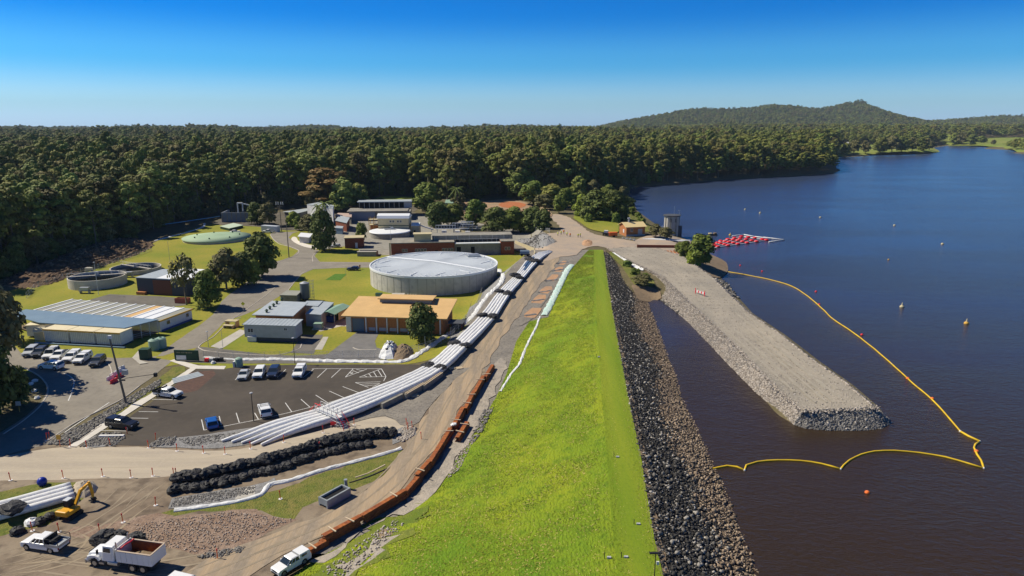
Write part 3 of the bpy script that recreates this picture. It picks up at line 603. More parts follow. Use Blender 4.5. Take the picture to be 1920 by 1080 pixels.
P_ = []
for k in range(9):                                        # loose stones on the causeway surface
    a0 = np.array(refine(top)); n_ = 260; n_ = 420; i = rs.randint(0, len(a0), n_); j = rs.randint(0, 7, n_); P_.append(a0[i, j] + rs.uniform(-.8, .8, (n_, 3)) * [1, 1, 0] + [0, 0, .36])
P_ = np.concatenate(P_); rocks('loose_stones', P_, rs.uniform(.05, .15, len(P_)), m_rkC, .6, parent=spit_top)

# tyre tracks pressed into the dirt
m_track = mat('tyre_track_dark', (.20, .155, .11), (.27, .21, .15), .8, rough=1); m_track2 = mat('tyre_track_light', (.36, .285, .195), (.30, .24, .165), .8, rough=1)
m_track3 = mat('tyre_track_grey', (.27, .22, .155), (.33, .265, .19), .7, rough=1)
def track(px, m, gauge=1.8, wdt=.26, dz=.03):
    c = spline([tuple(G(*p))[:2] for p in px], 1.6, closed=False)
    for sgn in (-1, 1):
        V, Fa = [], []; k = 0
        for i in range(len(c)):
            d = c[min(i + 1, len(c) - 1)] - c[max(i - 1, 0)]; d = d / (np.linalg.norm(d) + 1e-9); n_ = np.array([-d[1], d[0]]); o_ = c[i] + n_ * (sgn * gauge / 2 + .08 * math.sin(i * .4)); w_ = wdt * .5 * (1 + .35 * math.sin(i * 1.3 + sgn)) * (1 if 1 < i < len(c) - 2 else .3)
            for e_ in (-1, 1): q = o_ + n_ * w_ * e_; V.append((q[0], q[1], float(H(q[0], q[1])) + dz))
        Fa = [(2 * i, 2 * i + 1, 2 * i + 3, 2 * i + 2) for i in range(len(c) - 1)]
        if Fa:
            me_ = bpy.data.meshes.new('tyre_track'); me_.from_pydata(V, [], Fa); me_.update(); me_.materials.append(m)
            if sum(p.normal.z for p in me_.polygons) < 0: me_.flip_normals()
            o = bpy.data.objects.new('tyre_track', me_); COL.objects.link(o); o['kind'] = 'structure'
for k in range(2):
    f = .2 + k * .5; track([(330 + 90 * f, 1085), (470 + 60 * f, 1030 + 5 * f), (600 + 45 * f, 972 + 18 * f), (705 + 30 * f, 905 + 15 * f), (770 + 45 * f, 830 + 12 * f), (818 + 48 * f, 755), (858 + 36 * f, 700), (905 + 26 * f, 640)], m_track3, dz=.112 + .001 * k)
for k in range(2):
    f = .25 + k * .45; track([(885 + 30 * f, 662), (925 + 28 * f, 605), (962 + 24 * f, 560), (1000 + 18 * f, 514), (1032 + 14 * f, 482), (1060 + 10 * f, 455), (1070 + 25 * f, 432)], (m_track2, m_track3)[k % 2], dz=.12 + .001 * k)
for k, px in enumerate(([(-20, 1050), (150, 1000), (230, 950), (300, 905), (330, 895)], [(20, 1075), (180, 1015), (250, 960), (295, 930)], [(180, 965), (215, 935), (245, 905)], [(-20, 1075), (120, 1045), (330, 1070), (450, 1050)], [(150, 990), (180, 1005), (150, 1040), (90, 1060), (0, 1070)], [(60, 1060), (200, 1075), (420, 1040)], [(250, 950), (280, 915), (300, 900)])): track(px, (m_track3, m_track2, m_track3)[k % 3], dz=LAY['reddish_dirt'] + .004 + .001 * k)
for k in range(1):
    f = .55; track([(-30, 870 + 22 * f), (150, 858 + 26 * f), (330, 855 + 26 * f), (480, 842 + 20 * f), (620, 812 + 14 * f), (735, 790 + 10 * f)], mat('road_track', (.41, .35, .265), (.46, .39, .295), .5, rough=1), dz=LAY['sand_road'] + .005 + .001 * k)
def strack(p0, p1, m, k):
    a = [PZ(x, y, 4.9) for x, y in (p0, p1)]; c = [np.array(a[0]) * (1 - t) + np.array(a[1]) * t for t in np.linspace(0, 1, 30)]; d = c[1] - c[0]; d = d / np.linalg.norm(d); n_ = np.array([-d[1], d[0]])
    for sgn in (-1, 1):
        V = []
        for i, q in enumerate(c):
            w_ = .25 * (1 + .4 * math.sin(i * 1.9 + k))
            for e_ in (-1, 1): r_ = q + n_ * (sgn * .95 + e_ * w_); V.append((r_[0], r_[1], 4.93 + .001 * k))
        me_ = bpy.data.meshes.new('tyre_track'); me_.from_pydata(V, [], [(2 * i, 2 * i + 1, 2 * i + 3, 2 * i + 2) for i in range(29)]); me_.update()
        if me_.polygons[0].normal.z < 0: me_.flip_normals()
        me_.materials.append(m); o = bpy.data.objects.new('tyre_track', me_); COL.objects.link(o); o['kind'] = 'structure'
for k, (a, b_) in enumerate((((1375, 608), (1540, 755)), ((1400, 610), (1575, 755)), ((1350, 600), (1500, 735)), ((1385, 585), (1560, 730)))): strack(a, b_, mat('causeway_track', (.31, .275, .22), (.37, .33, .265), .6, rough=1), k)
P_ = np.concatenate([face_pts(refine(lf), 700, 0, .12, .02), face_pts(refine(endrows, 3), 260, 0, .12, .02)]); P_[:, :2] += rs.normal(0, .45, (len(P_), 2)); rocks('rock', P_, rs.uniform(.10, .22, len(P_)), m_rkC, .5, parent=spit_top)


patch('rank_grass_toe', [(585, 1062), (640, 1030), (700, 990), (770, 955), (800, 960), (760, 1010), (700, 1060), (640, 1100), (560, 1110)], mat('toe_grass', (.12, .17, .015), (.19, .21, .03), .3, (.09, .12, .02), 1.2, f3=.6, rough=1, bump=.8, bscale=4, bdist=.2), off=.075, cell=.8, jit=2.2, step=1.0)
patch('bare_toe', [(640, 1062), (680, 1035), (712, 1012), (740, 1005), (728, 1025), (690, 1055), (650, 1080)], m_shoulder, off=.085, cell=.8, jit=1.3, step=.8)
patch('bare_toe', [(700, 1005), (722, 992), (738, 990), (730, 1002), (710, 1014)], m_bankd, off=.09, cell=.8, jit=.5, step=1)
stones([(600, 1075), (660, 1030), (740, 975), (760, 985), (700, 1040), (640, 1085)], 260, .06, .2, m_rkC, .7, dz=.15)
# ---------------------------------------------------------------- vegetation
def leafmat(name, c, c2, rand=.38):
    m = mat(name, c, c2, .5, rough=.75, spec=.25, rand=rand, attr=tuple(min(1, v * 1.9) for v in c2)); return m
lf_euc = leafmat('eucalypt_leaves', (.085, .112, .018), (.15, .165, .033)); lf_dark = leafmat('dark_leaves', (.052, .075, .014), (.085, .105, .022), .15)
lf_mid = leafmat('green_leaves', (.075, .115, .016), (.12, .15, .024), .15); lf_lime = leafmat('lime_leaves', (.11, .16, .015), (.16, .2, .02), .12)
lf_rust = leafmat('rusty_leaves', (.20, .10, .025), (.15, .11, .03), .1); lf_olive = leafmat('olive_leaves', (.085, .085, .03), (.13, .12, .045), .12)
m_bark = mat('pale_bark', (.23, .20, .16), (.13, .105, .08), 1.2, rough=.95, stretch=(1, 1, .2)); m_barkd = mat('dark_bark', (.07, .055, .04), (.11, .09, .07), 1.5, rough=.95)
lf_euc2 = leafmat('eucalypt_leaves_light', (.10, .13, .024), (.165, .18, .038), .3); lf_euc3 = leafmat('eucalypt_leaves_brown', (.090, .090, .024), (.14, .13, .035), .3)
def crown_mesh(seed, clumps, nleaf, ls=.55, up=.25):
    """clumps: (x,y,z,rx,ry,rz); leaf clusters as small tilted quads spread in a shell and inside"""
    q = np.random.RandomState(seed); V = []; T = []
    for (x, y, z, rx, ry, rz_) in clumps:
        n = nleaf; d = q.normal(size=(n, 3)); d /= np.linalg.norm(d, axis=1)[:, None]; d[:, 2] = np.where(d[:, 2] < -.35, -d[:, 2], d[:, 2])
        r_ = q.uniform(.62, 1.06, n)[:, None]; c = d * r_ * [rx, ry, rz_] + [x, y, z]
        nn = d + q.normal(scale=.30, size=(n, 3)) + [0, 0, up]; nn /= np.linalg.norm(nn, axis=1)[:, None]
        a = np.cross(nn, q.normal(size=(n, 3))); a /= np.linalg.norm(a, axis=1)[:, None]; b = np.cross(nn, a)
        s = (q.uniform(.6, 1.3, n) * ls)[:, None]; k = q.uniform(.55, 1, n)[:, None]
        V.append(np.stack([c - a * s, c - b * s * k, c + a * s * q.uniform(.6, 1.1, (n, 1)), c + b * s * k], 1)); T.append(np.repeat(np.clip(q.beta(1.3, 3.5, n), 0, 1), 4))
    V = np.concatenate(V); n = len(V); return V.reshape(-1, 3), (np.arange(n * 4)).reshape(n, 4), np.concatenate(T)
def make_crown(seed, kind='euc', R_=5.5, H_=28.0, base=.45, m=None, nleaf=150, ls=.62, ncl=11):
    q = random.Random(seed); cl = []
    if kind == 'euc':
        for i in range(ncl):
            a = i * 2.4 + q.uniform(-.4, .4); t = (i + .5) / ncl; z = H_ * (base + (1 - base) * .93 * t); rr = R_ * (1.0 - .75 * t ** 2.2) * (.35 + .55 * q.random()) * (.7 + .6 * min(1, 2.5 * t))
            s = R_ * q.uniform(.36, .55); cl.append((rr * math.cos(a), rr * math.sin(a), z - s * .4, s, s * q.uniform(.8, 1.15), s * q.uniform(.55, .8)))
    else:
        for i in range(ncl):
            a = i * 2.4 + q.uniform(-.4, .4); t = (i + .5) / ncl; z = H_ * (base + (1 - base) * t); k = math.sin(math.pi * min(.97, .18 + .75 * t)); rr = R_ * .62 * k * q.uniform(.6, 1.05)
            s = R_ * q.uniform(.36, .5); cl.append((rr * math.cos(a), rr * math.sin(a), max(z - s * .5, s * .5), s, s * q.uniform(.85, 1.15), s * q.uniform(.7, .95)))
        s = R_ * .6; cl.append((0, 0, H_ * (base + (1 - base) * .45), s, s, H_ * (1 - base) * .38))
    V, Fa, T = crown_mesh(seed, cl, nleaf, ls)
    return V, Fa, T, cl
def make_trunk(seed, cl, H_, r0, base):
    q = random.Random(seed + 99); mb = MB(); top = Vector((q.uniform(-.6, .6), q.uniform(-.6, .6), H_ * .86)); mid = Vector((q.uniform(-.4, .4), q.uniform(-.4, .4), H_ * base))
    mb.tube([(0, 0, -.4), (0, 0, .6), mid, top], [r0 * 1.35, r0, r0 * .7, r0 * .15], 7)
    for c in cl[:8]:
        z0 = max(H_ * base * .75, c[2] - H_ * .16); f = (z0 / H_); mb.tube([mid.lerp(top, max(0, (z0 - mid.z) / max(top.z - mid.z, .1))) if z0 > mid.z else Vector((mid.x * z0 / mid.z, mid.y * z0 / mid.z, z0)), (c[0] * .6, c[1] * .6, (z0 + c[2]) / 2), (c[0], c[1], c[2])], [r0 * .36, r0 * .25, r0 * .08], 5)
    return mb
class TreeKind:
    def __init__(s, seed, kind, R_, H_, base, lm, bm, r0=.35, nleaf=150, ls=.6, ncl=11):
        V, Fa, T, cl = make_crown(seed, kind, R_, H_, base, None, nleaf, ls, ncl)
        o = npmesh('crown', V, Fa, lm, tint=T); s.crown = o.data; bpy.data.objects.remove(o)
        t = make_trunk(seed, cl, H_, r0, base).build('trunk', bm, smooth=True); s.trunk = t.data; bpy.data.objects.remove(t); s.H = H_
    def place(s, loc, label, h=None, w=1.0, group=None, name='tree', cat='tree', rz=None, lm=None):
        k = (h or s.H) / s.H; o = thing(name, label, cat, loc, rnd.uniform(0, 6.28) if rz is None else rz, group); o.scale = (k * w, k * w, k)
        for nm, me_ in (('trunk', s.trunk), ('crown', s.crown)):
            c = bpy.data.objects.new(nm, me_); COL.objects.link(c); c.parent = o
        return o
EUC = [TreeKind(100 + i, 'euc', [5.2, 6.0, 4.6, 5.6, 6.6, 4.9][i], [28, 27, 30, 26, 29, 31][i], [.42, .38, .48, .35, .42, .5][i], [lf_euc, lf_euc2, lf_euc, lf_euc, lf_euc3, lf_euc][i], m_bark, .34, 150, .62, [12, 13, 11, 12, 14, 11][i]) for i in range(6)]
# forest boundary: where the trunks stand
edge_px = [(-700, 640), (-300, 575), (-60, 548), (60, 500), (150, 478), (228, 452), (320, 422), (415, 398), (500, 388), (590, 385), (640, 382), (700, 370), (780, 366), (850, 378), (900, 372), (925, 366), (960, 372), (1000, 372), (1060, 366), (1120, 362), (1172, 352), (1215, 347), (1300, 340), (1400, 333), (1500, 328), (1562, 323)]
fw = [tuple(G(a, b))[:2] for a, b in edge_px]
FOREST = fw + [(fw[-1][0] + 6, fw[-1][1] + 10)] + [tuple(G(a, b))[:2] for a, b in [(1558, 305), (1545, 295)]] + [(3500, 2400), (5000, 4500), (-5000, 4500), (-3500, 150)]
def Gw(l): return [tuple(G(a, b))[:2] for a, b in l]
F1 = Gw([(1572, 293), (1640, 289.5), (1757, 286), (1765, 280), (1700, 273), (1560, 271)]); F2 = Gw([(1768, 271), (1850, 274.5), (1895, 280), (1960, 286), (2060, 278), (1960, 258), (1850, 259), (1790, 264)]); F3 = Gw([(1752, 264), (1780, 268), (1790, 262), (1760, 250)])
F4 = Gw([(1085, 335), (1095, 318), (1145, 318), (1150, 335)]); F5 = Gw([(705, 380), (715, 366), (770, 366), (800, 378)])
def forest_pts(y0, y1, step, xr):
    gx, gy = np.meshgrid(np.arange(-xr, xr, step), np.arange(y0, y1, step)); x = (gx + rs.uniform(-.45, .45, gx.shape) * step).ravel(); y = (gy + rs.uniform(-.45, .45, gy.shape) * step).ravel()
    k = (np.abs(x) < y * .80 + 60) & inpoly(x, y, FOREST); x, y = x[k], y[k]; k = lake_d(x, y) > 4
    for f in (F1, F2, F3, F4, F5): k &= ~inpoly(x, y, f)
    return np.column_stack([x[k], y[k]])
near = forest_pts(100, 760, 7.2, 700)
# the 300 that show largest: nearest to the forest's front edge
def edge_dist(p):
    A = np.array(fw); d = np.full(len(p), 1e9)
    for i in range(len(A) - 1):
        e_ = A[i + 1] - A[i]; t = np.clip(((p - A[i]) @ e_) / (e_ @ e_), 0, 1); d = np.minimum(d, np.linalg.norm(p - A[i] - t[:, None] * e_, axis=1))
    return d
ed = edge_dist(near); score = ed * 12 + near[:, 1]; vis = (np.abs(near[:, 0]) < near[:, 1] * .80); order = np.argsort(np.where(vis, score, 1e9)); front = near[order[:290]]; rest = near[order[290:]]
gname = 'eucalypts along the front edge of the forest'
for i, (x, y) in enumerate(front):
    sh = lake_d(np.array([x]), np.array([y]))[0]
    hh = rnd.uniform(20, 31) if x < 30 else rnd.uniform(17, 27)
    if y > 420: hh = rnd.uniform(22, 33)
    if sh < 14 and x > 40: hh *= .62
    EUC[i % 6].place(HV(x, y, -.2), 'tall eucalypt with pale trunk in the front edge of the forest', h=hh, w=rnd.uniform(.85, 1.2), group=gname, name='forest_tree')

def scatter_gn(name, pts, hs, wd, sources, mslot=None, label=None, cat=None):
    """one object of many far trees: points carrying rotation, size and kind"""
    me_ = bpy.data.meshes.new(name); n = len(pts); me_.vertices.add(n); me_.vertices.foreach_set('co', np.asarray(pts, dtype=np.float32).ravel())
    for an, ty, dat in (('rotz', 'FLOAT', rs.uniform(0, 6.28, n)), ('hgt', 'FLOAT', hs), ('wid', 'FLOAT', wd)):
        a = me_.attributes.new(an, ty, 'POINT'); a.data.foreach_set('value', np.asarray(dat, dtype=np.float32))
    a = me_.attributes.new('pick', 'INT', 'POINT'); a.data.foreach_set('value', rs.randint(0, len(sources), n).astype(np.int32))
    o = bpy.data.objects.new(name, me_); COL.objects.link(o); o['kind'] = 'stuff'
    if label: o['label'] = label; o['category'] = cat
    ng = bpy.data.node_groups.new(name, 'GeometryNodeTree'); ng.interface.new_socket('Geometry', in_out='INPUT', socket_type='NodeSocketGeometry'); ng.interface.new_socket('Geometry', in_out='OUTPUT', socket_type='NodeSocketGeometry')
    gi = ng.nodes.new('NodeGroupInput'); go = ng.nodes.new('NodeGroupOutput'); ins = ng.nodes.new('GeometryNodeInstanceOnPoints'); gti = ng.nodes.new('GeometryNodeJoinGeometry'); L = ng.links.new
    for s_ in reversed(sources):
        oi = ng.nodes.new('GeometryNodeObjectInfo'); oi.inputs['Object'].default_value = s_; oi.transform_space = 'ORIGINAL'
        g2 = ng.nodes.new('GeometryNodeGeometryToInstance'); L(oi.outputs['Geometry'], g2.inputs[0]); L(g2.outputs[0], gti.inputs[0])
    def na(nm, dt='FLOAT'):
        a_ = ng.nodes.new('GeometryNodeInputNamedAttribute'); a_.data_type = dt; a_.inputs['Name'].default_value = nm; return a_.outputs['Attribute']
    c1 = ng.nodes.new('ShaderNodeCombineXYZ'); L(na('rotz'), c1.inputs[2]); c2 = ng.nodes.new('ShaderNodeCombineXYZ'); w_ = na('wid'); L(w_, c2.inputs[0]); L(w_, c2.inputs[1]); L(na('hgt'), c2.inputs[2])
    L(gi.outputs[0], ins.inputs['Points']); L(gti.outputs[0], ins.inputs['Instance']); ins.inputs['Pick Instance'].default_value = True; L(na('pick', 'INT'), ins.inputs['Instance Index'])
    L(c1.outputs[0], ins.inputs['Rotation']); L(c2.outputs[0], ins.inputs['Scale']); L(ins.outputs[0], go.inputs[0])
    md = o.modifiers.new('scatter', 'NODES'); md.node_group = ng; return o
srcs = []
for o in bpy.data.objects:
    if o.name.startswith('crown') and o.data in [k.crown for k in EUC] and o.data not in [s.data for s in srcs]: srcs.append(o)
def fz(p): return np.column_stack([p, H(p[:, 0], p[:, 1]) - .3])
mid = forest_pts(760, 1700, 10.5, 1500); farp = forest_pts(1700, 4200, 24, 3400)
allp = np.concatenate([fz(rest), fz(mid), fz(farp)]); nn_ = len(allp)
big = np.concatenate([np.full(len(rest), .92), np.full(len(mid), 1.15), np.full(len(farp), 1.9)]); hk = np.concatenate([np.full(len(rest), .95), np.full(len(mid), 1.0), np.full(len(farp), 1.0)])
lumps = 1 + .10 * np.sin(allp[:, 0] * .021 + 1) * np.sin(allp[:, 1] * .017) + .08 * np.sin(allp[:, 0] * .007 + allp[:, 1] * .004)
sdd = lake_d(allp[:, 0], allp[:, 1]); shrink = np.where((sdd < 15), .7, 1.0)
scatter_gn('forest', allp, hk * lumps * rs.uniform(.64, 1.16, nn_) * np.where(rs.rand(nn_) < .05, 1.18, 1) * shrink, big * rs.uniform(.8, 1.2, nn_), srcs, label='dense eucalypt forest stretching back to the horizon', cat='forest')
print('forest pts', nn_)
# understorey along the forest front
und = forest_pts(100, 560, 6.0, 500); ud = edge_dist(und); und = und[(ud < 22) & (und[:, 0] > -400)]
BUSH = TreeKind(501, 'round', 3.2, 6.0, .12, lf_dark, m_barkd, .14, 110, .42, 9)
ub = bpy.data.objects.new('crown', BUSH.crown)
# ---------------------------------------------------------------- mountain
mt_px = [(1085, 240), (1120, 237), (1160, 228), (1200, 221), (1260, 211), (1300, 205), (1340, 204), (1400, 203), (1440, 198), (1480, 199), (1520, 205), (1545, 203), (1570, 197), (1592, 192.5), (1600, 190), (1612, 190), (1620, 197), (1650, 208), (1690, 221), (1720, 227), (1760, 226), (1800, 223), (1850, 219), (1900, 217), (1960, 214), (2100, 215), (2300, 228)]
MD = 4300.0
mxs = np.array([(a - 960) / F * MD * .975 for a, b in mt_px]); mzs = np.array([CAM_H + (232.6 - b) / F * MD for a, b in mt_px]) - 14
xs_ = np.arange(mxs[0], mxs[-1], 22.0); prof = np.interp(xs_, mxs, mzs)
vv_ = np.concatenate([np.linspace(-1, 0, 42), np.linspace(.05, 1, 14)]); 
MX, MV = np.meshgrid(xs_, vv_); PR = np.tile(prof, (len(vv_), 1))
fall = np.where(MV < 0, (1 - np.abs(MV)) ** 1.25, (1 - MV) ** 1.1)
und_ = 12 * np.sin(MX * .011 + MV * 4) * np.sin(MV * 9 + MX * .004) * (np.abs(MV) > .03) * (1 - np.abs(MV))
MZ = np.maximum(2, 8 + (PR - 8) * fall + und_ * (PR / 160)); MY = MD * (1 + 0 * MV) + MV * np.where(MV < 0, 1400, 900) 
MXw = MX * (MY / MD * .5 + .5)
nx2 = len(xs_); ny2 = len(vv_); idx = np.arange(nx2 * ny2).reshape(ny2, nx2); Fq = np.stack([idx[:-1, :-1], idx[:-1, 1:], idx[1:, 1:], idx[1:, :-1]], -1).reshape(-1, 4)
mtn = npmesh('mountain', np.column_stack([MXw.ravel(), MY.ravel(), MZ.ravel()]), Fq, m_soil, smooth=True); mtn['kind'] = 'structure'
n_ = 24000; ii = rs.uniform(0, nx2 - 1.001, n_); jj = rs.uniform(0, 46, n_); i0 = ii.astype(int); j0 = jj.astype(int); fi = ii - i0; fj = jj - j0
def bl(A): return A[j0, i0] * (1 - fi) * (1 - fj) + A[j0, i0 + 1] * fi * (1 - fj) + A[j0 + 1, i0] * (1 - fi) * fj + A[j0 + 1, i0 + 1] * fi * fj
mp_ = np.column_stack([bl(MXw), bl(MY), bl(MZ) - 9]); k = mp_[:, 2] > -2
scatter_gn('mountain_forest', mp_[k], rs.uniform(.55, 1.1, k.sum()), rs.uniform(1.1, 2.3, k.sum()), srcs, label='hazy forest covering the flat-topped mountain beyond the lake', cat='forest')

# ---------------------------------------------------------------- the hazy air
hb = MB().box(0, 2900, 120, 15000, 6900, 250).build('haze', []); hb['kind'] = 'stuff'; hb.location = (0, 0, 0)
hm = bpy.data.materials.new('haze'); hm.use_nodes = True; ht = hm.node_tree; ht.nodes.clear(); pv = ht.nodes.new('ShaderNodeVolumePrincipled'); pv.inputs['Density'].default_value = 0.000045; pv.inputs['Color'].default_value = (.62, .80, 1, 1); ho = ht.nodes.new('ShaderNodeOutputMaterial'); ht.links.new(pv.outputs[0], ho.inputs['Volume']); hb.data.materials.append(hm)
# ---------------------------------------------------------------- helpers for placing buildings
def frame(A, B, dz=0.0):
    a, b = G(*A), G(*B); d = (b - a); return Vector((a.x, a.y, a.z + dz)), math.atan2(d.y, d.x), math.hypot(d.x, d.y)
def hz(p, py):
    v = (py - 540) / F; t = p.y / (cp - v * sp); return CAM_H + t * (-sp - v * cp) - p.z
def col(name, c, **k): return mat(name, c, **k)
m_bgrey = col('grey_steel_roof', (.42, .46, .48), rough=.5, spec=.4, c2=(.36, .40, .42), scale=.6)
m_blue = col('blue_grey_roof', (.20, .29, .37), rough=.45, c2=(.17, .25, .33), scale=.3)
m_wwall = col('white_wall', (.72, .71, .69), rough=.8, c2=(.62, .61, .59), scale=1.5)
m_gwall = col('light_grey_cladding', (.46, .46, .47), rough=.8, c2=(.40, .40, .41), scale=1.2)
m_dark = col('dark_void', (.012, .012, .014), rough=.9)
m_dkgrey = col('dark_grey_cladding', (.075, .08, .09), rough=.8)
m_glass = col('dark_glass', (.02, .03, .04), rough=.08, spec=.8)
m_brick = col('red_brick', (.26, .085, .045), c2=(.19, .06, .035), scale=3, rough=.95, bump=.3, bscale=12, bdist=.02)
m_obrick = col('orange_brick', (.48, .20, .075), c2=(.40, .16, .06), scale=3, rough=.95, bump=.3, bscale=12, bdist=.02)
m_brroof = col('terracotta_sheet_roof', (.68, .44, .19), c2=(.60, .385, .165), scale=.4, rough=.7)
m_cream = col('cream_paint', (.55, .47, .29), c2=(.48, .41, .25), scale=.8, rough=.85)
m_creamr = col('cream_roof', (.74, .66, .45), rough=.7, c2=(.68, .58, .38), scale=.6)
m_yel = col('yellow_fascia', (.62, .36, .06), rough=.7)
m_green = col('green_roof_sheet', (.20, .33, .24), rough=.6, c2=(.26, .38, .29), scale=.4)
m_dgreen = col('dark_green_paint', (.02, .06, .035), rough=.6)
m_tgreen = col('pale_green_tank', (.26, .38, .30), rough=.6)
m_stripe = col('olive_grey_roof', (.27, .27, .225), rough=.7, c2=(.33, .33, .28), scale=.3)
m_wroof = col('white_roof_sheet', (.82, .83, .83), rough=.45)
m_steel = col('galvanised_steel', (.42, .44, .46), rough=.45, metal=.5)
m_rail = col('pale_rail', (.62, .63, .63), rough=.6)
m_timber = col('timber_pole', (.19, .16, .125), c2=(.13, .11, .09), scale=2, rough=.95)
m_plastic = col('white_plastic_wrap', (.86, .86, .85), rough=.45, c2=(.74, .74, .73), scale=1.2, c3=(.58, .56, .53), scale3=2.5, f3=.35, bump=.4, bscale=2.5, bdist=.06)
m_bpipe = col('blue_pipe', (.08, .14, .24), rough=.4)
m_bagblk = col('black_mesh_bag', (.012, .012, .014), c2=(.05, .047, .045), scale=5, rough=.6, contrast=.1, bump=1, bscale=6, bdist=.1)
m_rust = col('rusty_steel', (.44, .14, .032), c2=(.24, .07, .028), scale=1.2, rough=.85, c3=(.12, .04, .02), scale3=3, f3=.6)
m_wood = col('pale_timber', (.62, .50, .34), rough=.9)
m_yboom = col('yellow_boom', (.78, .52, .02), rough=.5, c2=(.62, .40, .02), scale=.5)
m_redf = col('red_float', (.75, .03, .04), rough=.5)
m_orangef = col('orange_plastic', (.85, .17, .03), rough=.5)
m_tyre = col('tyre_rubber', (.018, .018, .019), rough=.85)
m_rim = col('alloy_rim', (.42, .43, .44), rough=.35, metal=.7)
m_lamp = col('headlight_lens', (.7, .72, .74), rough=.15)
m_tail = col('tail_light', (.35, .01, .01), rough=.3)
m_blackp = col('black_plastic', (.02, .02, .022), rough=.6)
m_yellow = col('machine_yellow', (.80, .40, .02), rough=.45, c2=(.68, .33, .02), scale=1)
m_water2 = col('dark_tank_water', (.006, .008, .012), rough=.08)
m_mint = col('mint_fabric', (.42, .60, .53), c2=(.60, .68, .62), scale=.8, rough=.8, bump=.5, bscale=3)

def windows(parent, specs, mframe=m_rail, mg=m_glass):
    """each: (x, z, w, h, y_face, ny) -- pane and frame on a wall facing -y (ny=-1) or +x ('x')"""
    for (x, z, w, h, y, d) in specs:
        fr = MB(); t = .07
        if d == -1:
            fr.b0(x - w / 2 - t, x + w / 2 + t, y - .05, y - .003, z - t, z); fr.b0(x - w / 2 - t, x + w / 2 + t, y - .05, y - .003, z + h, z + h + t)
            fr.b0(x - w / 2 - t, x - w / 2, y - .05, y - .003, z, z + h); fr.b0(x + w / 2, x + w / 2 + t, y - .05, y - .003, z, z + h); fr.b0(x - .03, x + .03, y - .045, y - .003, z, z + h)
            o = fr.build('window', mframe, parent); MB().b0(x - w / 2, x + w / 2, y - .025, y - .004, z, z + h).build('pane', mg, o)
        else:
            fr.b0(y + .003, y + .05, x - w / 2 - t, x + w / 2 + t, z - t, z); fr.b0(y + .003, y + .05, x - w / 2 - t, x + w / 2 + t, z + h, z + h + t)
            fr.b0(y + .003, y + .05, x - w / 2 - t, x - w / 2, z, z + h); fr.b0(y + .003, y + .05, x + w / 2, x + w / 2 + t, z, z + h)
            o = fr.build('window', mframe, parent); MB().b0(y + .004, y + .025, x - w / 2, x + w / 2, z, z + h).build('pane', mg, o)
def sheetroof(parent, x0, x1, y0, y1, zA, zB, m, rib=.9, name='roof', th=.15):
    """sloping sheet roof (zA at y0, zB at y1) with raised ribs"""
    mb = MB(); mb.add([(x0, y0, zA), (x1, y0, zA), (x1, y1, zB), (x0, y1, zB), (x0, y0, zA + th), (x1, y0, zA + th), (x1, y1, zB + th), (x0, y1, zB + th)], [(3, 2, 1, 0), (4, 5, 6, 7), (0, 1, 5, 4), (1, 2, 6, 5), (2, 3, 7, 6), (3, 0, 4, 7)])
    o = mb.build(name, m, parent); rb = MB(); n = max(2, int((x1 - x0) / rib))
    for i in range(n + 1):
        x = x0 + .04 + (x1 - x0 - .12) * i / n; rb.add([(x, y0 + .02, zA + th - .01), (x + .05, y0 + .02, zA + th - .01), (x + .05, y1 - .02, zB + th - .01), (x, y1 - .02, zB + th - .01), (x, y0 + .02, zA + th + .05), (x + .05, y0 + .02, zA + th + .05), (x + .05, y1 - .02, zB + th + .05), (x, y1 - .02, zB + th + .05)], [(3, 2, 1, 0), (4, 5, 6, 7), (0, 1, 5, 4), (1, 2, 6, 5), (2, 3, 7, 6), (3, 0, 4, 7)])
    rb.build('roof_ribs', m, o); return o
def gable(parent, x0, x1, y0, y1, z, rise, m, name='roof', over=.4, wallm=None):
    ym = (y0 + y1) / 2; a, b = x0 - over, x1 + over; c, d = y0 - over, y1 + over; k = rise * over / ((y1 - y0) / 2)
    o = MB().ext([(c, z - k), (ym, z + rise), (d, z - k), (d, z - k + .14), (ym, z + rise + .15), (c, z - k + .14)], a, b).build(name, m, parent)
    if wallm: 
        MB().add([(x0 + .002, y0, z), (x0 + .002, y1, z), (x0 + .002, ym, z + rise), (x1 - .002, y0, z), (x1 - .002, y1, z), (x1 - .002, ym, z + rise)], [(0, 2, 1), (3, 4, 5)]).build('gable_wall', wallm, parent)
    return o

# ---------------------------------------------------------------- big round reservoir
tk = thing('reservoir_tank', 'large round concrete reservoir with pale ribbed metal roof beside the white pipeline', 'water tank', (-25.4, 218.5, 0))
RT_, HT = 20.6, 5.7
MB().lathe([(RT_, -.4), (RT_, HT - .35)], 96).build('wall', m_tankc, tk, smooth=True)
pb = MB()
for i in range(48):
    a = 2 * math.pi * i / 48; pb.box(RT_ * math.cos(a), RT_ * math.sin(a), HT / 2 - .4, .06, .10, HT - .2, rz=a)
pb.build('wall_joints', m_conc2, tk)
MB().lathe([(RT_ + .003, HT - .35), (RT_ + .14, HT - .35), (RT_ + .14, HT + .25), (RT_ - .2, HT + .25), (RT_ - .2, HT - .02)], 96).build('rim', m_wroof, tk, smooth=False)
m_troof = col('pale_blue_roof', (.60, .64, .66), rough=.5, c2=(.53, .57, .60), scale=.25)
MB().lathe([(RT_ - .2, HT - .02), (RT_ * .5, HT + .30), (.01, HT + .6)], 72).build('roof', m_troof, tk, smooth=True)
rd = math.atan2(-.62, 1.0); c_, s_ = math.cos(rd), math.sin(rd)
def roofz(r): return HT - .02 + (.62) * (1 - r / RT_)
rib = MB()
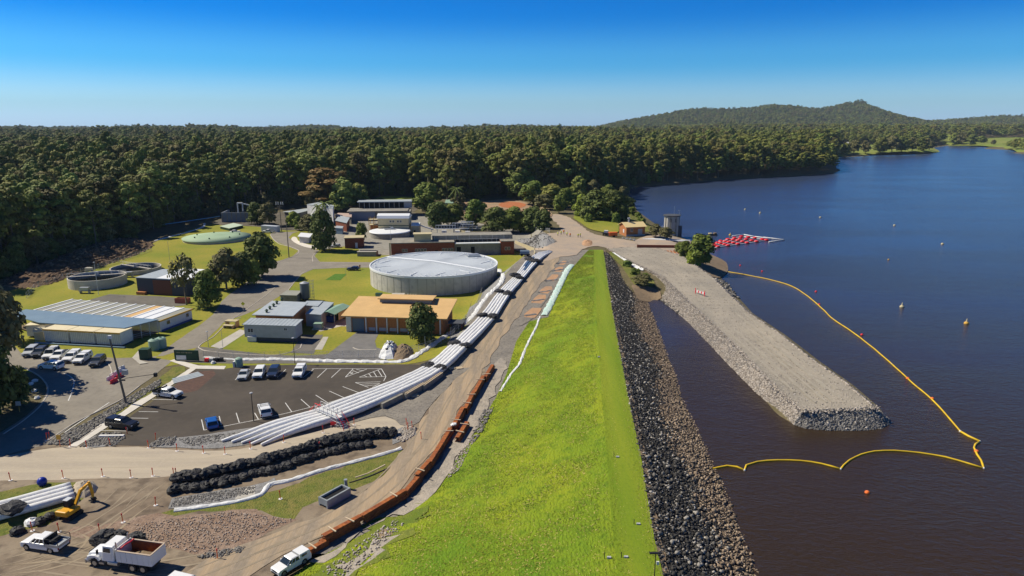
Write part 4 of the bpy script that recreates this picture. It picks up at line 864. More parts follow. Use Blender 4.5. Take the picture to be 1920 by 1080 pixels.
for k in range(-19, 20):
    u = k * 1.05; hl = math.sqrt(max(0, (RT_ - .3) ** 2 - u * u))
    for sgn in (-1, 1):
        p0 = Vector((c_ * u, s_ * u, roofz(abs(u)) + .05)); p1 = Vector((c_ * u - s_ * sgn * hl, s_ * u + c_ * sgn * hl, roofz(RT_) + .05)); rib.cyl(p0, p1, .035, n=4)
rib.build('roof_ribs', m_troof, tk)
MB().cyl((c_ * -RT_ * .98, s_ * -RT_ * .98, HT + .18), (0, 0, HT + .8), .28, n=6).cyl((0, 0, HT + .8), (c_ * RT_ * .98, s_ * RT_ * .98, HT + .18), .28, n=6).build('ridge_walkway', m_wroof, tk)
for i in range(26):
    a = 2 * math.pi * i / 26 + .1
    if abs(math.cos(a - rd)) > .97: continue
    for rr in (RT_ - 1.6,):
        x, y = rr * math.cos(a), rr * math.sin(a); MB().cyl((x, y, roofz(rr) - .05), (x, y, roofz(rr) + .4), .16, n=7).cyl((x, y, roofz(rr) + .4), (x, y, roofz(rr) + .55), .26, .05, n=7).build('roof_vent', m_wroof, tk)
    if i % 2 == 0:
        x0, y0 = (RT_ - 6.5) * math.cos(a), (RT_ - 6.5) * math.sin(a)
        MB().box((RT_ - 4) * math.cos(a), (RT_ - 4) * math.sin(a), roofz(RT_ - 4) + .12, 5.0, .22, .12, rz=a if i % 4 else rd + math.pi / 2).build('skylight_strip', m_wroof, tk)
x, y = 12, 12.5; MB().box(x, y, roofz(17) + .35, 4.4, 3.2, .5, rz=.3).box(x, y, roofz(17) + .7, 3.4, 2.3, .2, rz=.3).build('access_hatch', m_steel, tk)

# ---------------------------------------------------------------- orange-roofed workshop
p, rz_, Lw = frame((649, 623), (830, 629)); b = thing('workshop', 'orange-roofed brick workshop with white pillars and a raised clerestory, behind a round tree', 'building', p, rz_)
Dp = 12.5; Hh = 4.0
MB().b0(0, Lw, .9, Dp, 0, Hh).build('wall', m_obrick, b)
MB().prism([(-1.0, -.3), (Lw + 1.2, -.3), (Lw + 1.2, Dp + 1), (-1.0, Dp + 1)], lambda x, y: Hh + .05 + .11 * (y + .3), lambda x, y: Hh + .3 + .11 * (y + .3)).build('roof', m_brroof, b)
MB().b0(6, 19.5, Dp - 3.2, Dp + .5, Hh + 1.4, Hh + 2.35).build('clerestory', col('clerestory_glazing', (.16, .20, .23), rough=.3), b)
MB().b0(5.6, 20, Dp - 3.8, Dp + .9, Hh + 2.36, Hh + 2.6).build('clerestory_roof', m_brroof, b)
for i in range(8):
    x = 5.0 + i * 2.65; MB().b0(x - .14, x + .14, .35, .88, 0, Hh - .01).build('pillar', m_wwall, b)
MB().b0(0, .6, .3, .89, 0, Hh - .01).b0(.601, 1.2, .35, .89, 0, Hh - .01).build('pillar', m_wwall, b)
dr = MB().b0(1.4, 4.4, .84, .895, 0, 3.4).build('roller_door', col('blue_grey_door', (.13, .17, .21), rough=.6), b)
sl = MB()
for i in range(12): sl.b0(1.42, 4.38, .82, .84, .1 + i * .27, .16 + i * .27)
sl.build('door_slat', col('blue_grey_door', (.13, .17, .21)), dr)
for i in range(6):
    x = 6.35 + i * 2.65; MB().b0(x - .85, x + .85, .86, .897, .4, 1.2).build('wall_panel', m_gwall, b)
shd = thing('red_frame_shed', 'small dark open shed with red posts at the right end of the orange-roofed workshop', 'shed', G(842, 628), rz_)
for x, y in ((0, 0), (3.2, 0), (3.2, 3), (0, 3)): MB().b0(x - .08, x + .08, y - .08, y + .08, 0, 2.9).build('post', m_brick, shd)
MB().b0(-.3, 3.5, -.3, 3.3, 2.9, 3.05).build('roof', m_dkgrey, shd); MB().b0(.1, 3.1, 2.8, 2.9, 0, 2.6).build('back_wall', m_dkgrey, shd)

# ---------------------------------------------------------------- grey cabin, vented shed, container unit, green carport
p, rz_, Lw = frame((460, 640), (556, 643)); b = thing('site_cabin', 'long pale grey cabin on a dark base with a flat pale roof', 'building', p, rz_)
MB().b0(.5, Lw - .3, .3, 3.4, 0, 1.1).build('base', m_dkgrey, b); MB().b0(0, Lw, 0, 3.8, 1.1, 4.1).build('wall', m_gwall, b)
sheetroof(b, -.3, Lw + .3, -.3, 4.2, 4.1, 4.45, m_bgrey)
windows(b, [(1.5, 2.3, 1.3, .9, 0, -1), (Lw - 2.4, 3.0, .7, .55, 0, -1)]); MB().b0(.8, 2.9, -.5, -.004, .15, 1.3).build('utility_box', m_wwall, b)
bt = MB()
for i in range(20): bt.b0(.3 + i * (Lw - .6) / 19, .34 + i * (Lw - .6) / 19, -.03, -.004, 1.12, 4.05)
bt.build('cladding_batten', m_gwall, b)
def quadbuilding(name, label, cat, roof_px, z, mroof, mwall, th=.2, inset=.5, dz=(0, 0, 0, 0), rname='roof', lift=0.0):
    """roof outline given where it is seen at height z; walls drop from it to the ground"""
    w = [PZ(a, b_, z + lift) for a, b_ in roof_px]; cx = sum(q[0] for q in w) / len(w); cy = sum(q[1] for q in w) / len(w)
    o = thing(name, label, cat, (cx, cy, lift)); pl = [(q[0] - cx, q[1] - cy) for q in w]
    A = sum(pl[i][0] * pl[(i + 1) % len(pl)][1] - pl[(i + 1) % len(pl)][0] * pl[i][1] for i in range(len(pl)))
    dzl = list(dz) + [0] * (len(pl) - len(dz))
    if A < 0: pl = pl[::-1]; dzl = dzl[:len(pl)][::-1]
    n = len(pl); mb = MB(); mb.add([(x, y, z + dzl[i] - th) for i, (x, y) in enumerate(pl)] + [(x, y, z + dzl[i]) for i, (x, y) in enumerate(pl)], [tuple(range(n))[::-1], tuple(range(n, 2 * n))] + [(i, (i + 1) % n, n + (i + 1) % n, n + i) for i in range(n)])
    r_ = mb.build(rname, mroof, o)
    if mwall:
        k = 1 - inset / 6.0; mb = MB(); q = [(x * k, y * k) for x, y in pl]
        mb.add([(x, y, -.3) for x, y in q] + [(x, y, z + dzl[i] - th - .01) for i, (x, y) in enumerate(q)], [(i, (i + 1) % n, n + (i + 1) % n, n + i) for i in range(n)]); mb.build('wall', mwall, o)
    return o, pl, r_
b, pl, r_ = quadbuilding('vented_shed', 'skewed grey-roofed brick shed with a row of dark roof vents', 'building', [(472, 587), (550, 596), (578, 570), (510, 561)], 4.6, m_bgrey, m_obrick, inset=.7, dz=(-.4, .5, .5, -.4))
o0 = b.location
for (a, c) in ((500, 584), (506, 578), (513, 573), (519, 568), (528, 562)):
    q = PZ(a, c, 4.7); x, y = q[0] - o0.x, q[1] - o0.y
    MB().cyl((x, y, 4.35), (x, y, 5.0), .28, n=8).cyl((x, y, 5.0), (x, y, 5.35), .5, .1, n=10).build('roof_vent', m_dgreen, b)
b, pl, r_ = quadbuilding('grey_container_unit', 'pale grey flat-roofed unit between the vented shed and the green carport', 'building', [(572, 588), (602, 590), (626, 567), (598, 564)], 3.4, m_bgrey, m_gwall, inset=.2)
b, pl, r_ = quadbuilding('connecting_roof', 'low grey roof joining the vented shed to the pale unit', 'building', [(566, 572), (596, 574), (606, 564), (575, 564)], 3.6, m_bgrey, m_gwall, inset=.3)
p, rz_, Lw = frame((603, 607), (628, 609)); b = thing('green_carport', 'open carport with green gabled roof and a blue machine inside', 'carport', p, rz_)
for x in (0.1, Lw - .1):
    for y in (.1, 4, 8): MB().b0(x - .08, x + .08, y - .08, y + .08, 0, 2.7).build('post', m_steel, b)
MB().add([(-.3, -.3, 2.7), (Lw / 2, -.3, 3.3), (Lw + .3, -.3, 2.7), (-.3, 8.3, 2.7), (Lw / 2, 8.3, 3.3), (Lw + .3, 8.3, 2.7), (-.3, -.3, 2.85), (Lw / 2, -.3, 3.45), (Lw + .3, -.3, 2.85), (-.3, 8.3, 2.85), (Lw / 2, 8.3, 3.45), (Lw + .3, 8.3, 2.85)], [(0, 3, 4, 1), (1, 4, 5, 2), (6, 7, 10, 9), (7, 8, 11, 10), (0, 1, 7, 6), (1, 2, 8, 7), (3, 9, 10, 4), (4, 10, 11, 5), (0, 6, 9, 3), (2, 5, 11, 8)]).build('roof', m_green, b)
MB().b0(.2, Lw - .2, 7.6, 7.75, 0, 2.6).build('back_wall', m_dkgrey, b); MB().b0(Lw - .02, Lw + .03, 2, 7.5, .6, 2.6).build('side_screen', m_cream, b)
bm = thing('blue_machine', 'blue machine under the green carport', 'machine', b.location + Vector((1.0, 1.0, 0)), rz_)
MB().b0(0, 2.0, 0, 1.6, .2, 1.7).build('housing', col('machine_blue', (.02, .06, .22), rough=.5), bm); MB().cyl((1, .8, 1.7), (1, .8, 2.1), .3).build('cap', m_steel, bm); MB().b0(.1, 1.9, .1, 1.5, 0, .2).build('skid', m_blackp, bm)
p = G(789 * .25 + 400, 500 + 495 * .25); t_ = thing('plant_box', 'pale green plant box on a concrete slab in front of the blue machine', 'machine', G(597, 617)); MB().b0(-1.1, 1.1, -.8, .8, .3, 1.6).build('housing', m_tgreen, t_); MB().b0(-1.4, 1.4, -1, 1, 0, .3).build('slab', m_conc, t_); MB().b0(-.9, .9, -.81, -.805, .5, 1.4).build('door', m_gwall, t_)
# picnic shelter-like bench box left of the cabin
t_ = thing('timber_shelter', 'small timber shelter with two-step roof beside the footpath left of the grey cabin', 'shelter', G(432, 614), R(-12))
MB().b0(-1.6, 1.6, 0, 1.8, 1.5, 1.65).build('roof', m_cream, t_); MB().b0(-1.5, 1.3, -1.2, 0, .7, .82).build('bench', m_cream, t_)
for x in (-1.4, 1.4):
    MB().b0(x - .08, x + .08, .1, 1.7, 0, 1.5).build('post', m_wood, t_); MB().b0(x * .85 - .05, x * .85 + .05, -1.1, -.1, 0, .7).build('leg', m_wood, t_)
# silo with ladder frame, lean-to
t_ = thing('silo', 'dark grey cylindrical silo in a caged ladder frame on the lawn', 'silo', G(573, 563)); MB().cyl((0, 0, .8), (0, 0, 5.2), 1.35, n=20).build('barrel', col('silo_grey', (.13, .15, .17), rough=.5), t_); MB().cyl((0, 0, 0), (0, 0, .8), .5, 1.35, n=20).build('hopper', m_dkgrey, t_); MB().cyl((0, 0, 5.2), (0, 0, 5.6), 1.35, .4, n=20).build('top', m_steel, t_)
cg = MB()
for x, y in ((1.6, -1.2), (2.6, -1.2), (1.6, 0), (2.6, 0)): cg.cyl((x, y, 0), (x, y, 6.2), .05, n=5)
for z in range(1, 7): cg.box(2.1, -1.2, z, 1, .05, .05); cg.box(2.1, 0, z, 1, .05, .05); cg.box(2.6, -.6, z, .05, 1.2, .05)
cg.build('ladder_frame', m_steel, t_)
b, pl, r_ = quadbuilding('lean_to', 'low brown-grey lean-to shed left of the silo', 'shed', [(524, 553), (556, 554), (566, 545), (538, 544)], 2.6, m_stripe, m_conc2, inset=.4)

# ---------------------------------------------------------------- brick filter building
p, rz_, Lw = frame((734, 482), (964, 477)); b = thing('filter_building', 'long red brick filter building with flat concrete parapets behind the round reservoir', 'building', p, rz_)
w1 = Lw * 117 / 230; w2 = Lw * 205 / 230; Hh = 5.2
MB().b0(0, w1, 0, 12, -.2, Hh).build('brick_wall', m_brick, b); MB().b0(-.1, w1 + .1, -.12, 12, Hh + .001, Hh + .3).build('parapet', m_conc2, b)
MB().b0(w1 + .101, w2 - .001, 1.2, 12, -.2, 4.4).build('concrete_wall', m_conc2, b); MB().b0(w1 + .3, w2 - .2, .4, 2.4, 4.41, 4.75).build('awning', m_wroof, b)
MB().b0(w2, Lw, 0, 12, -.2, Hh).build('brick_wing', m_brick, b); MB().b0(w2 - .05, Lw + .1, -.12, 12, Hh + .001, Hh + .25).build('wing_parapet', m_conc2, b)
MB().b0(8.8, 15.4, 2, 6, Hh + .3, Hh + 3.0).build('upper_room', m_cream, b); MB().b0(8.5, 15.7, 1.7, 6.3, Hh + 3.001, Hh + 3.3).build('upper_roof', m_cream, b)
MB().b0(15.8, Lw, 5.5, 13, Hh + .3, Hh + 1.9).build('rear_parapet', m_conc2, b)
for i in range(7):
    x = 16.5 + i * 4.6; MB().b0(x, x + .4, 5.2, 5.499, Hh + .3, Hh + 2.0).build('parapet_pier', m_conc, b)
MB().b0(w1 + 1, w1 + 2.6, 1.15, 1.197, .5, 3.2).b0(w1 + 6.5, w1 + 8, 1.15, 1.197, .5, 3.2).build('dark_panel', m_dark, b)
ws = []
for x0, n in ((4.6, 2), (9.6, 4), (20.0, 4), (w2 + 2.0, 2)):
    for k in range(n): ws.append((x0 + k * 1.15, 1.9, .8, 1.1, 0, -1))
windows(b, ws)
MB().b0(16.8, 18, -.05, -.003, 0, 2.3).build('door', m_dark, b); MB().b0(-.7, -.15, -.3, .3, 0, Hh + .4).build('corner_pier', m_cream, b)
rl = MB()
for i in range(20): rl.b0(w1 + .5 + i * 1.8, w1 + .56 + i * 1.8, 3.0, 3.05, Hh - .6, Hh + .8)
rl.b0(w1 + .5, Lw - 1, 3.0, 3.05, Hh + .76, Hh + .82); rl.build('railing', m_rail, b)
for k, (a, c, s) in enumerate(((748, 479, 1.2), (775, 480, 1.1), (797, 479, 1.4))):
    t_ = thing('white_tote', ['white plastic tote against the brick wall, left of the group', 'white plastic tote against the brick wall, middle of the group', 'blue-lidded white tote against the brick wall, right of the group'][k], 'container', G(a, c + 3)); MB().b0(-s, s, -.6, .6, 0, 1.2).build('tub', m_wwall, t_); MB().b0(-s, s, -.62, .62, 1.2, 1.35).build('lid', m_bpipe if k == 2 else m_gwall, t_)
# retaining wall + bins at its right
def wallstrip(name, label, cat, pxs, h, th, m, z=None, parts='panel', n=None):
    pts = [G(a, b_) for a, b_ in pxs]; o = thing(name, label, cat, pts[0]); 
    for i in range(len(pts) - 1):
        a, c = pts[i] - pts[0], pts[i + 1] - pts[0]; d = c - a; L_ = math.hypot(d.x, d.y); an = math.atan2(d.y, d.x); k = n or max(1, int(L_ / 3))
        for j in range(k):
            f = (j + .5) / k; MB().box(a.x + d.x * f, a.y + d.y * f, a.z + d.z * f + h / 2, L_ / k - .03, th, h, rz=an).build(parts, m, o)
    return o
wallstrip('retaining_wall', 'curved cream retaining wall between the gravel pile and the pipeline', 'wall', [(966, 458), (985, 466), (1000, 473), (1003, 482)], 1.6, .3, m_cream)
t_ = thing('blue_grey_tanker', 'small blue-grey tank trailer in the shade under the retaining wall', 'trailer', G(984, 480)); MB().cyl((-1.6, 0, 1.3), (1.6, 0, 1.3), .8, n=14).build('tank', col('blue_grey_paint', (.15, .20, .26), rough=.5), t_); MB().b0(-1.8, 1.8, -.7, .7, .4, .6).build('chassis', m_blackp, t_)
for x in (-1, 1): MB().cyl((x, -.8, .4), (x, .8, .4), .4, n=12).build('wheel', m_tyre, t_)
# gravel pile
def mound(name, label, cat, px, h, m, seed=0, kind=None, rk=None):
    pl = [tuple(G(a, b_))[:2] for a, b_ in px]; cx = sum(q[0] for q in pl) / len(pl); cy = sum(q[1] for q in pl) / len(pl); pl = spline(pl, 1.0); nr = 8; q = random.Random(seed)
    V = [(cx, cy, float(H(cx, cy)) + h)]; Fa = []; n = len(pl)
    for r_ in range(1, nr + 1):
        t = r_ / nr
        for x, y in pl: 
            xx, yy = cx + (x - cx) * t, cy + (y - cy) * t; V.append((xx, yy, float(H(xx, yy)) + h * (1 - t ** 1.7) * (1 + q.uniform(-.12, .12)) + (-.1 if r_ == nr else q.uniform(-.05, .05) * h)))
    Fa = [(0, 1 + i, 1 + (i + 1) % n) for i in range(n)] + [(1 + (r_ - 1) * n + i, 1 + r_ * n + i, 1 + r_ * n + (i + 1) % n, 1 + (r_ - 1) * n + (i + 1) % n) for r_ in range(1, nr) for i in range(n)]
    me = bpy.data.meshes.new(name); me.from_pydata(V, [], Fa); me.update(); me.materials.append(m)
    if sum(p.normal.z for p in me.polygons) < 0: me.flip_normals()
    o = bpy.data.objects.new(name, me); COL.objects.link(o); tag(o, label, cat, kind=kind)
    if rk:
        n_, s0, s1, rm = rk; a = np.array([V[rnd.randrange(len(V))] for _ in range(n_)]) + rs.uniform(-.5, .5, (n_, 3)) * [1, 1, .1]; rocks('loose_stones', a, rs.uniform(s0, s1, n_), rm, .4, parent=o)
    return o
mound('gravel_pile', 'heap of dark grey gravel beside the haul road junction', 'gravel pile', [(966, 456), (985, 446), (1010, 442), (1035, 447), (1043, 456), (1020, 464), (990, 463)], 2.2, m_gravel, 3, rk=(500, .15, .4, m_rkD))
mound('orange_soil_heap', 'small heap of orange soil at the end of the grass crest', 'soil heap', [(1090, 458), (1095, 450), (1105, 449), (1112, 455), (1108, 462), (1095, 463)], .8, m_orange, 4)
mound('soil_pile', 'grey-brown soil pile near the palm tree at the forest edge', 'soil heap', [(855, 398), (868, 385), (890, 382), (905, 392), (885, 400)], 3, m_bankd, 5)

# ---------------------------------------------------------------- cream two-storey building
p, rz_, Lw = frame((710, 441), (767, 441)); b = thing('cream_building', 'cream two-storey building with a pale metal roof and small paired windows', 'building', p, rz_)
h1 = hz(p, 409); MB().b0(0, Lw, 0, 9, 0, h1).build('wall', m_cream, b); MB().b0(-.12, Lw + .12, -.12, -.002, h1 * .55, h1 * .55 + .3).build('string_course', m_dgreen, b)
MB().ext([(-.5, h1), (0, h1 + 1.1), (2.5, h1 + 1.9), (9.4, h1 + .2), (9.4, h1 + .01), (-.5, h1 - .15)], -.4, Lw + .4).build('roof', m_wroof, b)
windows(b, [(Lw * .41, h1 * .75, .8, .9, 0, -1), (Lw * .50, h1 * .75, .8, .9, 0, -1), (Lw * .65, h1 * .75, .8, .9, 0, -1), (Lw * .74, h1 * .75, .8, .9, 0, -1)], m_wwall)
windows(b, [(3, h1 * .7, .9, 1.0, Lw, 'x'), (6, h1 * .3, .9, 1.0, Lw, 'x')], m_wwall)
b2 = thing('cream_annex', 'small cream annex with stairs on the right side of the cream building', 'building', G(772, 440), rz_); MB().b0(0, 3.6, 0, 5, 0, 4.2).build('wall', m_cream, b2); gable(b2, 0, 3.6, 0, 5, 4.2, 1.0, m_wroof, over=.2, wallm=m_cream); MB().b0(1.0, 1.8, -.04, -.003, 0, 2.1).build('door', m_dark, b2)
b3 = thing('yellow_platform', 'mustard yellow stair platform left of the cream building', 'platform', G(692, 432), 0)
for z in (2.5, 5.0): MB().b0(0, 4.6, 0, 3.5, z, z + .25).build('deck', m_cream, b3)
for x in (0.1, 2.3, 4.5):
    for y in (.1, 3.4): MB().b0(x - .1, x + .1, y - .1, y + .1, 0, 6.2).build('post', m_yel, b3)
MB().b0(0, 4.6, -.02, .02, 5.9, 6.0).b0(0, 4.6, -.02, .02, 3.4, 3.5).build('rail', m_yel, b3); MB().b0(.5, 4.4, .6, 3.2, 0, 2.49).build('store_room', m_obrick, b3)
# conveyor arm
t_ = thing('conveyor', 'white conveyor arm slanting down beside the cream building', 'conveyor', G(797, 438)); MB().box(0, 0, 3.2, 8.5, .7, .5, ry=R(18)).build('belt', m_wwall, t_)
for x in (-3, 3): MB().b0(x - .1, x + .1, -.3, .3, 0, 3.2 - x * .3).build('leg', m_steel, t_)
# white-topped round tank in front of the cream building
c0 = G(728, 447); t_ = thing('dished_tank', 'shallow round tank with bright white top in front of the cream building', 'water tank', c0 + Vector((0, 5, 0)))
MB().lathe([(9.0, 0), (9.0, 2.5)], 48).build('wall', m_conc2, t_, smooth=True); MB().lathe([(9.3, 2.45), (9.3, 2.8), (8.9, 2.85), (4, 3.2), (.01, 3.35)], 48).build('roof', m_wroof, t_, smooth=True); MB().box(0, 0, 3.6, 5, 1.2, .3, rz=.2).box(1, .5, 4.0, 1.2, 1.2, .7).build('walkway', m_steel, t_)
# brick hut, concrete box
p, rz_, Lw = frame((647, 466), (682, 465)); b = thing('brick_hut', 'brick hut with a flat sandy roof and white door near the big dark tree', 'building', p, rz_); MB().b0(0, Lw, 0, 6, 0, 4.2).build('wall', m_brick, b); MB().b0(-.3, Lw + .3, -.3, 6.3, 4.201, 4.45).build('roof', m_cream, b); MB().b0(Lw * .55, Lw * .55 + 1, -.05, -.003, 0, 2.3).build('door', m_wwall, b)
p, rz_, Lw = frame((670, 481), (705, 481)); b = thing('concrete_pit', 'low concrete box pit with a pale lid beside the side road', 'concrete box', p, rz_); MB().b0(0, Lw, 0, .25, 0, 1.7).b0(0, Lw, 4.5, 4.75, 0, 1.7).b0(0, .25, .251, 4.499, 0, 1.7).b0(Lw - .25, Lw, .251, 4.499, 0, 1.7).build('wall', m_conc2, b); MB().b0(-.1, Lw + .1, -.1, 1.5, 1.701, 1.9).build('lid', m_conc, b); MB().b0(.25, Lw - .25, 1.5, 4.5, 1.2, 1.3).build('grating', m_dark, b)

# ---------------------------------------------------------------- concrete basins and sheds at the back
p, rz_, Lw = frame((655, 414), (770, 412)); b = thing('basin_block', 'long grey concrete basin block with flat canopy roofs in front of the forest', 'building', p, rz_)
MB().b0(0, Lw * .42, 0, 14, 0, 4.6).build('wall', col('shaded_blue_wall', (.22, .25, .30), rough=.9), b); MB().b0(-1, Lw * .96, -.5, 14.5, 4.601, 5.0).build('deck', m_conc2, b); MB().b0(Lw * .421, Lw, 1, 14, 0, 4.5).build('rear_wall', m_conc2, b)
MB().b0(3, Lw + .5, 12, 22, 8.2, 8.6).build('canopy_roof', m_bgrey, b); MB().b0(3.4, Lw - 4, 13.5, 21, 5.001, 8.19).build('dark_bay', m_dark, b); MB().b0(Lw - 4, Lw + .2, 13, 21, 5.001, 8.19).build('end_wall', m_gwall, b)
for i in range(10): MB().b0(4 + i * (Lw - 8) / 9, 4.25 + i * (Lw - 8) / 9, 12.3, 12.55, 5.001, 8.19).build('column', m_conc, b)
rl = MB()
for i in range(22): rl.b0(i * Lw / 22, i * Lw / 22 + .06, -.3, -.24, 5.0, 6.1)
rl.b0(0, Lw * .95, -.3, -.24, 6.05, 6.12); rl.build('railing', m_rail, b)
b, pl, r_ = quadbuilding('tall_white_shed', 'tall white windowless shed among trees at the back of the plant', 'building', [(575, 383), (624, 391), (626, 385), (598, 379)], 9.0, m_bgrey, m_wwall, inset=.1)
for lab, px in (('long low pale blue roof left of the tall white shed', [(530, 395), (574, 389), (600, 390), (560, 401)]), ('pale blue sloping roof in front of the tall white shed', [(572, 402), (600, 396), (612, 402), (585, 408)])):
    quadbuilding('blue_roof_shed', lab, 'building', px, 4.5, m_bgrey, m_dkgrey, inset=.5, dz=(-.5, -.5, .5, .5))
quadbuilding('pale_blue_annex', 'pale blue hipped roof building right of the big dark tree', 'building', [(628, 413), (650, 418), (656, 410), (636, 406)], 4.5, m_bgrey, m_brick, inset=.5, dz=(0, 0, .6, .6))
quadbuilding('pink_flat_roof', 'flat pinkish roofed building left of the basin block', 'building', [(628, 404), (659, 407), (660, 400), (634, 399)], 4.0, mat('pinkish_roof', (.45, .34, .29), rough=.9), m_conc2, inset=.4)
quadbuilding('small_blue_kiosk', 'small pale blue kiosk behind the big dark tree', 'building', [(628, 427), (642, 428), (644, 424), (631, 423)], 3.0, m_bgrey, m_blue, inset=.3)
b, pl, r_ = quadbuilding('white_shelter', 'open white flat-roofed shelter on the island of the turning circle', 'shelter', [(558, 443), (580, 445), (588, 438), (564, 436)], 3.0, m_wroof, m_gwall, inset=1.2)
quadbuilding('rear_kiosk', 'small grey-white kiosk right of the basin block', 'building', [(790, 388), (803, 388), (803, 384), (792, 384)], 4.5, m_wroof, m_gwall, inset=.3)
quadbuilding('green_shade_tent', 'pale green shade tent at the forest edge behind the palm', 'tent', [(834, 380), (850, 381), (850, 374), (836, 374)], 4.5, m_tgreen, m_tgreen, inset=.3)
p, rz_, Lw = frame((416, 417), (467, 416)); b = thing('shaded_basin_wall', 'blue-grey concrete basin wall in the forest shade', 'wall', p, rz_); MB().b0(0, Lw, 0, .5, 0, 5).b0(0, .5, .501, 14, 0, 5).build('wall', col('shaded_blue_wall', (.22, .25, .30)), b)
for i in range(6): MB().b0(i * Lw / 6 + .5, i * Lw / 6 + .9, -.3, -.001, 0, 5.2).build('buttress', m_conc2, b)
b = thing('pipe_gantry', 'white pipe gantry standing on the shaded basin wall', 'gantry', G(448, 414)); MB().cyl((0, 0, 0), (0, 0, 9.5), .35, n=8).cyl((0, 0, 9.3), (2.6, 0, 9.3), .35, n=8).cyl((2.6, 0, 9.5), (2.6, 0, 5), .35, n=8).build('riser', m_rail, b); MB().box(7, 0, 8, 9, .5, .5, ry=R(14)).build('arm', m_rail, b)
# machinery: scraper trusses + round tank beyond
def ringtank(name, label, c, r, h, mw=m_conc, bridge=True, rim=.3, waterz=None, rzb=.4):
    o = thing(name, label, 'water tank', c); MB().lathe([(r, -.2), (r, h), (r - rim, h), (r - rim, .2)], 56).build('wall', mw, o, smooth=False)
    MB().lathe([(r - rim, (waterz if waterz is not None else h - .9)), (.01, (waterz if waterz is not None else h - .9))], 48).build('water_surface', m_water2, o)
    if bridge:
        MB().box(0, 0, h + .15, 2 * r + .6, .9, .12, rz=rzb).build('bridge_deck', m_conc, o); rl = MB()
        c_, s_ = math.cos(rzb), math.sin(rzb)
        for sgn in (-.42, .42):
            for i in range(9):
                u = -r + i * r / 4; rl.cyl((c_ * u - s_ * sgn, s_ * u + c_ * sgn, h + .2), (c_ * u - s_ * sgn, s_ * u + c_ * sgn, h + 1.2), .03, n=4)
            rl.cyl((-c_ * r - s_ * sgn, -s_ * r + c_ * sgn, h + 1.2), (c_ * r - s_ * sgn, s_ * r + c_ * sgn, h + 1.2), .03, n=4)
        rl.build('bridge_rail', m_rail, o); MB().cyl((0, 0, h + .2), (0, 0, h + 1.3), .55, n=10).build('drive_head', m_steel, o)
    return o
m_tw = col('pale_tank_render', (.60, .56, .48), c2=(.50, .46, .40), scale=.6, rough=.9)
c_a = G(165, 545); ringtank('clarifier_tank', 'near open round clarifier with pale wall and dark water on the lawn', c_a + Vector((-1.5, 8.0, 0)), 8.2, 3.0, m_tw, rzb=.35)
c_b = G(233, 517); ringtank('clarifier_tank', 'farther open round clarifier with a dark interior and bridge, beyond the near one', c_b + Vector((0, 7.6, 0)), 8.0, 1.5, m_tw, rzb=-.5)
for k, (a, c, s) in enumerate(((160, 550, 1.3), (210, 537, 1.0), (243, 520, 1.0), (168, 512, 1.1))):
    t_ = thing('valve_platform', ['steel valve platform with white box in front of the near clarifier', 'grey control box right of the near clarifier', 'grey pump box in front of the farther clarifier', 'pale hooded box behind the near clarifier'][k], 'machine', G(a, c))
    MB().b0(-s, s, -.6, .6, .9, 1.9).build('housing', m_steel if k != 3 else m_tw, t_); MB().b0(-s * 1.2, s * 1.2, -.8, .8, .8, .89).build('platform', m_conc2, t_)
    for x in (-s, s): MB().b0(x - .06, x + .06, -.6, .6, 0, .8).build('leg', m_steel, t_)
c0 = G(905, 441); ringtank('round_basin', 'round concrete basin with sandy rim behind the filter building', c0 + Vector((-3, 9, 0)), 8.5, 1.6, m_cream, rzb=.2)
def truss(name, label, a, c, L_, h, rz=0.0, z0=0.0):
    o = thing(name, label, 'machinery', G(a, c), rz); tr = MB()
    for y in (0, 1.2):
        tr.b0(0, L_, y, y + .12, z0, z0 + .14).b0(0, L_, y, y + .12, z0 + h, z0 + h + .14)
        for i in range(int(L_ / 1.3) + 1): tr.b0(i * 1.3, i * 1.3 + .1, y, y + .1, z0 + .14, z0 + h)
    tr.build('truss', m_rail, o); MB().b0(0, L_, .12, 1.2, z0 + .02, z0 + .08).build('walkway', m_steel, o)
    for x in (.5, L_ - 1): MB().b0(x, x + .3, .3, .9, 0, z0).build('leg', m_steel, o)
    return o
truss('scraper_bridge', 'white truss walkway at the left end of the machinery group behind the filter building', 817, 439, 9.5, 1.6, 0, 2.4)
truss('scraper_bridge', 'tall white truss walkway in the middle of the machinery group', 848, 438, 8, 2.6, .05, 2.2)
truss('scraper_bridge', 'cream-topped truss walkway at the right end of the machinery group', 865, 436, 6, 1.5, -.05, 3.6)
for k, (a, c) in enumerate(((833, 440), (858, 441), (877, 442))):
    t_ = thing('plant_box', ['white equipment box under the left truss', 'white equipment box under the middle truss', 'white equipment box under the right truss'][k], 'machine', G(a, c)); MB().b0(-1.1, 1.1, -.8, .8, 0, 2.1).build('housing', m_wwall, t_); MB().b0(-.4, .4, -.83, -.803, .1, 1.8).build('door', m_gwall, t_)

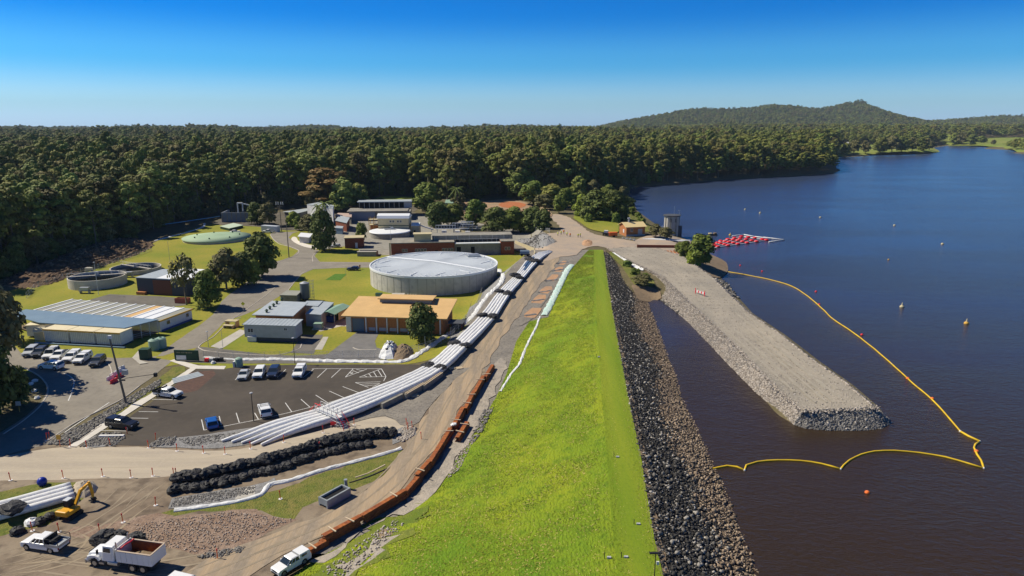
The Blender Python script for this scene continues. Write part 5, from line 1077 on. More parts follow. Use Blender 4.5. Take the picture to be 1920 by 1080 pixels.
# green roofed tank and panel
c0 = G(381, 459); t_ = thing('covered_tank', 'low round tank with a pale green roof on the far lawn', 'water tank', c0 + Vector((0, 14.2, 0)))
MB().lathe([(14.0, -.3), (14.0, .9)], 64).build('wall', m_tw, t_, smooth=True); MB().lathe([(14.3, .85), (14.35, 1.25), (7, 1.9), (.01, 2.3)], 64).build('roof', mat('pale_green_roof', (.30, .42, .27), c2=(.34, .46, .31), scale=.2, rough=.7), t_, smooth=True)
for i in range(7):
    a = i * 2 * math.pi / 7 + .3; x, y = 9.5 * math.cos(a), 9.5 * math.sin(a); MB().cyl((x, y, 1.5), (x, y, 2.2), .3, n=8).build('roof_vent', m_dgreen, t_)
b, pl, r_ = quadbuilding('panelled_cover', 'pale green panelled cover on a low basin behind the round green roof', 'cover', [(412, 424), (430, 428), (456, 422), (438, 418)], 1.4, mat('pale_green_panel', (.50, .60, .46), rough=.6), m_dgreen, inset=.2)
# dark shed with white roof + roller door
p, rz_, Lw = frame((259, 551), (352, 556)); b = thing('dark_shed', 'dark grey shed with white roof and a brown roller door', 'building', p, rz_); h1 = hz(p, 521)
MB().b0(0, Lw, 0, 12, 0, h1).build('wall', m_dkgrey, b); MB().b0(-.2, Lw * .42, -.2, 12.2, h1 + .001, h1 + .2).build('flat_roof', m_bgrey, b); MB().prism([(Lw * .421, -.2), (Lw + .3, -.2), (Lw + .3, 12.2), (Lw * .421, 12.2)], h1 + .001, lambda x, y: h1 + .25 + .04 * y).build('roof', m_wroof, b)
d_ = MB().b0(Lw * .33, Lw * .70, -.06, -.003, 0, h1 - .4).build('roller_door', mat('brown_door', (.20, .075, .04), rough=.7), b); sl = MB()
for i in range(14): sl.b0(Lw * .335, Lw * .695, -.085, -.061, .1 + i * .3, .16 + i * .3)
sl.build('door_slat', mat('brown_door', (.20, .075, .04)), d_); MB().b0(.3, 3.2, -1.1, -.01, 0, .9).build('step', m_obrick, b)
t_ = thing('red_skip', 'red open skip bin near the corner of the dark shed', 'skip bin', G(343, 568), R(-6)); MB().b0(-1.9, 1.9, -.9, -.8, .2, 1.5).b0(-1.9, 1.9, .8, .9, .2, 1.5).b0(-1.9, -1.8, -.799, .799, .2, 1.5).b0(1.8, 1.9, -.799, .799, .2, 1.5).b0(-1.9, 1.9, -.9, .9, .1, .199).build('body', mat('faded_red', (.42, .12, .08), rough=.7), t_); MB().b0(-1.7, 1.7, -.78, .78, .9, 1.0).build('load', m_bankd, t_)

# ---------------------------------------------------------------- demountable offices
def pxz(a, c, z): q = PZ(a, c, z); return Vector((q[0], q[1], 0))
zt = 3.0; A_ = pxz(300, 601, zt); B_ = pxz(360, 579, zt); ay2 = (B_ - A_); Ld = ay2.length; an = math.atan2(ay2.y, ay2.x) - math.pi / 2
C_ = pxz(60, 582, zt); wd = (C_ - A_).dot(Vector((-math.cos(an), -math.sin(an), 0)))
nmod = 13; mw = wd / nmod
b = thing('demountable_offices', 'row of joined demountable offices with striped grey and white roofs left of the driveway', 'building', A_, an)
for i in range(nmod):
    x1 = -i * mw; m1 = m_wroof if i in (1, 2) else m_stripe
    if i == 3: m1 = m_brroof
    MB().prism([(x1 - mw + .55, -.2), (x1 - .02, -.2), (x1 - .02, Ld + .2), (x1 - mw + .55, Ld + .2)], zt - .25, zt).build('module_roof', m1, b)
    MB().prism([(x1 - mw, -.25), (x1 - mw + .545, -.25), (x1 - mw + .545, Ld + .25), (x1 - mw, Ld + .25)], zt - .2, zt + .12).build('roof_joint', m_wroof, b)
MB().b0(-wd, -.2, 0, Ld, 0, zt - .26).build('wall', m_wwall, b); MB().b0(-.05, .12, -.25, Ld + .25, zt - .35, zt + .02).build('fascia', m_yel, b)
MB().b0(-.1, .02, .3, Ld - .3, 0, .5).build('skirting', col('blue_stripe', (.05, .08, .25), rough=.6), b)
windows(b, [(Ld * .25, 1.3, 1.0, .9, -.19, 'x'), (Ld * .85, 1.3, 1.0, .9, -.19, 'x')])
q = [pxz(297, 599, 3.7), pxz(233, 615, 3.7), pxz(74, 605, 3.7), pxz(20, 590, 3.7), pxz(48, 580, 3.7)]
o0 = q[0]; b = thing('walkway_roof', 'broad flat blue-grey roof over the deck in front of the demountables', 'roof', o0); mb = MB(); pl = [(v.x - o0.x, v.y - o0.y) for v in q]
A = sum(pl[i][0] * pl[(i + 1) % 5][1] - pl[(i + 1) % 5][0] * pl[i][1] for i in range(5)); pl = pl if A > 0 else pl[::-1]
mb.prism(pl, 3.54, 3.72).build('roof', m_blue, b)
MB().prism([(x * .96 - .3, y * .96) for x, y in pl], .35, .5).build('deck', m_bankd, b)
e0, e1 = Vector((0, 0, 0)), q[1] - q[0]
for i in range(5):
    v = e0.lerp(e1, i / 4); MB().b0(v.x - .5, v.x - .38, v.y - .06 + .1, v.y + .16, 0, 3.53).build('post', m_rail, b)
rl = MB()
for i in range(4): 
    a1, a2 = e0.lerp(e1, i / 4), e0.lerp(e1, (i + 1) / 4)
    for z in (.9, 1.4): rl.cyl((a1.x - .44, a1.y, z), (a2.x - .44, a2.y, z), .03, n=4)
rl.build('railing', m_rail, b)
p, rz_, Lw = frame((84, 643), (230, 651)); n3 = 3
for k in range(3):
    L3 = Lw / 3; v = p + Vector((math.cos(rz_), math.sin(rz_), 0)) * L3 * k; t_ = thing('white_cabin', ['leftmost of the three white cream-roofed cabins beside the parked cars', 'middle one of the three white cream-roofed cabins beside the parked cars', 'rightmost of the three white cream-roofed cabins beside the parked cars'][k], 'cabin', v, rz_, 'white cream-roofed cabins')
    MB().b0(.2, L3 - .2, 0, 3.8, .45, 3.3).build('wall', m_wwall, t_); MB().b0(.12, L3 - .12, -.2, 4.1, 3.301, 3.5).build('roof', m_creamr, t_); MB().b0(.12, L3 - .12, -.26, -.201, 3.15, 3.45).build('fascia', m_yel, t_); MB().b0(.3, L3 - .3, .1, 3.6, 0, .449).build('base', m_dkgrey, t_)
    cr_ = MB()
    for i in range(14): cr_.b0(.3 + i * (L3 - .6) / 13, .36 + i * (L3 - .6) / 13, -.04, -.003, .5, 3.25)
    cr_.build('cladding_rib', m_gwall, t_)
t_ = thing('edge_beam', 'long grey-blue deck edge below the white cabins', 'deck', p + Vector((0, -1.0, 0)), rz_); MB().b0(-2, Lw + 1, 0, .6, .1, .35).build('beam', m_blue, t_); MB().b0(-2, Lw + 1, .1, .5, 0, .099).build('bearer', m_dark, t_)
p = G(52, 633); t_ = thing('white_cabin', 'white cabin half hidden by the tree at the left end of the cabin row', 'cabin', p, rz_ + .35); MB().b0(0, 7, 0, 3, .3, 2.9).build('wall', m_wwall, t_); MB().b0(-.1, 7.1, -.2, 3.2, 2.901, 3.1).build('roof', m_creamr, t_)
for k, (a, c) in enumerate(((222, 650), (247, 655))): pass
# small white carport canopy near cars
t_ = thing('yellow_gable_hut', 'small pale gabled hut left of the white cabins', 'hut', G(78, 636), .2); MB().b0(-1, 1, -1, 1, 0, 2.2).build('wall', m_cream, t_); gable(t_, -1, 1, -1, 1, 2.2, .7, m_creamr, over=.2)

# ---------------------------------------------------------------- pump house and intake tower
p, rz_, Lw = frame((1174, 443.5), (1209, 442)); b = thing('pump_house', 'orange brick pump house with yellow gabled roof on the lake shore', 'building', p, rz_); Hh = 3.9; Wd = 7.0
MB().b0(0, Lw, 0, Wd, -.5, Hh).build('wall', m_obrick, b); MB().b0(-.02, Lw + .02, -.06, -.002, -.4, .7).build('plinth', m_gwall, b)
gable(b, 0, Lw, 0, Wd, Hh, 1.3, col('yellow_roof_sheet', (.70, .55, .27), rough=.7), over=.6, wallm=m_obrick)
windows(b, [(Lw * .28, 1.9, 1.0, 1.2, 0, -1)], m_wwall); MB().b0(Lw * .62, Lw * .62 + 1.9, -.07, -.003, 0, 2.9).build('door', m_gwall, b)
MB().cyl((Lw * .3, Wd * .5, Hh + 1), (Lw * .3, Wd * .5, Hh + 2.7), .35, n=8).cyl((Lw * .3, Wd * .5, Hh + 2.7), (Lw * .3, Wd * .5, Hh + 3.2), .6, .6, n=8).build('roof_cowl', m_steel, b)
MB().b0(-.05, -.003, 2, 3.2, 1.2, 2.6).build('side_window', m_wwall, b)
c0 = Vector((*PZ(1261, 447, WZ), WZ)); b = thing('intake_tower', 'octagonal concrete intake tower standing in the lake with a dark flat roof', 'tower', c0 + Vector((0, 3, 0)))
MB().lathe([(3.3, -4), (3.3, 9.3)], 8).build('shaft', m_conc, b); MB().cyl((0, 0, 9.301), (0, 0, 9.7), 3.9, n=8).build('roof', m_dkgrey, b)
MB().b0(2.3, 4.0, -2.2, -.6, -4, 5.2).build('buttress', m_dkgrey, b)
for a in range(4):
    an_ = math.pi / 8 + a * math.pi / 4 + math.pi; MB().box(3.2 * math.cos(an_), 3.2 * math.sin(an_), 4.6, .18, .35, 9.2, rz=an_).build('rib', m_conc2, b)
for a in (5, 6): 
    an_ = a * math.pi / 4 + math.pi / 8; MB().box(3.06 * math.cos(an_), 3.06 * math.sin(an_), 7.6, .08, .8, 1.5, rz=an_).build('window', m_glass, b)
MB().cyl((.8, 0, 9.7), (.8, 0, 13.5), .05, n=5).cyl((3.0, 0, 9.7), (3.0, 0, 11.4), .07, n=5).box(3.0, 0, 11.5, .8, .3, .3).build('antenna', m_steel, b)
MB().b0(-6.5, -3.2, -.6, .6, 3.6, 3.85).b0(-6.5, -3.2, -.6, -.54, 4.7, 4.78).b0(-6.5, -3.2, .54, .6, 4.7, 4.78).build('footbridge', m_rail, b)
# orange machine + white rails by the pump house
t_ = thing('orange_compressor', 'orange towable compressor beside the pump house', 'machine', G(1149, 444), .1); MB().b0(-1.7, 1.7, -.8, .8, .5, 1.9).build('body', m_orangef, t_); MB().b0(-1.9, -1.701, -.5, .5, .5, 1.6).build('radiator', m_blackp, t_); MB().b0(-2.6, 1.5, -.7, .7, .4, .499).build('chassis', m_blackp, t_)
for y in (-.85, .85): MB().cyl((.3, y - .12, .4), (.3, y + .12, .4), .4, n=12).build('wheel', m_tyre, t_)
t_ = thing('dark_ute', 'dark tray vehicle left of the orange compressor', 'vehicle', G(1136, 441), 1.2); MB().b0(-2, 2, -.9, .9, .5, 1.1).build('body', m_blackp, t_); MB().b0(-.2, 1.2, -.8, .8, 1.1, 1.9).build('cab', m_wwall, t_)
for x in (-1.3, 1.3):
    for y in (-.8, .8): MB().cyl((x, y - .12, .4), (x, y + .12, .4), .4, n=10).build('wheel', m_tyre, t_)
for k in range(4):
    t_ = thing('steel_frame', ['leftmost', 'second from the left', 'third from the left', 'rightmost'][k] + ' of the pale steel frames lying in front of the pump house', 'frame', G(1166 + k * 7, 448 + k * 1.2), -.25, 'pale steel frames by the pump house'); mb = MB()
    mb.b0(0, 2.0, 0, .12, .2, .32).b0(0, 2.0, 1.4, 1.52, .2, .32).b0(0, .12, .121, 1.399, .2, .32).b0(1.88, 2.0, .121, 1.399, .2, .32).b0(.4, .52, .121, .2, 0, 1.2); mb.build('frame', m_rail, t_)
t_ = thing('white_pipe_stack', 'white pipes lying on the shore between pump house and tower', 'pipes', G(1215, 450), -.2)
for k in range(4): MB().cyl((-2 + k, k * .5, .3), (13 + k, -1.5 + k * .5, .3), .25, n=8).build('pipe', m_rail, t_)
t_ = thing('flat_steel_stack', 'flat stack of rusty steel sheets lying at the start of the causeway', 'steel stack', G(1213, 472), R(-4))
for k in range(14): MB().b0(k * 1.02, k * 1.02 + .55, -4.2 - .2 * (k % 2), 1.8, .05, .35).build('steel_sheet', m_rust, t_)
t_2 = thing('sheet_pile_row', 'dark rusty sheet piles standing behind the flat steel stack', 'steel stack', G(1210, 466), R(-3)); MB().b0(-3, 17, 0, .4, 0, 1.3).build('wall', m_brick, t_2); MB().b0(-3, 17, .41, .8, .6, 1.2).build('waler', m_rust, t_2)
# ---------------------------------------------------------------- vehicles
def bev(o, w=.05, seg=2):
    m_ = o.modifiers.new('bevel', 'BEVEL'); m_.width = w; m_.segments = seg; m_.limit_method = 'ANGLE'; m_.angle_limit = R(35); return o
def paint(name, c, rough=.3): return mat(name, c, rough=rough, spec=.6)
P_WHITE = paint('white_car_paint', (.80, .80, .79)); P_SILV = paint('silver_car_paint', (.50, .52, .54)); P_GREY = paint('dark_grey_car_paint', (.05, .055, .065)); P_BLK = paint('black_car_paint', (.012, .013, .018)); P_BLUE = paint('blue_car_paint', (.015, .10, .36)); P_NAVY = paint('navy_car_paint', (.02, .035, .08))
def lofthouse(mb, bot, topr, y0, y1, z0, z1):
    """greenhouse: bot=(x0,x1,halfwidth) at z0, topr at z1"""
    a, b_, w = bot; c, d, v = topr
    return mb.add([(a, -w, z0), (b_, -w, z0), (b_, w, z0), (a, w, z0), (c, -v, z1), (d, -v, z1), (d, v, z1), (c, v, z1)], [(3, 2, 1, 0), (4, 5, 6, 7), (0, 1, 5, 4), (1, 2, 6, 5), (2, 3, 7, 6), (3, 0, 4, 7)])
def make_vehicle(kind, body, label, name, cat, extra=None):
    o = thing(name, label, cat); small = kind in ('hatch', 'sedan')
    L_ = {'hatch': 4.2, 'sedan': 4.7, 'suv': 4.7, 'wagon': 5.0, 'ute': 5.3, 'canopy': 5.3, 'tray': 5.4, 'van': 5.1}[kind]; Wd = .90 if small else .95; r = .33 if small else .40; gc = .22 if small else .34
    hood = .88 if small else 1.10; belt = .92 if small else 1.18; roof = 1.45 if small else (1.78 if kind != 'van' else 1.98); f, b_ = L_ / 2, -L_ / 2; wx = (f - .85, b_ + (1.15 if kind in ('ute', 'canopy', 'tray') else .9))
    # side profile with wheel arches
    pr = [(b_ + .05, gc + .08)]
    for cx in sorted(wx):
        for k in range(7):
            a = math.pi - k * math.pi / 6; pr.append((cx + (r + .09) * math.cos(a), gc + .02 + max(0, (r + .12) * math.sin(a))))
    cabf = f - (1.25 if small else 1.35)
    pr += [(f - .06, gc + .05), (f, .5), (f - .04, hood - .16), (f - .22, hood - .03), (cabf, hood + .06 if small else belt)]
    if kind in ('ute', 'canopy', 'tray'):
        cb = -.75; pr += [(cb, belt), (cb - .02, belt - .25 if kind == 'tray' else belt - .02), (b_ + .02, belt - .25 if kind == 'tray' else belt - .02), (b_, .7)]
    else: pr += [(b_ + .25, belt), (b_ + .02, belt - .15), (b_, .55)]
    mb = MB(); mb.ext(pr[::-1], -Wd, Wd, 'y'); bev(mb.build('body', body, o), .07)
    if kind in ('ute', 'canopy', 'tray'): gb = (-.78, cabf - .02, Wd - .06); gt = (-.62, cabf - .78, Wd - .20)
    elif kind == 'sedan': gb = (b_ + .75, cabf, Wd - .05); gt = (b_ + 1.45, cabf - .85, Wd - .2)
    elif kind == 'hatch': gb = (b_ + .12, cabf, Wd - .05); gt = (b_ + .55, cabf - .8, Wd - .2)
    else: gb = (b_ + .06, cabf, Wd - .05); gt = (b_ + .28, cabf - .75, Wd - .17)
    mb = MB(); lofthouse(mb, gb, gt, 0, 0, belt - .05, roof - .06); g_ = mb.build('windows', m_glass, o)
    mb = MB(); q = .05; mb.add([(gt[0] - q, -gt[2] - q, roof - .07), (gt[1] + q, -gt[2] - q, roof - .07), (gt[1] + q, gt[2] + q, roof - .07), (gt[0] - q, gt[2] + q, roof - .07), (gt[0] + .08, -gt[2] + .08, roof + .01), (gt[1] - .1, -gt[2] + .08, roof + .01), (gt[1] - .1, gt[2] - .08, roof + .01), (gt[0] + .08, gt[2] - .08, roof + .01)], [(3, 2, 1, 0), (4, 5, 6, 7), (0, 1, 5, 4), (1, 2, 6, 5), (2, 3, 7, 6), (3, 0, 4, 7)])
    mb.build('roof', body, o)
    pl = MB()
    for s in (-1, 1):
        for t in (0.0, .36, .68, 1.0):
            x0 = gb[0] + (gb[1] - gb[0]) * t; x1 = gt[0] + (gt[1] - gt[0]) * t; pl.cyl((x0, s * (gb[2] + .01), belt - .04), (x1, s * (gt[2] + .01), roof - .05), .045, n=4)
    pl.build('pillars', body, o)
    for x in wx:
        for s in (-1, 1):
            w_ = MB().cyl((x, s * (Wd - .24), r), (x, s * (Wd - .01), r), r, n=16).build('wheel', m_tyre, o); rm = MB(); rm.cyl((x, s * (Wd - .02), r), (x, s * (Wd + .015), r), r * .62, n=12); rm.build('rim', m_rim, w_)
    for s in (-1, 1):
        MB().box(f - .08, s * (Wd - .22), hood - .24, .14, .34, .15).build('headlight', m_lamp, o); MB().box(b_ + .04, s * (Wd - .12), belt - .38, .1, .18, .28).build('tail_light', m_tail, o); MB().box(cabf - .45, s * (Wd + .09), belt + .08, .12, .18, .14).build('mirror', body, o)
    MB().box(f - .0, 0, .52, .08, Wd * 1.5, .2).box(f - .015, 0, hood - .26, .06, .9, .18).build('grille', m_blackp, o); MB().box(b_ - .01, 0, .55, .1, Wd * 1.7, .16).build('bumper', m_blackp if kind in ('ute', 'canopy', 'tray') else body, o)
    if kind == 'ute': MB().b0(b_ + .1, -.85, -.80, .80, belt - .019, belt + .03).build('tray_cover', m_blackp, o)
    if kind == 'canopy':
        c_ = MB(); lofthouse(c_, (b_ + .06, -.82, Wd - .03), (b_ + .22, -.84, Wd - .12), 0, 0, belt - .02, roof + .02); c_.build('canopy', body if extra != 'black' else P_BLK, o); MB().b0(b_ + .7, -1.1, -Wd + .03, -Wd + .06, belt + .12, roof - .18).b0(b_ + .7, -1.1, Wd - .06, Wd - .03, belt + .12, roof - .18).build('canopy_window', m_glass, o)
    if kind == 'tray':
        MB().b0(b_ - .1, -.84, -Wd, Wd, .92, 1.0).b0(b_ - .1, -.84, -Wd, -Wd + .05, 1.0, 1.25).b0(b_ - .1, -.84, Wd - .05, Wd, 1.0, 1.25).b0(b_ - .1, b_ - .05, -Wd + .051, Wd - .051, 1.0, 1.25).build('tray', m_steel if extra != 'black' else m_blackp, o)
        MB().b0(-.95, -.90, -Wd, Wd, 1.0, 1.9).b0(b_ - .1, b_ - .04, -Wd, -Wd + .06, 1.25, 1.85).b0(b_ - .1, b_ - .04, Wd - .06, Wd, 1.25, 1.85).b0(b_ - .1, -.9, -Wd, -Wd + .05, 1.85, 1.9).b0(b_ - .1, -.9, Wd - .05, Wd, 1.85, 1.9).build('rack', m_blackp, o)
        MB().b0(-1.6, -1.0, -.7, .7, 1.0, 1.5).build('toolbox', m_blackp, o)
    if extra == 'rack': 
        rk = MB()
        for x in (-.9, -.3, .3): rk.b0(x - .03, x + .03, -.72, .72, roof + .06, roof + .1)
        rk.b0(-1.2, .6, -.74, -.7, roof + .04, roof + .12).b0(-1.2, .6, .7, .74, roof + .04, roof + .12); rk.build('roof_rack', m_blackp, o)
    return o
def aim(o, centre, front_dir_px, dz=0.0):
    """stand a vehicle on the ground at a pixel, its nose towards a second pixel"""
    a = G(*centre); b_ = G(*front_dir_px); o.location = a + Vector((0, 0, .07)); o.rotation_euler = (0, 0, math.atan2(b_.y - a.y, b_.x - a.x)); return o
V = {}
def veh(kind, body, centre, nose, label, name, cat, extra=None):
    key = (kind, body.name, extra, name)
    if key in V: o = dup(V[key], label=label)
    else: o = make_vehicle(kind, body, label, name, cat, extra); V[key] = o
    return aim(o, centre, nose)
# row by the white cabins
veh('wagon', P_SILV, (59, 665), (46, 675), 'silver wagon, leftmost of the row parked below the white cabins', 'parked_car', 'car')
veh('suv', P_GREY, (76, 667), (63, 677), 'dark grey car, second from the left in the row below the white cabins', 'parked_car', 'car')
veh('van', P_WHITE, (97, 670), (82, 681), 'long white four-wheel drive, third from the left in the row below the white cabins', 'parked_car', 'car', 'rack')
veh('ute', P_WHITE, (113, 672), (99, 682), 'white ute with black tray cover left of the white canopy utes', 'parked_ute', 'ute')
veh('canopy', P_WHITE, (136, 675), (120, 686), 'white ute with white canopy, fifth from the left in the row below the white cabins', 'parked_ute', 'ute')
veh('canopy', P_WHITE, (156, 678), (138, 690), 'white canopy ute beside the dark car at the right end of the row', 'parked_ute', 'ute')
veh('suv', P_GREY, (184, 684), (168, 697), 'dark grey car at the right end of the row below the white cabins', 'parked_car', 'car')
veh('wagon', P_WHITE, (97, 692), (70, 690), 'white wagon standing crosswise in front of the parked row', 'parked_car', 'car')
# car park
veh('sedan', P_SILV, (458, 708), (450, 721), 'silver car, leftmost of the four at the back of the car park', 'parked_car', 'car')
veh('suv', P_WHITE, (487, 706), (479, 719), 'white four-wheel drive between the silver car and the dark one', 'parked_car', 'car')
veh('suv', P_NAVY, (514, 705), (506, 718), 'dark navy four-wheel drive, third of the four at the back of the car park', 'parked_car', 'car')
veh('canopy', P_WHITE, (562, 704), (554, 717), 'white ute standing alone right of the dark four-wheel drive', 'parked_ute', 'ute')
veh('tray', P_WHITE, (316, 744), (360, 750), 'white dual cab ute with black tray beside the footpath', 'parked_ute', 'ute', 'black')
veh('canopy', P_BLK, (230, 802), (262, 806), 'black canopy ute at the left edge of the car park', 'parked_ute', 'ute')
veh('hatch', P_BLUE, (398, 799), (393, 780), 'bright blue hatchback in the near corner bay of the car park', 'parked_car', 'car')
veh('wagon', P_WHITE, (497, 776), (490, 756), 'white wagon with roof rack beside the light pole', 'parked_car', 'car', 'rack')
veh('hatch', P_NAVY, (662, 507), (655, 507), 'small navy car parked on the lawn left of the reservoir', 'parked_car', 'car')
veh('ute', P_WHITE, (503, 437), (480, 437), 'white ute in front of the pale shipping container', 'parked_ute', 'ute')
veh('sedan', P_WHITE, (441, 437), (460, 436), 'white car partly behind the green-roofed tank', 'parked_car', 'car')
veh('hatch', P_SILV, (629, 464), (610, 464), 'silver car in the shade under the big dark tree', 'parked_car', 'car')
veh('tray', P_WHITE, (87, 1028), (40, 1021), 'white tray ute with black toolbox beside the dump truck', 'parked_ute', 'ute', 'black2')
veh('canopy', P_WHITE, (547, 1064), (518, 1081), 'white ute with a boxy canopy at the end of the rusty sheet piles', 'parked_ute', 'ute', 'tall').scale = (.84,) * 3
veh('wagon', P_WHITE, (352, 1112), (372, 1117), 'white vehicle roof just showing at the bottom edge', 'parked_car', 'car')

# ---------------------------------------------------------------- dump truck
t = thing('dump_truck', 'white tipper truck with an open rusty-lined tray', 'truck'); PW = P_WHITE
MB().b0(-4.4, 3.6, -.45, .45, .75, 1.0).build('chassis', m_blackp, t)
bev(MB().ext([(1.9, 1.0), (4.1, .75), (4.15, 1.35), (3.9, 1.65), (2.2, 1.95), (1.9, 1.95)][::-1], -.85, .85, 'y').build('bonnet', PW, t), .1)
for s in (-1, 1):
    MB().ext([(2.3, 1.0), (2.5, 1.4), (2.9, 1.55), (3.5, 1.5), (3.95, 1.25), (4.1, .8), (3.9, .8), (3.7, 1.1), (3.3, 1.3), (2.9, 1.3), (2.6, 1.1), (2.5, .9)][::-1], *((.86, 1.22) if s > 0 else (-1.22, -.86)), 'y').build('mudguard', PW, t)
    MB().box(4.0, s * .95, 1.15, .15, .3, .25).build('headlight', m_lamp, t); MB().box(2.2, s * 1.45, 2.3, .1, .25, .55).build('mirror', m_blackp, t); MB().cyl((-.1, s * 1.0, .85), (1.2, s * 1.0, .85), .33, n=12).build('fuel_tank', m_rim, t)
    MB().cyl((.05, s * .95, 1.2), (.05, s * .95, 3.5), .08, n=8).build('exhaust_stack', m_rim, t)
c_ = MB(); lofthouse(c_, (.35, 2.05, 1.2), (.40, 1.75, 1.1), 0, 0, 1.0, 2.95); bev(c_.build('cab', PW, t), .08)
MB().add([(1.93, -1.0, 2.0), (1.93, 1.0, 2.0), (1.80, .95, 2.75), (1.80, -.95, 2.75)], [(0, 1, 2, 3)]).build('windscreen', m_glass, t)
for s in (-1, 1):
    d_ = MB().box(1.2, s * 1.19, 1.6, 1.1, .03, 1.1).build('door', PW, t); MB().add([(.75, s * 1.185, 2.05), (1.7, s * 1.185, 2.05), (1.6, s * 1.145, 2.7), (.75, s * 1.145, 2.7)], [(0, 1, 2, 3) if s < 0 else (3, 2, 1, 0)]).build('side_window', m_glass, d_)
MB().b0(1.9, 4.35, -1.1, 1.1, .45, .7).b0(4.2, 4.4, -1.15, 1.15, .4, .85).build('bull_bar', m_rim, t)
MB().b0(4.1, 4.19, -.6, .6, .9, 1.55).build('grille', m_blackp, t)
tb = MB().b0(-4.5, -.1, -1.22, -1.12, 1.15, 2.55).b0(-4.5, -.1, 1.12, 1.22, 1.15, 2.55).b0(-4.6, -4.501, -1.22, 1.22, 1.15, 2.55).b0(-.1, 0, -1.22, 1.22, 1.15, 2.75).build('tipper_body', PW, t)
MB().b0(-4.499, -.101, -1.119, 1.119, 1.15, 1.25).build('tray_floor', m_rust, t)
MB().b0(-4.49, -.11, -1.118, -1.10, 1.26, 2.54).b0(-4.49, -.11, 1.10, 1.118, 1.26, 2.54).b0(-4.49, -4.47, -1.09, 1.09, 1.26, 2.54).build('tray_lining', m_rust, tb)
MB().b0(-4.6, 0, -1.27, -1.09, 2.551, 2.63).b0(-4.6, 0, 1.09, 1.27, 2.551, 2.63).b0(-4.63, -4.45, -1.089, 1.089, 2.551, 2.63).build('tray_rim', col('tan_edge', (.5, .4, .3), rough=.8), tb)
for i in range(6):
    for s in (-1, 1): MB().box(-.6 - i * .72, s * 1.245, 1.85, .1, .045, 1.35).build('tray_rib', PW, tb)
mb = MB(); mb.ball((-2.6, 0, 1.35), 1.0, 1.5, .95, .45, 12, 6, .12, 3); mb.build('load', m_bankd, t, smooth=True)
mb = MB().tube([(-.6, -1.05, 2.72), (-.9, -.3, 2.95), (-.7, .4, 2.95), (-.5, 1.0, 2.75)], .09, 6).build('tarp_roll', m_redf, t)
for x in (3.1, -1.9, -3.25):
    for s in (-1, 1):
        w_ = MB().cyl((x, s * (.72 if x < 0 else .86), .52), (x, s * 1.16, .52), .52, n=20).build('wheel', m_tyre, t); MB().cyl((x, s * 1.15, .52), (x, s * 1.185, .52), .29, n=14).build('rim', m_rim, w_)
aim(t, (236, 1059), (166, 1049))
# ---------------------------------------------------------------- excavator
t = thing('excavator', 'yellow excavator with its boom reaching over the end of the near pipes', 'excavator')
for s in (-1, 1):
    tr = MB().ext([(-1.7, .35), (-1.45, 0), (1.45, 0), (1.7, .35), (1.45, .75), (-1.45, .75)], s * 1.25 - .28, s * 1.25 + .28, 'y').build('track', m_blackp, t); pd = MB()
    for i in range(12): pd.box(-1.4 + i * .255, s * 1.25, .77, .14, .6, .05)
    pd.build('track_pad', m_blackp, tr)
MB().b0(-.9, .9, -.95, .95, .4, .95).build('undercarriage', m_blackp, t)
bev(MB().b0(-2.1, 1.3, -1.35, 1.35, .96, 1.75).build('house', m_yellow, t), .15); bev(MB().b0(-2.2, -1.2, -1.3, 1.3, 1.3, 2.1).build('counterweight', m_yellow, t), .2)
cb = MB(); lofthouse(cb, (-.1, 1.3, .6), (0, 1.1, .5), 0, 0, 0, 1.5); cb.v = [(a, b_ + .72, c + 1.751) for a, b_, c in cb.v]; cb.build('cab', m_blackp, t)
MB().b0(-.2, 1.2, .15, 1.3, 3.252, 3.35).build('cab_roof', col('grey_white_roof', (.55, .57, .6), rough=.6), t)
bm = MB()
bm.ext([(1.0, 1.5), (1.3, 1.2), (3.0, 3.6), (5.2, 4.2), (5.2, 4.55), (2.8, 4.15)][::-1], -.25, .2, 'y').build('boom', m_yellow, t)
MB().ext([(4.9, 4.7), (5.4, 4.6), (5.9, 2.0), (5.75, .9), (5.45, .9), (5.4, 2.0)], -.2, .15, 'y').build('arm', m_yellow, t)
MB().cyl((1.4, -.35, 1.6), (3.1, -.35, 3.6), .09, n=8).cyl((3.4, 0, 4.4), (5.0, 0, 5.0), .08, n=8).build('hydraulic_ram', m_rim, t)
MB().ext([(5.3, .9), (5.9, .9), (6.1, .35), (5.5, .05), (4.9, .3), (5.0, .5), (5.5, .3), (5.6, .6)], -.5, .5, 'y').build('bucket', m_blackp, t)
aim(t, (133, 968), (168, 945)); t.scale = (.66,) * 3
# ---------------------------------------------------------------- the white wrapped pipeline
Lp = [(407, 829), (472, 812), (535, 795), (590, 780), (622, 767), (710, 735), (770, 710), (807, 690), (848, 652), (900, 597), (934, 553), (964, 522), (988, 492), (1012, 476), (1030, 470)]
Rp = [(500, 838), (540, 822), (610, 801), (650, 789), (685, 776), (760, 742), (812, 715), (838, 696), (877, 657), (929, 601), (956, 558), (979, 530), (1007, 497), (1026, 480), (1037, 473)]
LpW = [G(*p) for p in Lp]; RpW = [G(*p) for p in Rp]
plab = ['white wrapped pipe nearest the car park, outermost of the five', 'second white wrapped pipe counted from the car park', 'middle one of the five long white wrapped pipes', 'fourth white wrapped pipe counted from the car park', 'white wrapped pipe nearest the haul road, outermost of the five']
def densify(pts, k=6):
    q = spline([tuple(p[:2]) for p in pts], 1.6, closed=False); return [Vector((x, y, float(H(x, y)))) for x, y in q]
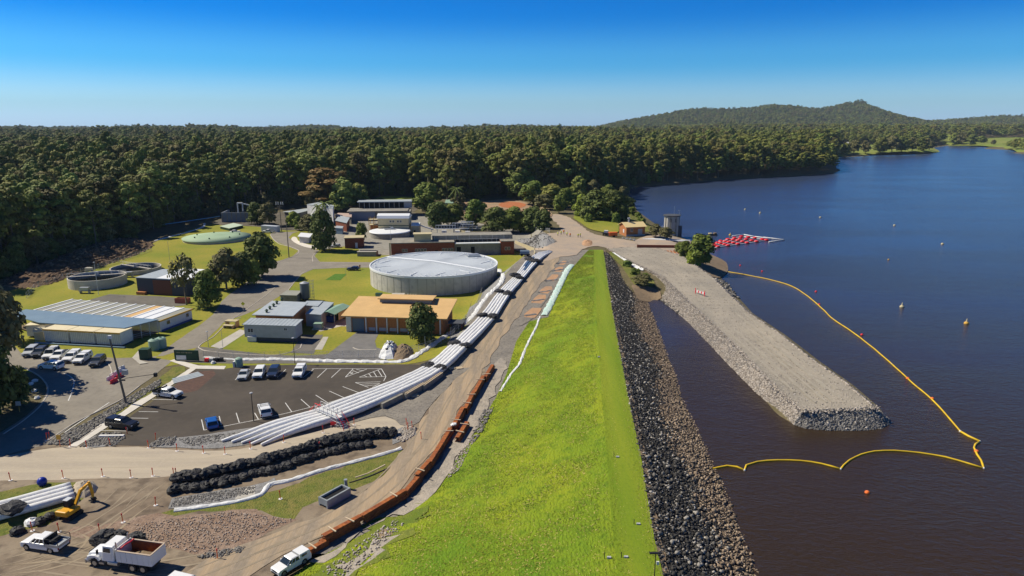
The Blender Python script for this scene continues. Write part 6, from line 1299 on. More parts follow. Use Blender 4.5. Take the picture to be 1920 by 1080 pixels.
for i in range(5):
    f = (i + .5) / 5; pts = []; rr = []
    base = [a.lerp(b_, f) for a, b_ in zip(LpW, RpW)]; q = densify(base); n = len(q)
    wid = [(a - b_).length for a, b_ in zip(LpW, RpW)]
    cum = np.linspace(0, len(base) - 1, n); w_ = np.interp(cum, range(len(wid)), wid)
    for k, p in enumerate(q):
        # perpendicular spacing of the bundle at this point
        d = (q[min(k + 1, n - 1)] - q[max(k - 1, 0)]).normalized(); t_ = cum[k]; j = min(int(t_), len(base) - 2); cr_ = (LpW[j] - RpW[j]); perp = abs(cr_.x * -d.y + cr_.y * d.x); j2 = j + 1; cr2 = (LpW[j2] - RpW[j2]); perp2 = abs(cr2.x * -d.y + cr2.y * d.x); pw = perp + (perp2 - perp) * (t_ - j)
        r_ = min(.62, pw / 5 * .5); end = min(k, n - 1 - k)
        if end < 5: r_ *= .35 + .13 * end
        rr.append(r_ * (1 + .05 * math.sin(k * 1.9 + i * 2))); pts.append(p + Vector((math.sin(k * .8 + i) * .03, 0, r_ * .9 + .12 + (.25 if end > 6 else .04 * end))))
    o = MB().tube(pts, rr, 10).build('pipe', m_plastic, None, smooth=True); o.name = 'wrapped_pipe'; tag(o, plab[i], 'pipe', 'long white wrapped pipes')
    if i in (1, 2):
        k0 = int(n * (.80 if i == 1 else .78)); 
        sg = MB().tube(pts[k0:k0 + 9], [r * 1.04 for r in rr[k0:k0 + 9]], 10).build('blue_section', m_bpipe, o, smooth=True); sg['label'] = 'bare blue stretch of the pipe'
# skirt plates and timbers beside the pipe bundle
for k, (a, c) in enumerate((((718, 768), (758, 748)), ((762, 750), (800, 727)), ((796, 733), (832, 706)))):
    p, rz_, L_ = frame(a, c); t_ = thing('concrete_barrier', ['lower', 'middle', 'upper'][k] + ' concrete side block against the pipeline above the sand road', 'barrier', p, rz_, 'concrete side blocks'); MB().b0(0, L_ - .2, 0, .5, 0, 1.1).build('block', m_conc2, t_)
    if k: MB().b0(.2, L_ - .5, -.12, .05, 1.101, 1.25).b0(.2, L_ - .5, .3, .45, 1.101, 1.25).build('timber', m_wood, t_)
for k, (a, c) in enumerate(((843, 694), (857, 694), (772, 746))):
    t_ = thing('timber_pallet', ['pale timber block beside the pipes at the upper bend', 'second pale timber block beside the pipes at the upper bend', 'pale timber block beside the concrete side blocks'][k], 'pallet', G(a, c), .3); mb = MB()
    for j in range(4): mb.b0(0, 1.3, j * .3, j * .3 + .22, .12, .3)
    mb.b0(.1, .3, 0, 1.15, 0, .119).b0(1.0, 1.2, 0, 1.15, 0, .119); mb.build('board', m_wood, t_)
# black mesh bags: proto shapes
def bag_mesh(seed, sx_, sy_, sz_):
    mb = MB(); mb.ball((0, 0, 0), 1, sx_, sy_, sz_, 12, 8, .2, seed); 
    o = mb.build('rock_bag', m_bagblk, smooth=True); me_ = o.data; me_.polygons.foreach_set('use_smooth', [False] * len(me_.polygons)); bpy.data.objects.remove(o); return me_
BAGS = [bag_mesh(i, 1.0 + .15 * (i % 3), .95, .62 + .08 * (i % 3)) for i in range(6)]
KN = MB().cyl((0, 0, 0), (0, 0, .16), .14, .05, n=7).build('knot', m_bagblk); KNm = KN.data; bpy.data.objects.remove(KN)
def bag(loc, s, label, group, name='rock_bag', flat=1.0, rz_=None):
    o = bpy.data.objects.new(name, rnd.choice(BAGS)); COL.objects.link(o); o.location = loc; o.scale = (s, s, s * flat); o.rotation_euler = (rnd.uniform(-.15, .15), rnd.uniform(-.15, .15), rnd.uniform(0, 6) if rz_ is None else rz_); tag(o, label, 'rock bag', group)
    k = bpy.data.objects.new('knot', KNm); COL.objects.link(k); k.parent = o; k.location = (0, 0, .6); return o
spots = [(998, 494, 'first'), (970, 525, 'second'), (944, 555, 'third'), (914, 600, 'fourth'), (862, 655, 'fifth'), (814, 697, 'sixth')]
for a, c, nm in spots:
    ct = G(a, c); j = min(range(len(Lp)), key=lambda q: abs(Lp[q][1] - c)); dv = (RpW[j] - LpW[j]).normalized()
    for s_, side in ((-1, 'left'), (1, 'right')):
        bag(ct + dv * s_ * 1.45 + Vector((0, 0, 1.2)), 1.5, f'{side} black mesh bag of the {nm} pair across the pipes, from the far end', 'black bags across the pipeline', flat=.5)
def path_pts(px, step):
    q = [np.array(G(*p)) for p in px]; out = []; d = 0.0
    for a, b_ in zip(q[:-1], q[1:]):
        L_ = np.linalg.norm(b_ - a)
        while d < L_: out.append(Vector(a + (b_ - a) * d / L_)); d += step
        d -= L_
    return out
up = path_pts([(334, 904), (400, 893), (450, 880), (500, 868), (560, 851), (620, 832), (680, 821), (742, 816)], 1.2); lo_ = path_pts([(324, 928), (380, 920), (440, 906), (500, 892), (560, 873), (610, 857), (650, 847), (694, 839)], 1.28)
for i, p in enumerate(up): bag(p + Vector((0, rnd.uniform(-.15, .15), rnd.uniform(.65, .85))), rnd.uniform(.95, 1.15), 'black rock-filled mesh bag in the upper row holding the sand road', 'upper row of black rock bags', flat=.95)
for i, p in enumerate(lo_): bag(p + Vector((0, rnd.uniform(.5, 1.1), .38)), rnd.uniform(.75, 1.0), f'black rock-filled mesh bag in the lower row holding the sand road', 'lower row of black rock bags')
for k, (a, c, s) in enumerate(((197, 1014, 1.35), (222, 1012, 1.1), (256, 1016, .95))): bag(G(a, c) + Vector((0, 0, .55)), s, ['largest black bag left of the dump truck cab', 'black bag behind the dump truck cab', 'black bag behind the dump truck tray'][k], 'black bags behind the dump truck', flat=.8)
bag(G(94, 973) + Vector((0, 0, .4)), .75, 'small black bag on the grass left of the excavator', 'loose black bags'); bag(G(76, 982) + Vector((0, 0, .4)), .7, 'small black bag beside the white bag on the corner grass', 'loose black bags')
bag(G(33, 1000) + Vector((0, 0, .35)), .85, 'dark brown bag at the road edge above the white tray ute', 'loose black bags')
o = bag(G(60, 983) + Vector((0, 0, .3)), .8, 'white bag lying on the corner grass', 'loose bags'); o.data = o.data.copy(); o.data.materials[0] = m_plastic; o.children[0].hide_render = False
t_ = MB().ball((0, 0, .6), .65, 1, 1, 1, 14, 9).build('blue_ball', col('blue_ball_plastic', (.01, .03, .30), rough=.4), smooth=True, loc=G(80, 910)); tag(t_, 'round blue float lying beside the sand road', 'float')
# near pipe bundle bottom left
Ln, Rn = [G(-60, 966), G(37, 941), G(133, 914)], [G(-60, 998), G(38, 970), G(142, 940)]
for i in range(4):
    f = (i + .5) / 4; pts = [a.lerp(b_, f) + Vector((0, 0, .62)) for a, b_ in zip(Ln, Rn)]; q = []
    for a, b_ in zip(pts[:-1], pts[1:]): q += [a.lerp(b_, k / 8) for k in range(8)]
    r_ = (Ln[1] - Rn[1]).length / 8.2 * .9
    o = MB().tube(q + [pts[-1]], r_, 12).build('short_pipe', m_plastic, smooth=True); tag(o, ['uppermost', 'second', 'third', 'lowest'][i] + ' of the four short white pipes at the left edge by the excavator', 'pipe', 'short white pipes')
bag((G(2, 985) + G(38, 968)) / 2 + Vector((0, .6, 1.5)), 1.6, 'large black mesh bag lying over the short white pipes at the left edge', 'black bags on the short pipes', flat=.5)
mound('concrete_lump', 'pale concrete lump capping the ends of the short white pipes', 'concrete cap', [(132, 925), (138, 908), (155, 905), (178, 905), (186, 914), (180, 925), (160, 935), (140, 936)], 1.3, m_sand, 9)
# ---------------------------------------------------------------- white crossing scaffold
p, rz_, L_ = frame((598, 783), (637, 800)); t_ = thing('pipe_crossing', 'white and red scaffold stair bridging the white pipeline', 'scaffold', p, rz_); sc = MB(); rd_ = MB()
for y in (-.6, .6):
    for i in range(6):
        x = L_ * i / 5; sc.cyl((x, y, 0), (x, y, 2.9), .05, n=5)
    for z in (1.7, 2.3, 2.9): sc.cyl((0, y, z), (L_, y, z), .045, n=5)
    for z in (.5, 1.1): sc.cyl((-.6, y, z), (L_ + .6, y, z), .03, n=5)
sc.build('frame', m_wwall, t_); MB().b0(-.1, L_ + .1, -.6, .6, 1.6, 1.7).build('deck', m_rail, t_)
for e_, s_ in ((0, -1), (L_, 1)):
    for i in range(6): MB().b0(e_ + s_ * (.3 * i + .05) - .14, e_ + s_ * (.3 * i + .05) + .14, -.55, .55, 1.35 - i * .26, 1.4 - i * .26).build('tread', m_rail, t_)
    for y in (-.6, .6): rd_.cyl((e_, y, 2.6), (e_ + s_ * 1.8, y, 1.0), .045, n=5); rd_.cyl((e_ + s_ * 1.8, y, 0), (e_ + s_ * 1.8, y, 1.1), .05, n=5)
rd_.cyl((0, -.62, 2.9), (L_ * .3, -.62, 2.9), .06, n=5); rd_.build('red_rail', m_redf, t_)
for k in range(3):
    q_ = thing('red_barrier', ['left', 'middle', 'right'][k] + ' red and white barrier at the foot of the scaffold stair', 'barrier', G(620 + k * 8, 801 - k * 1), .2, 'barriers by the scaffold'); MB().b0(0, 1.1, 0, .08, .35, .9).build('board', m_redf if k % 2 == 0 else m_wwall, q_); MB().b0(.05, .12, -.3, .35, 0, .349).b0(.98, 1.05, -.3, .35, 0, .349).build('leg', m_wwall, q_)

# ---------------------------------------------------------------- rusty sheet piles
def pile_mesh(L_):
    mb = MB(); pr = [(-.48, 0), (-.41, 0), (-.30, .25), (.30, .25), (.41, 0), (.48, 0), (.48, .03), (.43, .03), (.32, .28), (-.32, .28), (-.43, .03), (-.48, .03)]
    n = len(pr); mb.add([(0, a, b_) for a, b_ in pr] + [(L_, a, b_) for a, b_ in pr], [(i, (i + 1) % n, n + (i + 1) % n, n + i) for i in range(n)])
    for e_ in (0, n):
        q = [(0, 1, 10, 11), (1, 2, 9, 10), (2, 3, 8, 9), (3, 4, 7, 8), (4, 5, 6, 7)]; mb.f += [tuple(i + e_ for i in f) for f in q]; mb.mi += [0] * 5
    return mb
segs = [((578, 1040), (612, 1021), 2), ((606, 1022), (676, 983), 4), ((680, 981), (760, 932), 4), ((760, 932), (786, 903), 3), ((782, 905), (806, 876), 4), ((806, 878), (830, 838), 4), ((828, 842), (846, 812), 3), ((850, 812), (870, 774), 4), ((872, 778), (888, 744), 4), ((888, 748), (906, 716), 4), ((908, 718), (924, 692), 3), ((858, 829), (876, 799), 3)]
nm_ = ['nearest the white ute', 'second', 'third', 'fourth', 'fifth', 'sixth', 'seventh', 'eighth', 'ninth', 'tenth', 'farthest', 'apart behind the seventh']
def_dun = MB().b0(-.07, .07, -.8, .8, 0, .12)
for si, (a, c, n_) in enumerate(segs):
    p, rz_, L_ = frame(a, c)
    lab0 = nm_[si] if si in (0, 10, 11) else nm_[si] + ' from the white ute'
    proto = None
    for ly in range(n_):
        for cc in range(1):
            lbl = f'rusty sheet pile, {"top" if ly == n_ - 1 else ["bottom", "second", "third", "fourth"][ly]} one of the stack {lab0}'
            q_ = Vector((-math.sin(rz_), math.cos(rz_), 0)) * (rnd.uniform(-.07, .07)) + Vector((math.cos(rz_), math.sin(rz_), 0)) * rnd.uniform(-.3, .3)
            if proto is None: o = pile_mesh(L_).build('sheet_pile', m_rust); proto = o
            else: o = proto.copy(); COL.objects.link(o)
            o.location = p + q_ + Vector((0, 0, .12 + ly * .30)); o.rotation_euler = (0, 0, rz_ + rnd.uniform(-.015, .015)); b1 = G(*c); o.rotation_euler.y = -math.atan2(b1.z - p.z, L_)
            tag(o, lbl, 'sheet pile', 'rusty sheet piles stacked along the haul road')
    for f in (.25, .72):
        if rnd.random() < .6:
            o = def_dun.build('timber_bearer', m_wood); b1 = G(*c); o.location = p.lerp(b1, f) + Vector((0, 0, .22 + n_ * .30)); o.rotation_euler = (0, R(rnd.uniform(-4, 4)), rz_ + rnd.uniform(-.3, .3)); tag(o, f'pale timber on sheet pile stack {lab0}, {"nearer" if f < .5 else "farther"} end', 'timber')
t_ = bag(G(851, 812) + Vector((0, 0, 1.6)), .5, 'white bag on the rusty sheet piles by the gap', 'loose bags', flat=.6); t_.data = t_.data.copy(); t_.data.materials[0] = m_plastic

# ---------------------------------------------------------------- liners, silt socks, drains, kerbs
def ribbon(name, px, r, m, label=None, cat=None, flat=.5, jit=.12, step=.8, dz=.05, kind=None, n=8, wp=None):
    q = spline([tuple(G(*p))[:2] for p in px] if wp is None else wp, step, closed=False); V_ = [Vector((x, y, float(H(x, y)) + dz)) for x, y in q]
    o_ = V_[0]; mb = MB(); m_n = len(V_); P_ = []
    for i, c in enumerate(V_):
        d = (V_[min(i + 1, m_n - 1)] - V_[max(i - 1, 0)]); d.z = 0; d.normalize(); side = Vector((d.y, -d.x, 0)); rr = r * (1 + rnd.uniform(-jit, jit))
        for k in range(n): a = math.pi * k / (n - 1); P_.append(c + side * (rr * math.cos(a)) + Vector((0, 0, rr * flat * math.sin(a) * (1 + rnd.uniform(-jit, jit)))))
    mb.add(P_, [(i * n + k, i * n + k + 1, (i + 1) * n + k + 1, (i + 1) * n + k) for i in range(m_n - 1) for k in range(n - 1)])
    o = mb.build(name, m, smooth=jit < .05)
    if label: tag(o, label, cat)
    if kind: o['kind'] = kind
    return o
m_liner = col('white_liner', (.82, .82, .81), c2=(.62, .62, .60), scale=1.5, rough=.6, bump=.6, bscale=2.5, bdist=.1)
ribbon('fabric_drain', [(448, 675), (520, 674), (600, 677), (700, 679), (757, 678), (785, 664), (810, 648), (845, 625), (872, 607), (890, 590), (905, 567), (925, 545), (940, 530), (944, 516), (936, 506)], .75, m_liner, 'white fabric-lined drain running behind the car park and up beside the reservoir', 'drain', .45, .25)
ribbon('fabric_drain', [(382, 670), (448, 675)], .35, m_liner, 'short thin white drain liner right of the green sign board', 'drain', .45, .3)
ribbon('silt_sock', [(327, 958), (390, 950), (450, 940), (490, 928), (505, 910), (540, 903), (600, 884), (660, 868), (710, 855), (752, 842)], .42, m_liner, 'long white silt sock curving across the grass below the black rock bags', 'silt sock', .7, .15)
ribbon('silt_sock', [(666, 896), (690, 888), (722, 872)], .12, m_wood, 'thin pale hose lying on the grass strip beside the haul road', 'hose', .7, .1)
ribbon('silt_sock', [(1013, 594), (1005, 615), (992, 640), (985, 655), (973, 685), (960, 700), (938, 735)], .28, m_liner, 'thin white silt sock down the upper edge of the dam grass', 'silt sock', .6, .3)
ribbon('mint_drain', [(1072, 497), (1063, 508), (1052, 530), (1040, 555), (1030, 575), (1020, 592)], .95, m_mint, 'mint green fabric-lined drain along the top of the dam grass', 'drain', .3, .2)
ribbon('black_hose', [(655, 906), (690, 895), (725, 880)], .15, m_blackp, 'black hose lying on the grass strip beside the concrete trough', 'hose', .7, .1)
for k, (a, c) in enumerate(((1058, 492), (1048, 506), (1036, 525), (1024, 546), (1012, 562), (998, 590))):
    ribbon('check_dam', [(a - 14, c + 3), (a + 8, c)], .4, m_gravel, f'low stone check bank beside the mint drain, number {k+1} from the far end' if False else ['farthest', 'second farthest', 'third farthest', 'fourth farthest', 'fifth farthest', 'nearest'][k] + ' low stone check bank beside the mint drain', 'check bank', .7, .3)
patch('white_sheet', [(1148, 475), (1160, 474), (1207, 504), (1206, 509), (1198, 508)], mat('bright_sheet', (.85, .85, .84), rough=.6), smooth=False, off=.35, cell=1.5, label=('bright white plastic sheet pegged along the road edge beside the dam rocks', 'sheet'))
ribbon('white_wrap', [(1032, 472), (1022, 478), (1010, 486)], .3, m_liner, 'loose end of white wrap at the far end of the pipeline', 'wrap', .5, .2)
for nm, px, lb in (('kerb', [(45, 690), (72, 704), (88, 722), (88, 742), (72, 765), (40, 792), (5, 815)], 0), ('kerb', [(196, 678), (206, 686), (210, 700), (208, 717)], 0), ('kerb', [(372, 652), (378, 645), (400, 632), (425, 608), (452, 596)], 0), ('kerb', [(372, 652), (385, 658), (450, 664), (520, 666), (560, 655), (566, 645)], 0), ('kerb', [(587, 491), (586, 482), (592, 474), (600, 470)], 0), ('kerb', [(600, 492), (650, 493), (700, 492), (712, 488)], 0), ('kerb', [(507, 440), (512, 448), (525, 458), (545, 463), (560, 470), (556, 478), (530, 488), (500, 505)], 0), ('kerb', [(662, 652), (672, 656), (706, 656)], 0), ('kerb', [(82, 832), (145, 791), (225, 751), (262, 724)], 0), ('kerb', [(150, 825), (190, 798)], 0), ('kerb', [(540, 545), (565, 515), (587, 505), (650, 502)], 0), ('kerb', [(430, 603), (470, 575), (500, 553), (520, 535)], 0)):
    ribbon(nm, px, .16, m_kerb, flat=.8, jit=.01, kind='structure', dz=.02)
for px in ([(120, 701), (132, 706), (139, 716), (135, 735), (128, 752)], [(205, 778), (285, 722)], [(120, 812), (205, 755)]): ribbon('painted_line', px, .09, m_line, flat=.02, jit=.0, kind='structure', dz=LAY['driveway'] + .01, n=3)

# ---------------------------------------------------------------- car park markings
def z7(a, b_): return (360 + a / 4, 640 + b_ / 4)
def z2(a, b_): return (a / 4, 600 + b_ / 4)
marks = [[z7(*p) for p in s_] for s_ in ([(940, 275), (1010, 210)], [(1045, 275), (1115, 210)], [(325, 292), (355, 262)], [(640, 275), (705, 212)], [(835, 275), (912, 212)], [(900, 208), (1420, 208)], [(1150, 272), (1210, 208)], [(1150, 272), (1310, 212)], [(1255, 272), (1420, 208)], [(1255, 272), (1455, 267)], [(1420, 208), (1455, 267)], [(1455, 267), (1435, 305), (1340, 355)], [(1225, 312), (1430, 306)], [(1225, 312), (1340, 355)],
    [(1130, 342), (1250, 388)], [(1030, 376), (1145, 428)], [(928, 406), (1020, 465)], [(818, 438), (888, 500)], [(700, 464), (748, 532)], [(470, 540), (498, 588)], [(332, 540), (355, 614)], [(204, 564), (220, 630)], [(72, 590), (90, 670)], [(90, 670), (560, 577), (760, 530), (1020, 465), (1250, 390), (1340, 355)],
    [(1190, 248), (1208, 232)], [(1180, 235), (1215, 250)], [(1205, 222), (1250, 240)], [(1232, 213), (1285, 225)], [(1290, 258), (1312, 270)], [(1325, 245), (1345, 268)], [(1362, 232), (1385, 268)], [(1395, 219), (1425, 266)], [(1262, 325), (1420, 318)], [(1295, 338), (1385, 330)])]
marks += [[z2(*p) for p in s_] for s_ in ([(1140, 598), (1325, 602)], [(1040, 690), (1187, 692)], [(945, 738), (1113, 741)], [(740, 832), (960, 836)])]
mb = MB()
for s_ in marks:
    w_ = [G(*p) for p in s_]
    for a, b_ in zip(w_[:-1], w_[1:]):
        d = (b_ - a).normalized(); n_ = Vector((-d.y, d.x, 0)) * .07; z = Vector((0, 0, LAY['red_gravel_bed'] + .004)); mb.add([a + n_ + z, a - n_ + z, b_ - n_ + z, b_ + n_ + z], [(0, 1, 2, 3)])
o = mb.build('parking_lines', m_line); o['kind'] = 'structure'
for k, (a, c) in enumerate((((740 / 4, 600 + 884 / 4), (925 / 4, 600 + 882 / 4)),)):
    p, rz_, L_ = frame(a, c); t_ = MB().b0(0, L_, 0, .5, 0, .35).build('concrete_kerb_block', m_wwall, None, loc=p, rz=rz_); tag(t_, 'long white block lying on the gravel at the left end of the car park', 'block')
# white blue scrap by the path
t_ = thing('roof_sheets', 'pile of pale blue roof sheets on the red gravel beside the footpath', 'sheets', G(355, 712), .85)
for k in range(4): MB().b0(-3 + k * .25, 3, k * .7, k * .7 + .62, .05 + k * .03, .12 + k * .03).build('sheet', m_bgrey, t_)

# ---------------------------------------------------------------- tanks, sign board, cabinets
for k, (a, c, s, h) in enumerate(((290, 656, 1.15, 2.3), (303, 652, 1.15, 2.2))):
    t_ = thing('water_tank', ['left', 'right'][k] + ' one of the two pale green round water tanks by the gate', 'water tank', G(a, c)); MB().lathe([(s, 0), (s, h), (s * .7, h + .25), (.01, h + .35)], 20).build('body', m_tgreen, t_, smooth=False); MB().cyl((0, 0, h + .3), (0, 0, h + .5), .25, n=10).build('lid', m_dgreen, t_)
t_ = thing('green_bin', 'dark green box beside the concrete apron by the gate', 'bin', G(274, 673)); MB().b0(-1.0, 1.0, -.8, .8, 0, 2.3).build('body', m_dgreen, t_); MB().b0(-1.05, 1.05, -.85, .85, 2.301, 2.4).build('lid', m_dgreen, t_)
patch('concrete_apron', [(248, 672), (262, 656), (268, 658), (262, 676), (278, 682), (262, 684)], m_conc, smooth=False)
p, rz_, Lw = frame((328, 677), (373, 678)); sb = thing('sign_board', 'dark green site entrance sign board with cream lettering and a white panel', 'sign', p, rz_); MB().b0(0, Lw, 0, .25, .2, 2.5).build('board', m_dgreen, sb); MB().b0(.4, 2.6, -.03, -.003, .4, 1.35).build('panel', m_wwall, sb)
for x in (.2, Lw - .3): MB().b0(x, x + .12, .26, .4, 0, 2.3).build('post', m_steel, sb)
lt = MB(); x = .5                                            # cream lettering, illegible at this size in the photograph: letter-like strokes
for wl_ in (5, 5, 9):
    for i in range(wl_):
        if x > Lw - .4: break
        lt.b0(x, x + .035, -.02, -.003, 1.85, 2.1); 
        if i % 3 != 1: lt.b0(x + .036, x + .11, -.02, -.003, 2.06, 2.1)
        if i % 2: lt.b0(x + .036, x + .11, -.02, -.003, 1.85, 1.89)
        if i % 3 == 1: lt.b0(x + .075, x + .11, -.02, -.003, 1.85, 2.1)
        x += .17
    x += .2
lt.build('lettering', m_cream, sb)
t_ = thing('cabinet', 'pale green round-topped cabinet on the verge above the silver car', 'cabinet', G(449, 688)); MB().lathe([(.75, 0), (.75, 1.9), (.4, 2.1), (.01, 2.15)], 16).build('body', m_tgreen, t_); MB().b0(-1.15, -.78, -.5, .5, 0, 1.3).build('white_side', m_wwall, t_)
t_ = thing('green_kiosk', 'small green kiosk on the lawn between workshop and reservoir', 'kiosk', G(711, 563)); MB().b0(-.9, .9, -.7, .7, 0, 2.0).build('body', m_tgreen, t_); MB().b0(-1, 1, -.8, .8, 2.001, 2.12).build('lid', m_dgreen, t_)
t_ = thing('concrete_box', 'pale concrete valve box at the foot of the reservoir wall', 'box', G(747, 558)); MB().b0(-1.8, 1.8, -1, 1, 0, 1.0).build('body', m_conc2, t_); MB().b0(-1.9, 1.9, -1.1, 1.1, 1.001, 1.15).build('lid', m_conc, t_)
for k in range(4):
    t_ = thing('yellow_post', 'yellow and white post, ' + ['first', 'second', 'third', 'fourth'][k] + ' from the left in the row at the reservoir foot', 'bollard', G(764 + k * 5, 559 + k * .3), 0, 'yellow posts at the reservoir'); MB().cyl((0, 0, 0), (.15, 0, 1.1), .12, n=7).build('post', m_yellow, t_); MB().cyl((.15, 0, 1.1), (.19, 0, 1.4), .12, n=7).build('cap', m_wwall, t_)
p, rz_, Lw = frame((490, 434), (519, 436)); t_ = thing('shipping_container', 'pale blue-grey shipping container beside the white ute', 'container', p, rz_); MB().b0(0, Lw, 0, 2.6, .1, 2.9).build('body', col('pale_container', (.50, .54, .60), rough=.6), t_); mb = MB()
for i in range(14): mb.b0(.3 + i * (Lw - .6) / 13, .42 + i * (Lw - .6) / 13, -.05, -.003, .2, 2.8)
mb.build('side_rib', col('pale_container', (.5, .54, .6)), t_)
t_ = thing('recycled_bins', 'low grey and black crates on the corner of the verge above the footpath end', 'crates', G(398, 678), .1)
for k in range(4): MB().b0(k * 1.0 - 1.5, k * 1.0 - .7, -.4, .4, 0, .8).build('crate', m_blackp if k > 1 else m_redf if k == 0 else m_gwall, t_)
# concrete trough
p, rz_, Lw = frame((612, 954), (656, 929)); t_ = thing('concrete_trough', 'long grey precast concrete trough with dark inside on the grass strip', 'trough', p, rz_); m_tr = col('grey_precast', (.30, .33, .34), c2=(.24, .26, .27), scale=1, rough=.8)
MB().b0(0, Lw, -.25, 0, 0, 1.25).b0(0, Lw, 1.3, 1.55, 0, 1.25).b0(0, .2, .001, 1.299, .35, 1.25).b0(Lw - .2, Lw, .001, 1.299, 0, 1.25).build('wall', m_tr, t_); MB().b0(.2, Lw - .2, .001, 1.299, .85, .95).build('inside', m_dark, t_)
t_ = thing('trough_vent', 'short grey post with cap at the far end of the concrete trough', 'post', G(649, 917)); MB().cyl((0, 0, 0), (0, 0, 1.3), .32, .2, n=10).build('post', m_tr, t_); MB().cyl((0, 0, 1.3), (0, 0, 1.5), .26, n=10).build('cap', m_steel, t_)
mound('covered_stockpile', 'white plastic covered stockpile with black weights below the workshop', 'stockpile', [(710, 672), (712, 662), (722, 650), (735, 645), (745, 648), (748, 656), (738, 674), (722, 675)], 2.4, m_liner, 12)
mound('sand_heap', 'brown sand heap beside the white covered stockpile', 'sand heap', [(736, 675), (744, 650), (760, 646), (775, 655), (772, 668), (755, 676)], 1.7, m_bankd, 13)
ws_ = bpy.data.objects['covered_stockpile']; 
for k, (a, c) in enumerate(((722, 662), (730, 657), (738, 652), (717, 671), (740, 660))):
    t_ = MB().ball((0, 0, 0), .35, 1, 1, .5, 8, 5).build('tyre_weight', m_blackp, ws_); q = G(a, c + 6); cc_ = ws_.data.vertices[0].co; v_ = min(ws_.data.vertices, key=lambda v: (v.co.x - q.x) ** 2 + (v.co.y - q.y) ** 2); t_.location = v_.co + Vector((0, 0, .12))
mound('mulch_bank', 'long bank of dark brown mulch and branches at the forest edge', 'mulch bank', [(60, 540), (130, 520), (190, 500), (250, 480), (285, 462), (270, 448), (235, 445), (170, 462), (90, 492), (20, 520), (10, 535)], 3.2, m_mulch, 14, rk=(2600, .25, .8, mat('mulch_bits', (.10, .06, .035), attr=(.34, .24, .15))))
# blue fence / pipe at the forest edge
def fence(name, label, px, h=1.8, gap=3.0, m=m_steel, rails=(.1, .9, 1.7), mesh=None, cat='fence', r=.04):
    q = path_pts(px, gap); o = thing(name, label, cat, q[0]); 
    for p in q: MB().cyl(p - q[0], p - q[0] + Vector((0, 0, h)), r, n=5).build('post', m, o)
    rl = MB()
    for a, b_ in zip(q[:-1], q[1:]):
        for z in rails: rl.cyl(a - q[0] + Vector((0, 0, z)), b_ - q[0] + Vector((0, 0, z)), r * .45, n=3, cap=False)
    rl.build('wire', m, o)
    if mesh:
        ms = MB()
        for a, b_ in zip(q[:-1], q[1:]):
            a, b_ = a - q[0], b_ - q[0]; ms.add([a, b_, b_ + Vector((0, 0, h * .95)), a + Vector((0, 0, h * .95))], [(0, 1, 2, 3)])
        ms.build('mesh_panel', mesh, o)
    return o
m_wiremesh = col('wire_mesh', (.45, .46, .46), rough=.6, alpha=.16); m_bluecloth = col('blue_shade_cloth', (.07, .17, .30), rough=.8, alpha=.6); m_silt = col('silt_cloth', (.10, .13, .16), rough=.9, alpha=.45)
ribbon('blue_pipe_line', [(236, 440), (300, 426), (360, 417), (413, 409)], .28, col('bright_blue_pipe', (.16, .42, .60), rough=.5), 'long light blue pipe along the foot of the forest', 'pipe', 1.2, .02, dz=.9)
ribbon('fabric_drain', [(288, 452), (320, 444), (350, 436), (380, 426), (384, 419)], .6, m_liner, 'white liner strip between the blue pipe and the green-roofed tank', 'drain', .4, .3)
fence('wire_fence', 'wire fence along the lower side of the plant behind the car park', [(382, 672), (450, 674), (560, 673), (700, 671), (780, 661), (842, 640), (872, 604), (895, 575), (905, 545)], 1.8, 3.4, m_steel, mesh=m_wiremesh)
fence('wire_fence', 'wire fence with pale posts around the near clarifier lawn', [(50, 560), (68, 540), (120, 522), (200, 500), (285, 470)], 1.8, 4.0, m_rail, mesh=m_wiremesh)
fence('wire_fence', 'wire fence in front of the dark shed yard', [(180, 575), (250, 580), (345, 586)], 1.6, 3.0, m_steel, mesh=m_wiremesh)
fence('wire_fence', 'tall wire fence with pale posts below the trees beside the workers', [(935, 436), (960, 434), (1000, 434), (1032, 437)], 2.2, 4.0, m_rail, mesh=m_wiremesh)
fence('shade_fence', 'blue-white shade cloth fence beside the red-posted shed', [(845, 628), (862, 618), (880, 600)], 2.0, 2.5, m_rail, mesh=m_wiremesh)
# poles
def pole(px, topy, label, name='power_pole', r=.17, m=m_timber, arm=None, lean=0.0, lamp=False, cat='pole'):
    p = G(*px); h = hz(p, topy); o = thing(name, label, cat, p); MB().cyl((0, 0, -.3), (lean, 0, h), r, r * .65, n=10).build('pole', m, o)
    if arm:
        for z, w in arm:
            MB().box(lean, 0, h - z, w, .12, .14).build('crossarm', m_timber, o)
            for x in (-w * .45, -w * .2, w * .2, w * .45): MB().cyl((x + lean, 0, h - z + .07), (x + lean, 0, h - z + .3), .06, n=6).build('insulator', m_gwall, o)
    if lamp: MB().cyl((lean, 0, h), (lean, 0, h + .12), .3, .22, n=10).build('lamp_head', m_gwall, o)
    return o, h
o, h = pole((237, 757), 630, 'tall timber pole with grey transformer boxes at the left edge of the footpath', r=.22, lean=-1.4)
MB().box(.5, 0, h * .47, 1.0, .5, .9).build('equipment_box', m_steel, o); MB().box(-1.3, 0, h - .2, .6, .4, .6).build('head_box', m_rail, o); MB().b0(-.4, .5, -.3, -.1, h * .35, h * .37).build('bracket', m_timber, o); MB().cyl((.3, 0, h * .38), (5.2, 1.5, h * .40), .06, n=5).build('arm', m_blackp, o); MB().box(5.2, 1.5, h * .39, .5, .5, .7).build('lamp_head', m_blackp, o)
pole((542, 483), 417, 'power pole with a single crossarm beside the turning circle', arm=[(2.6, 3.4)], r=.2)
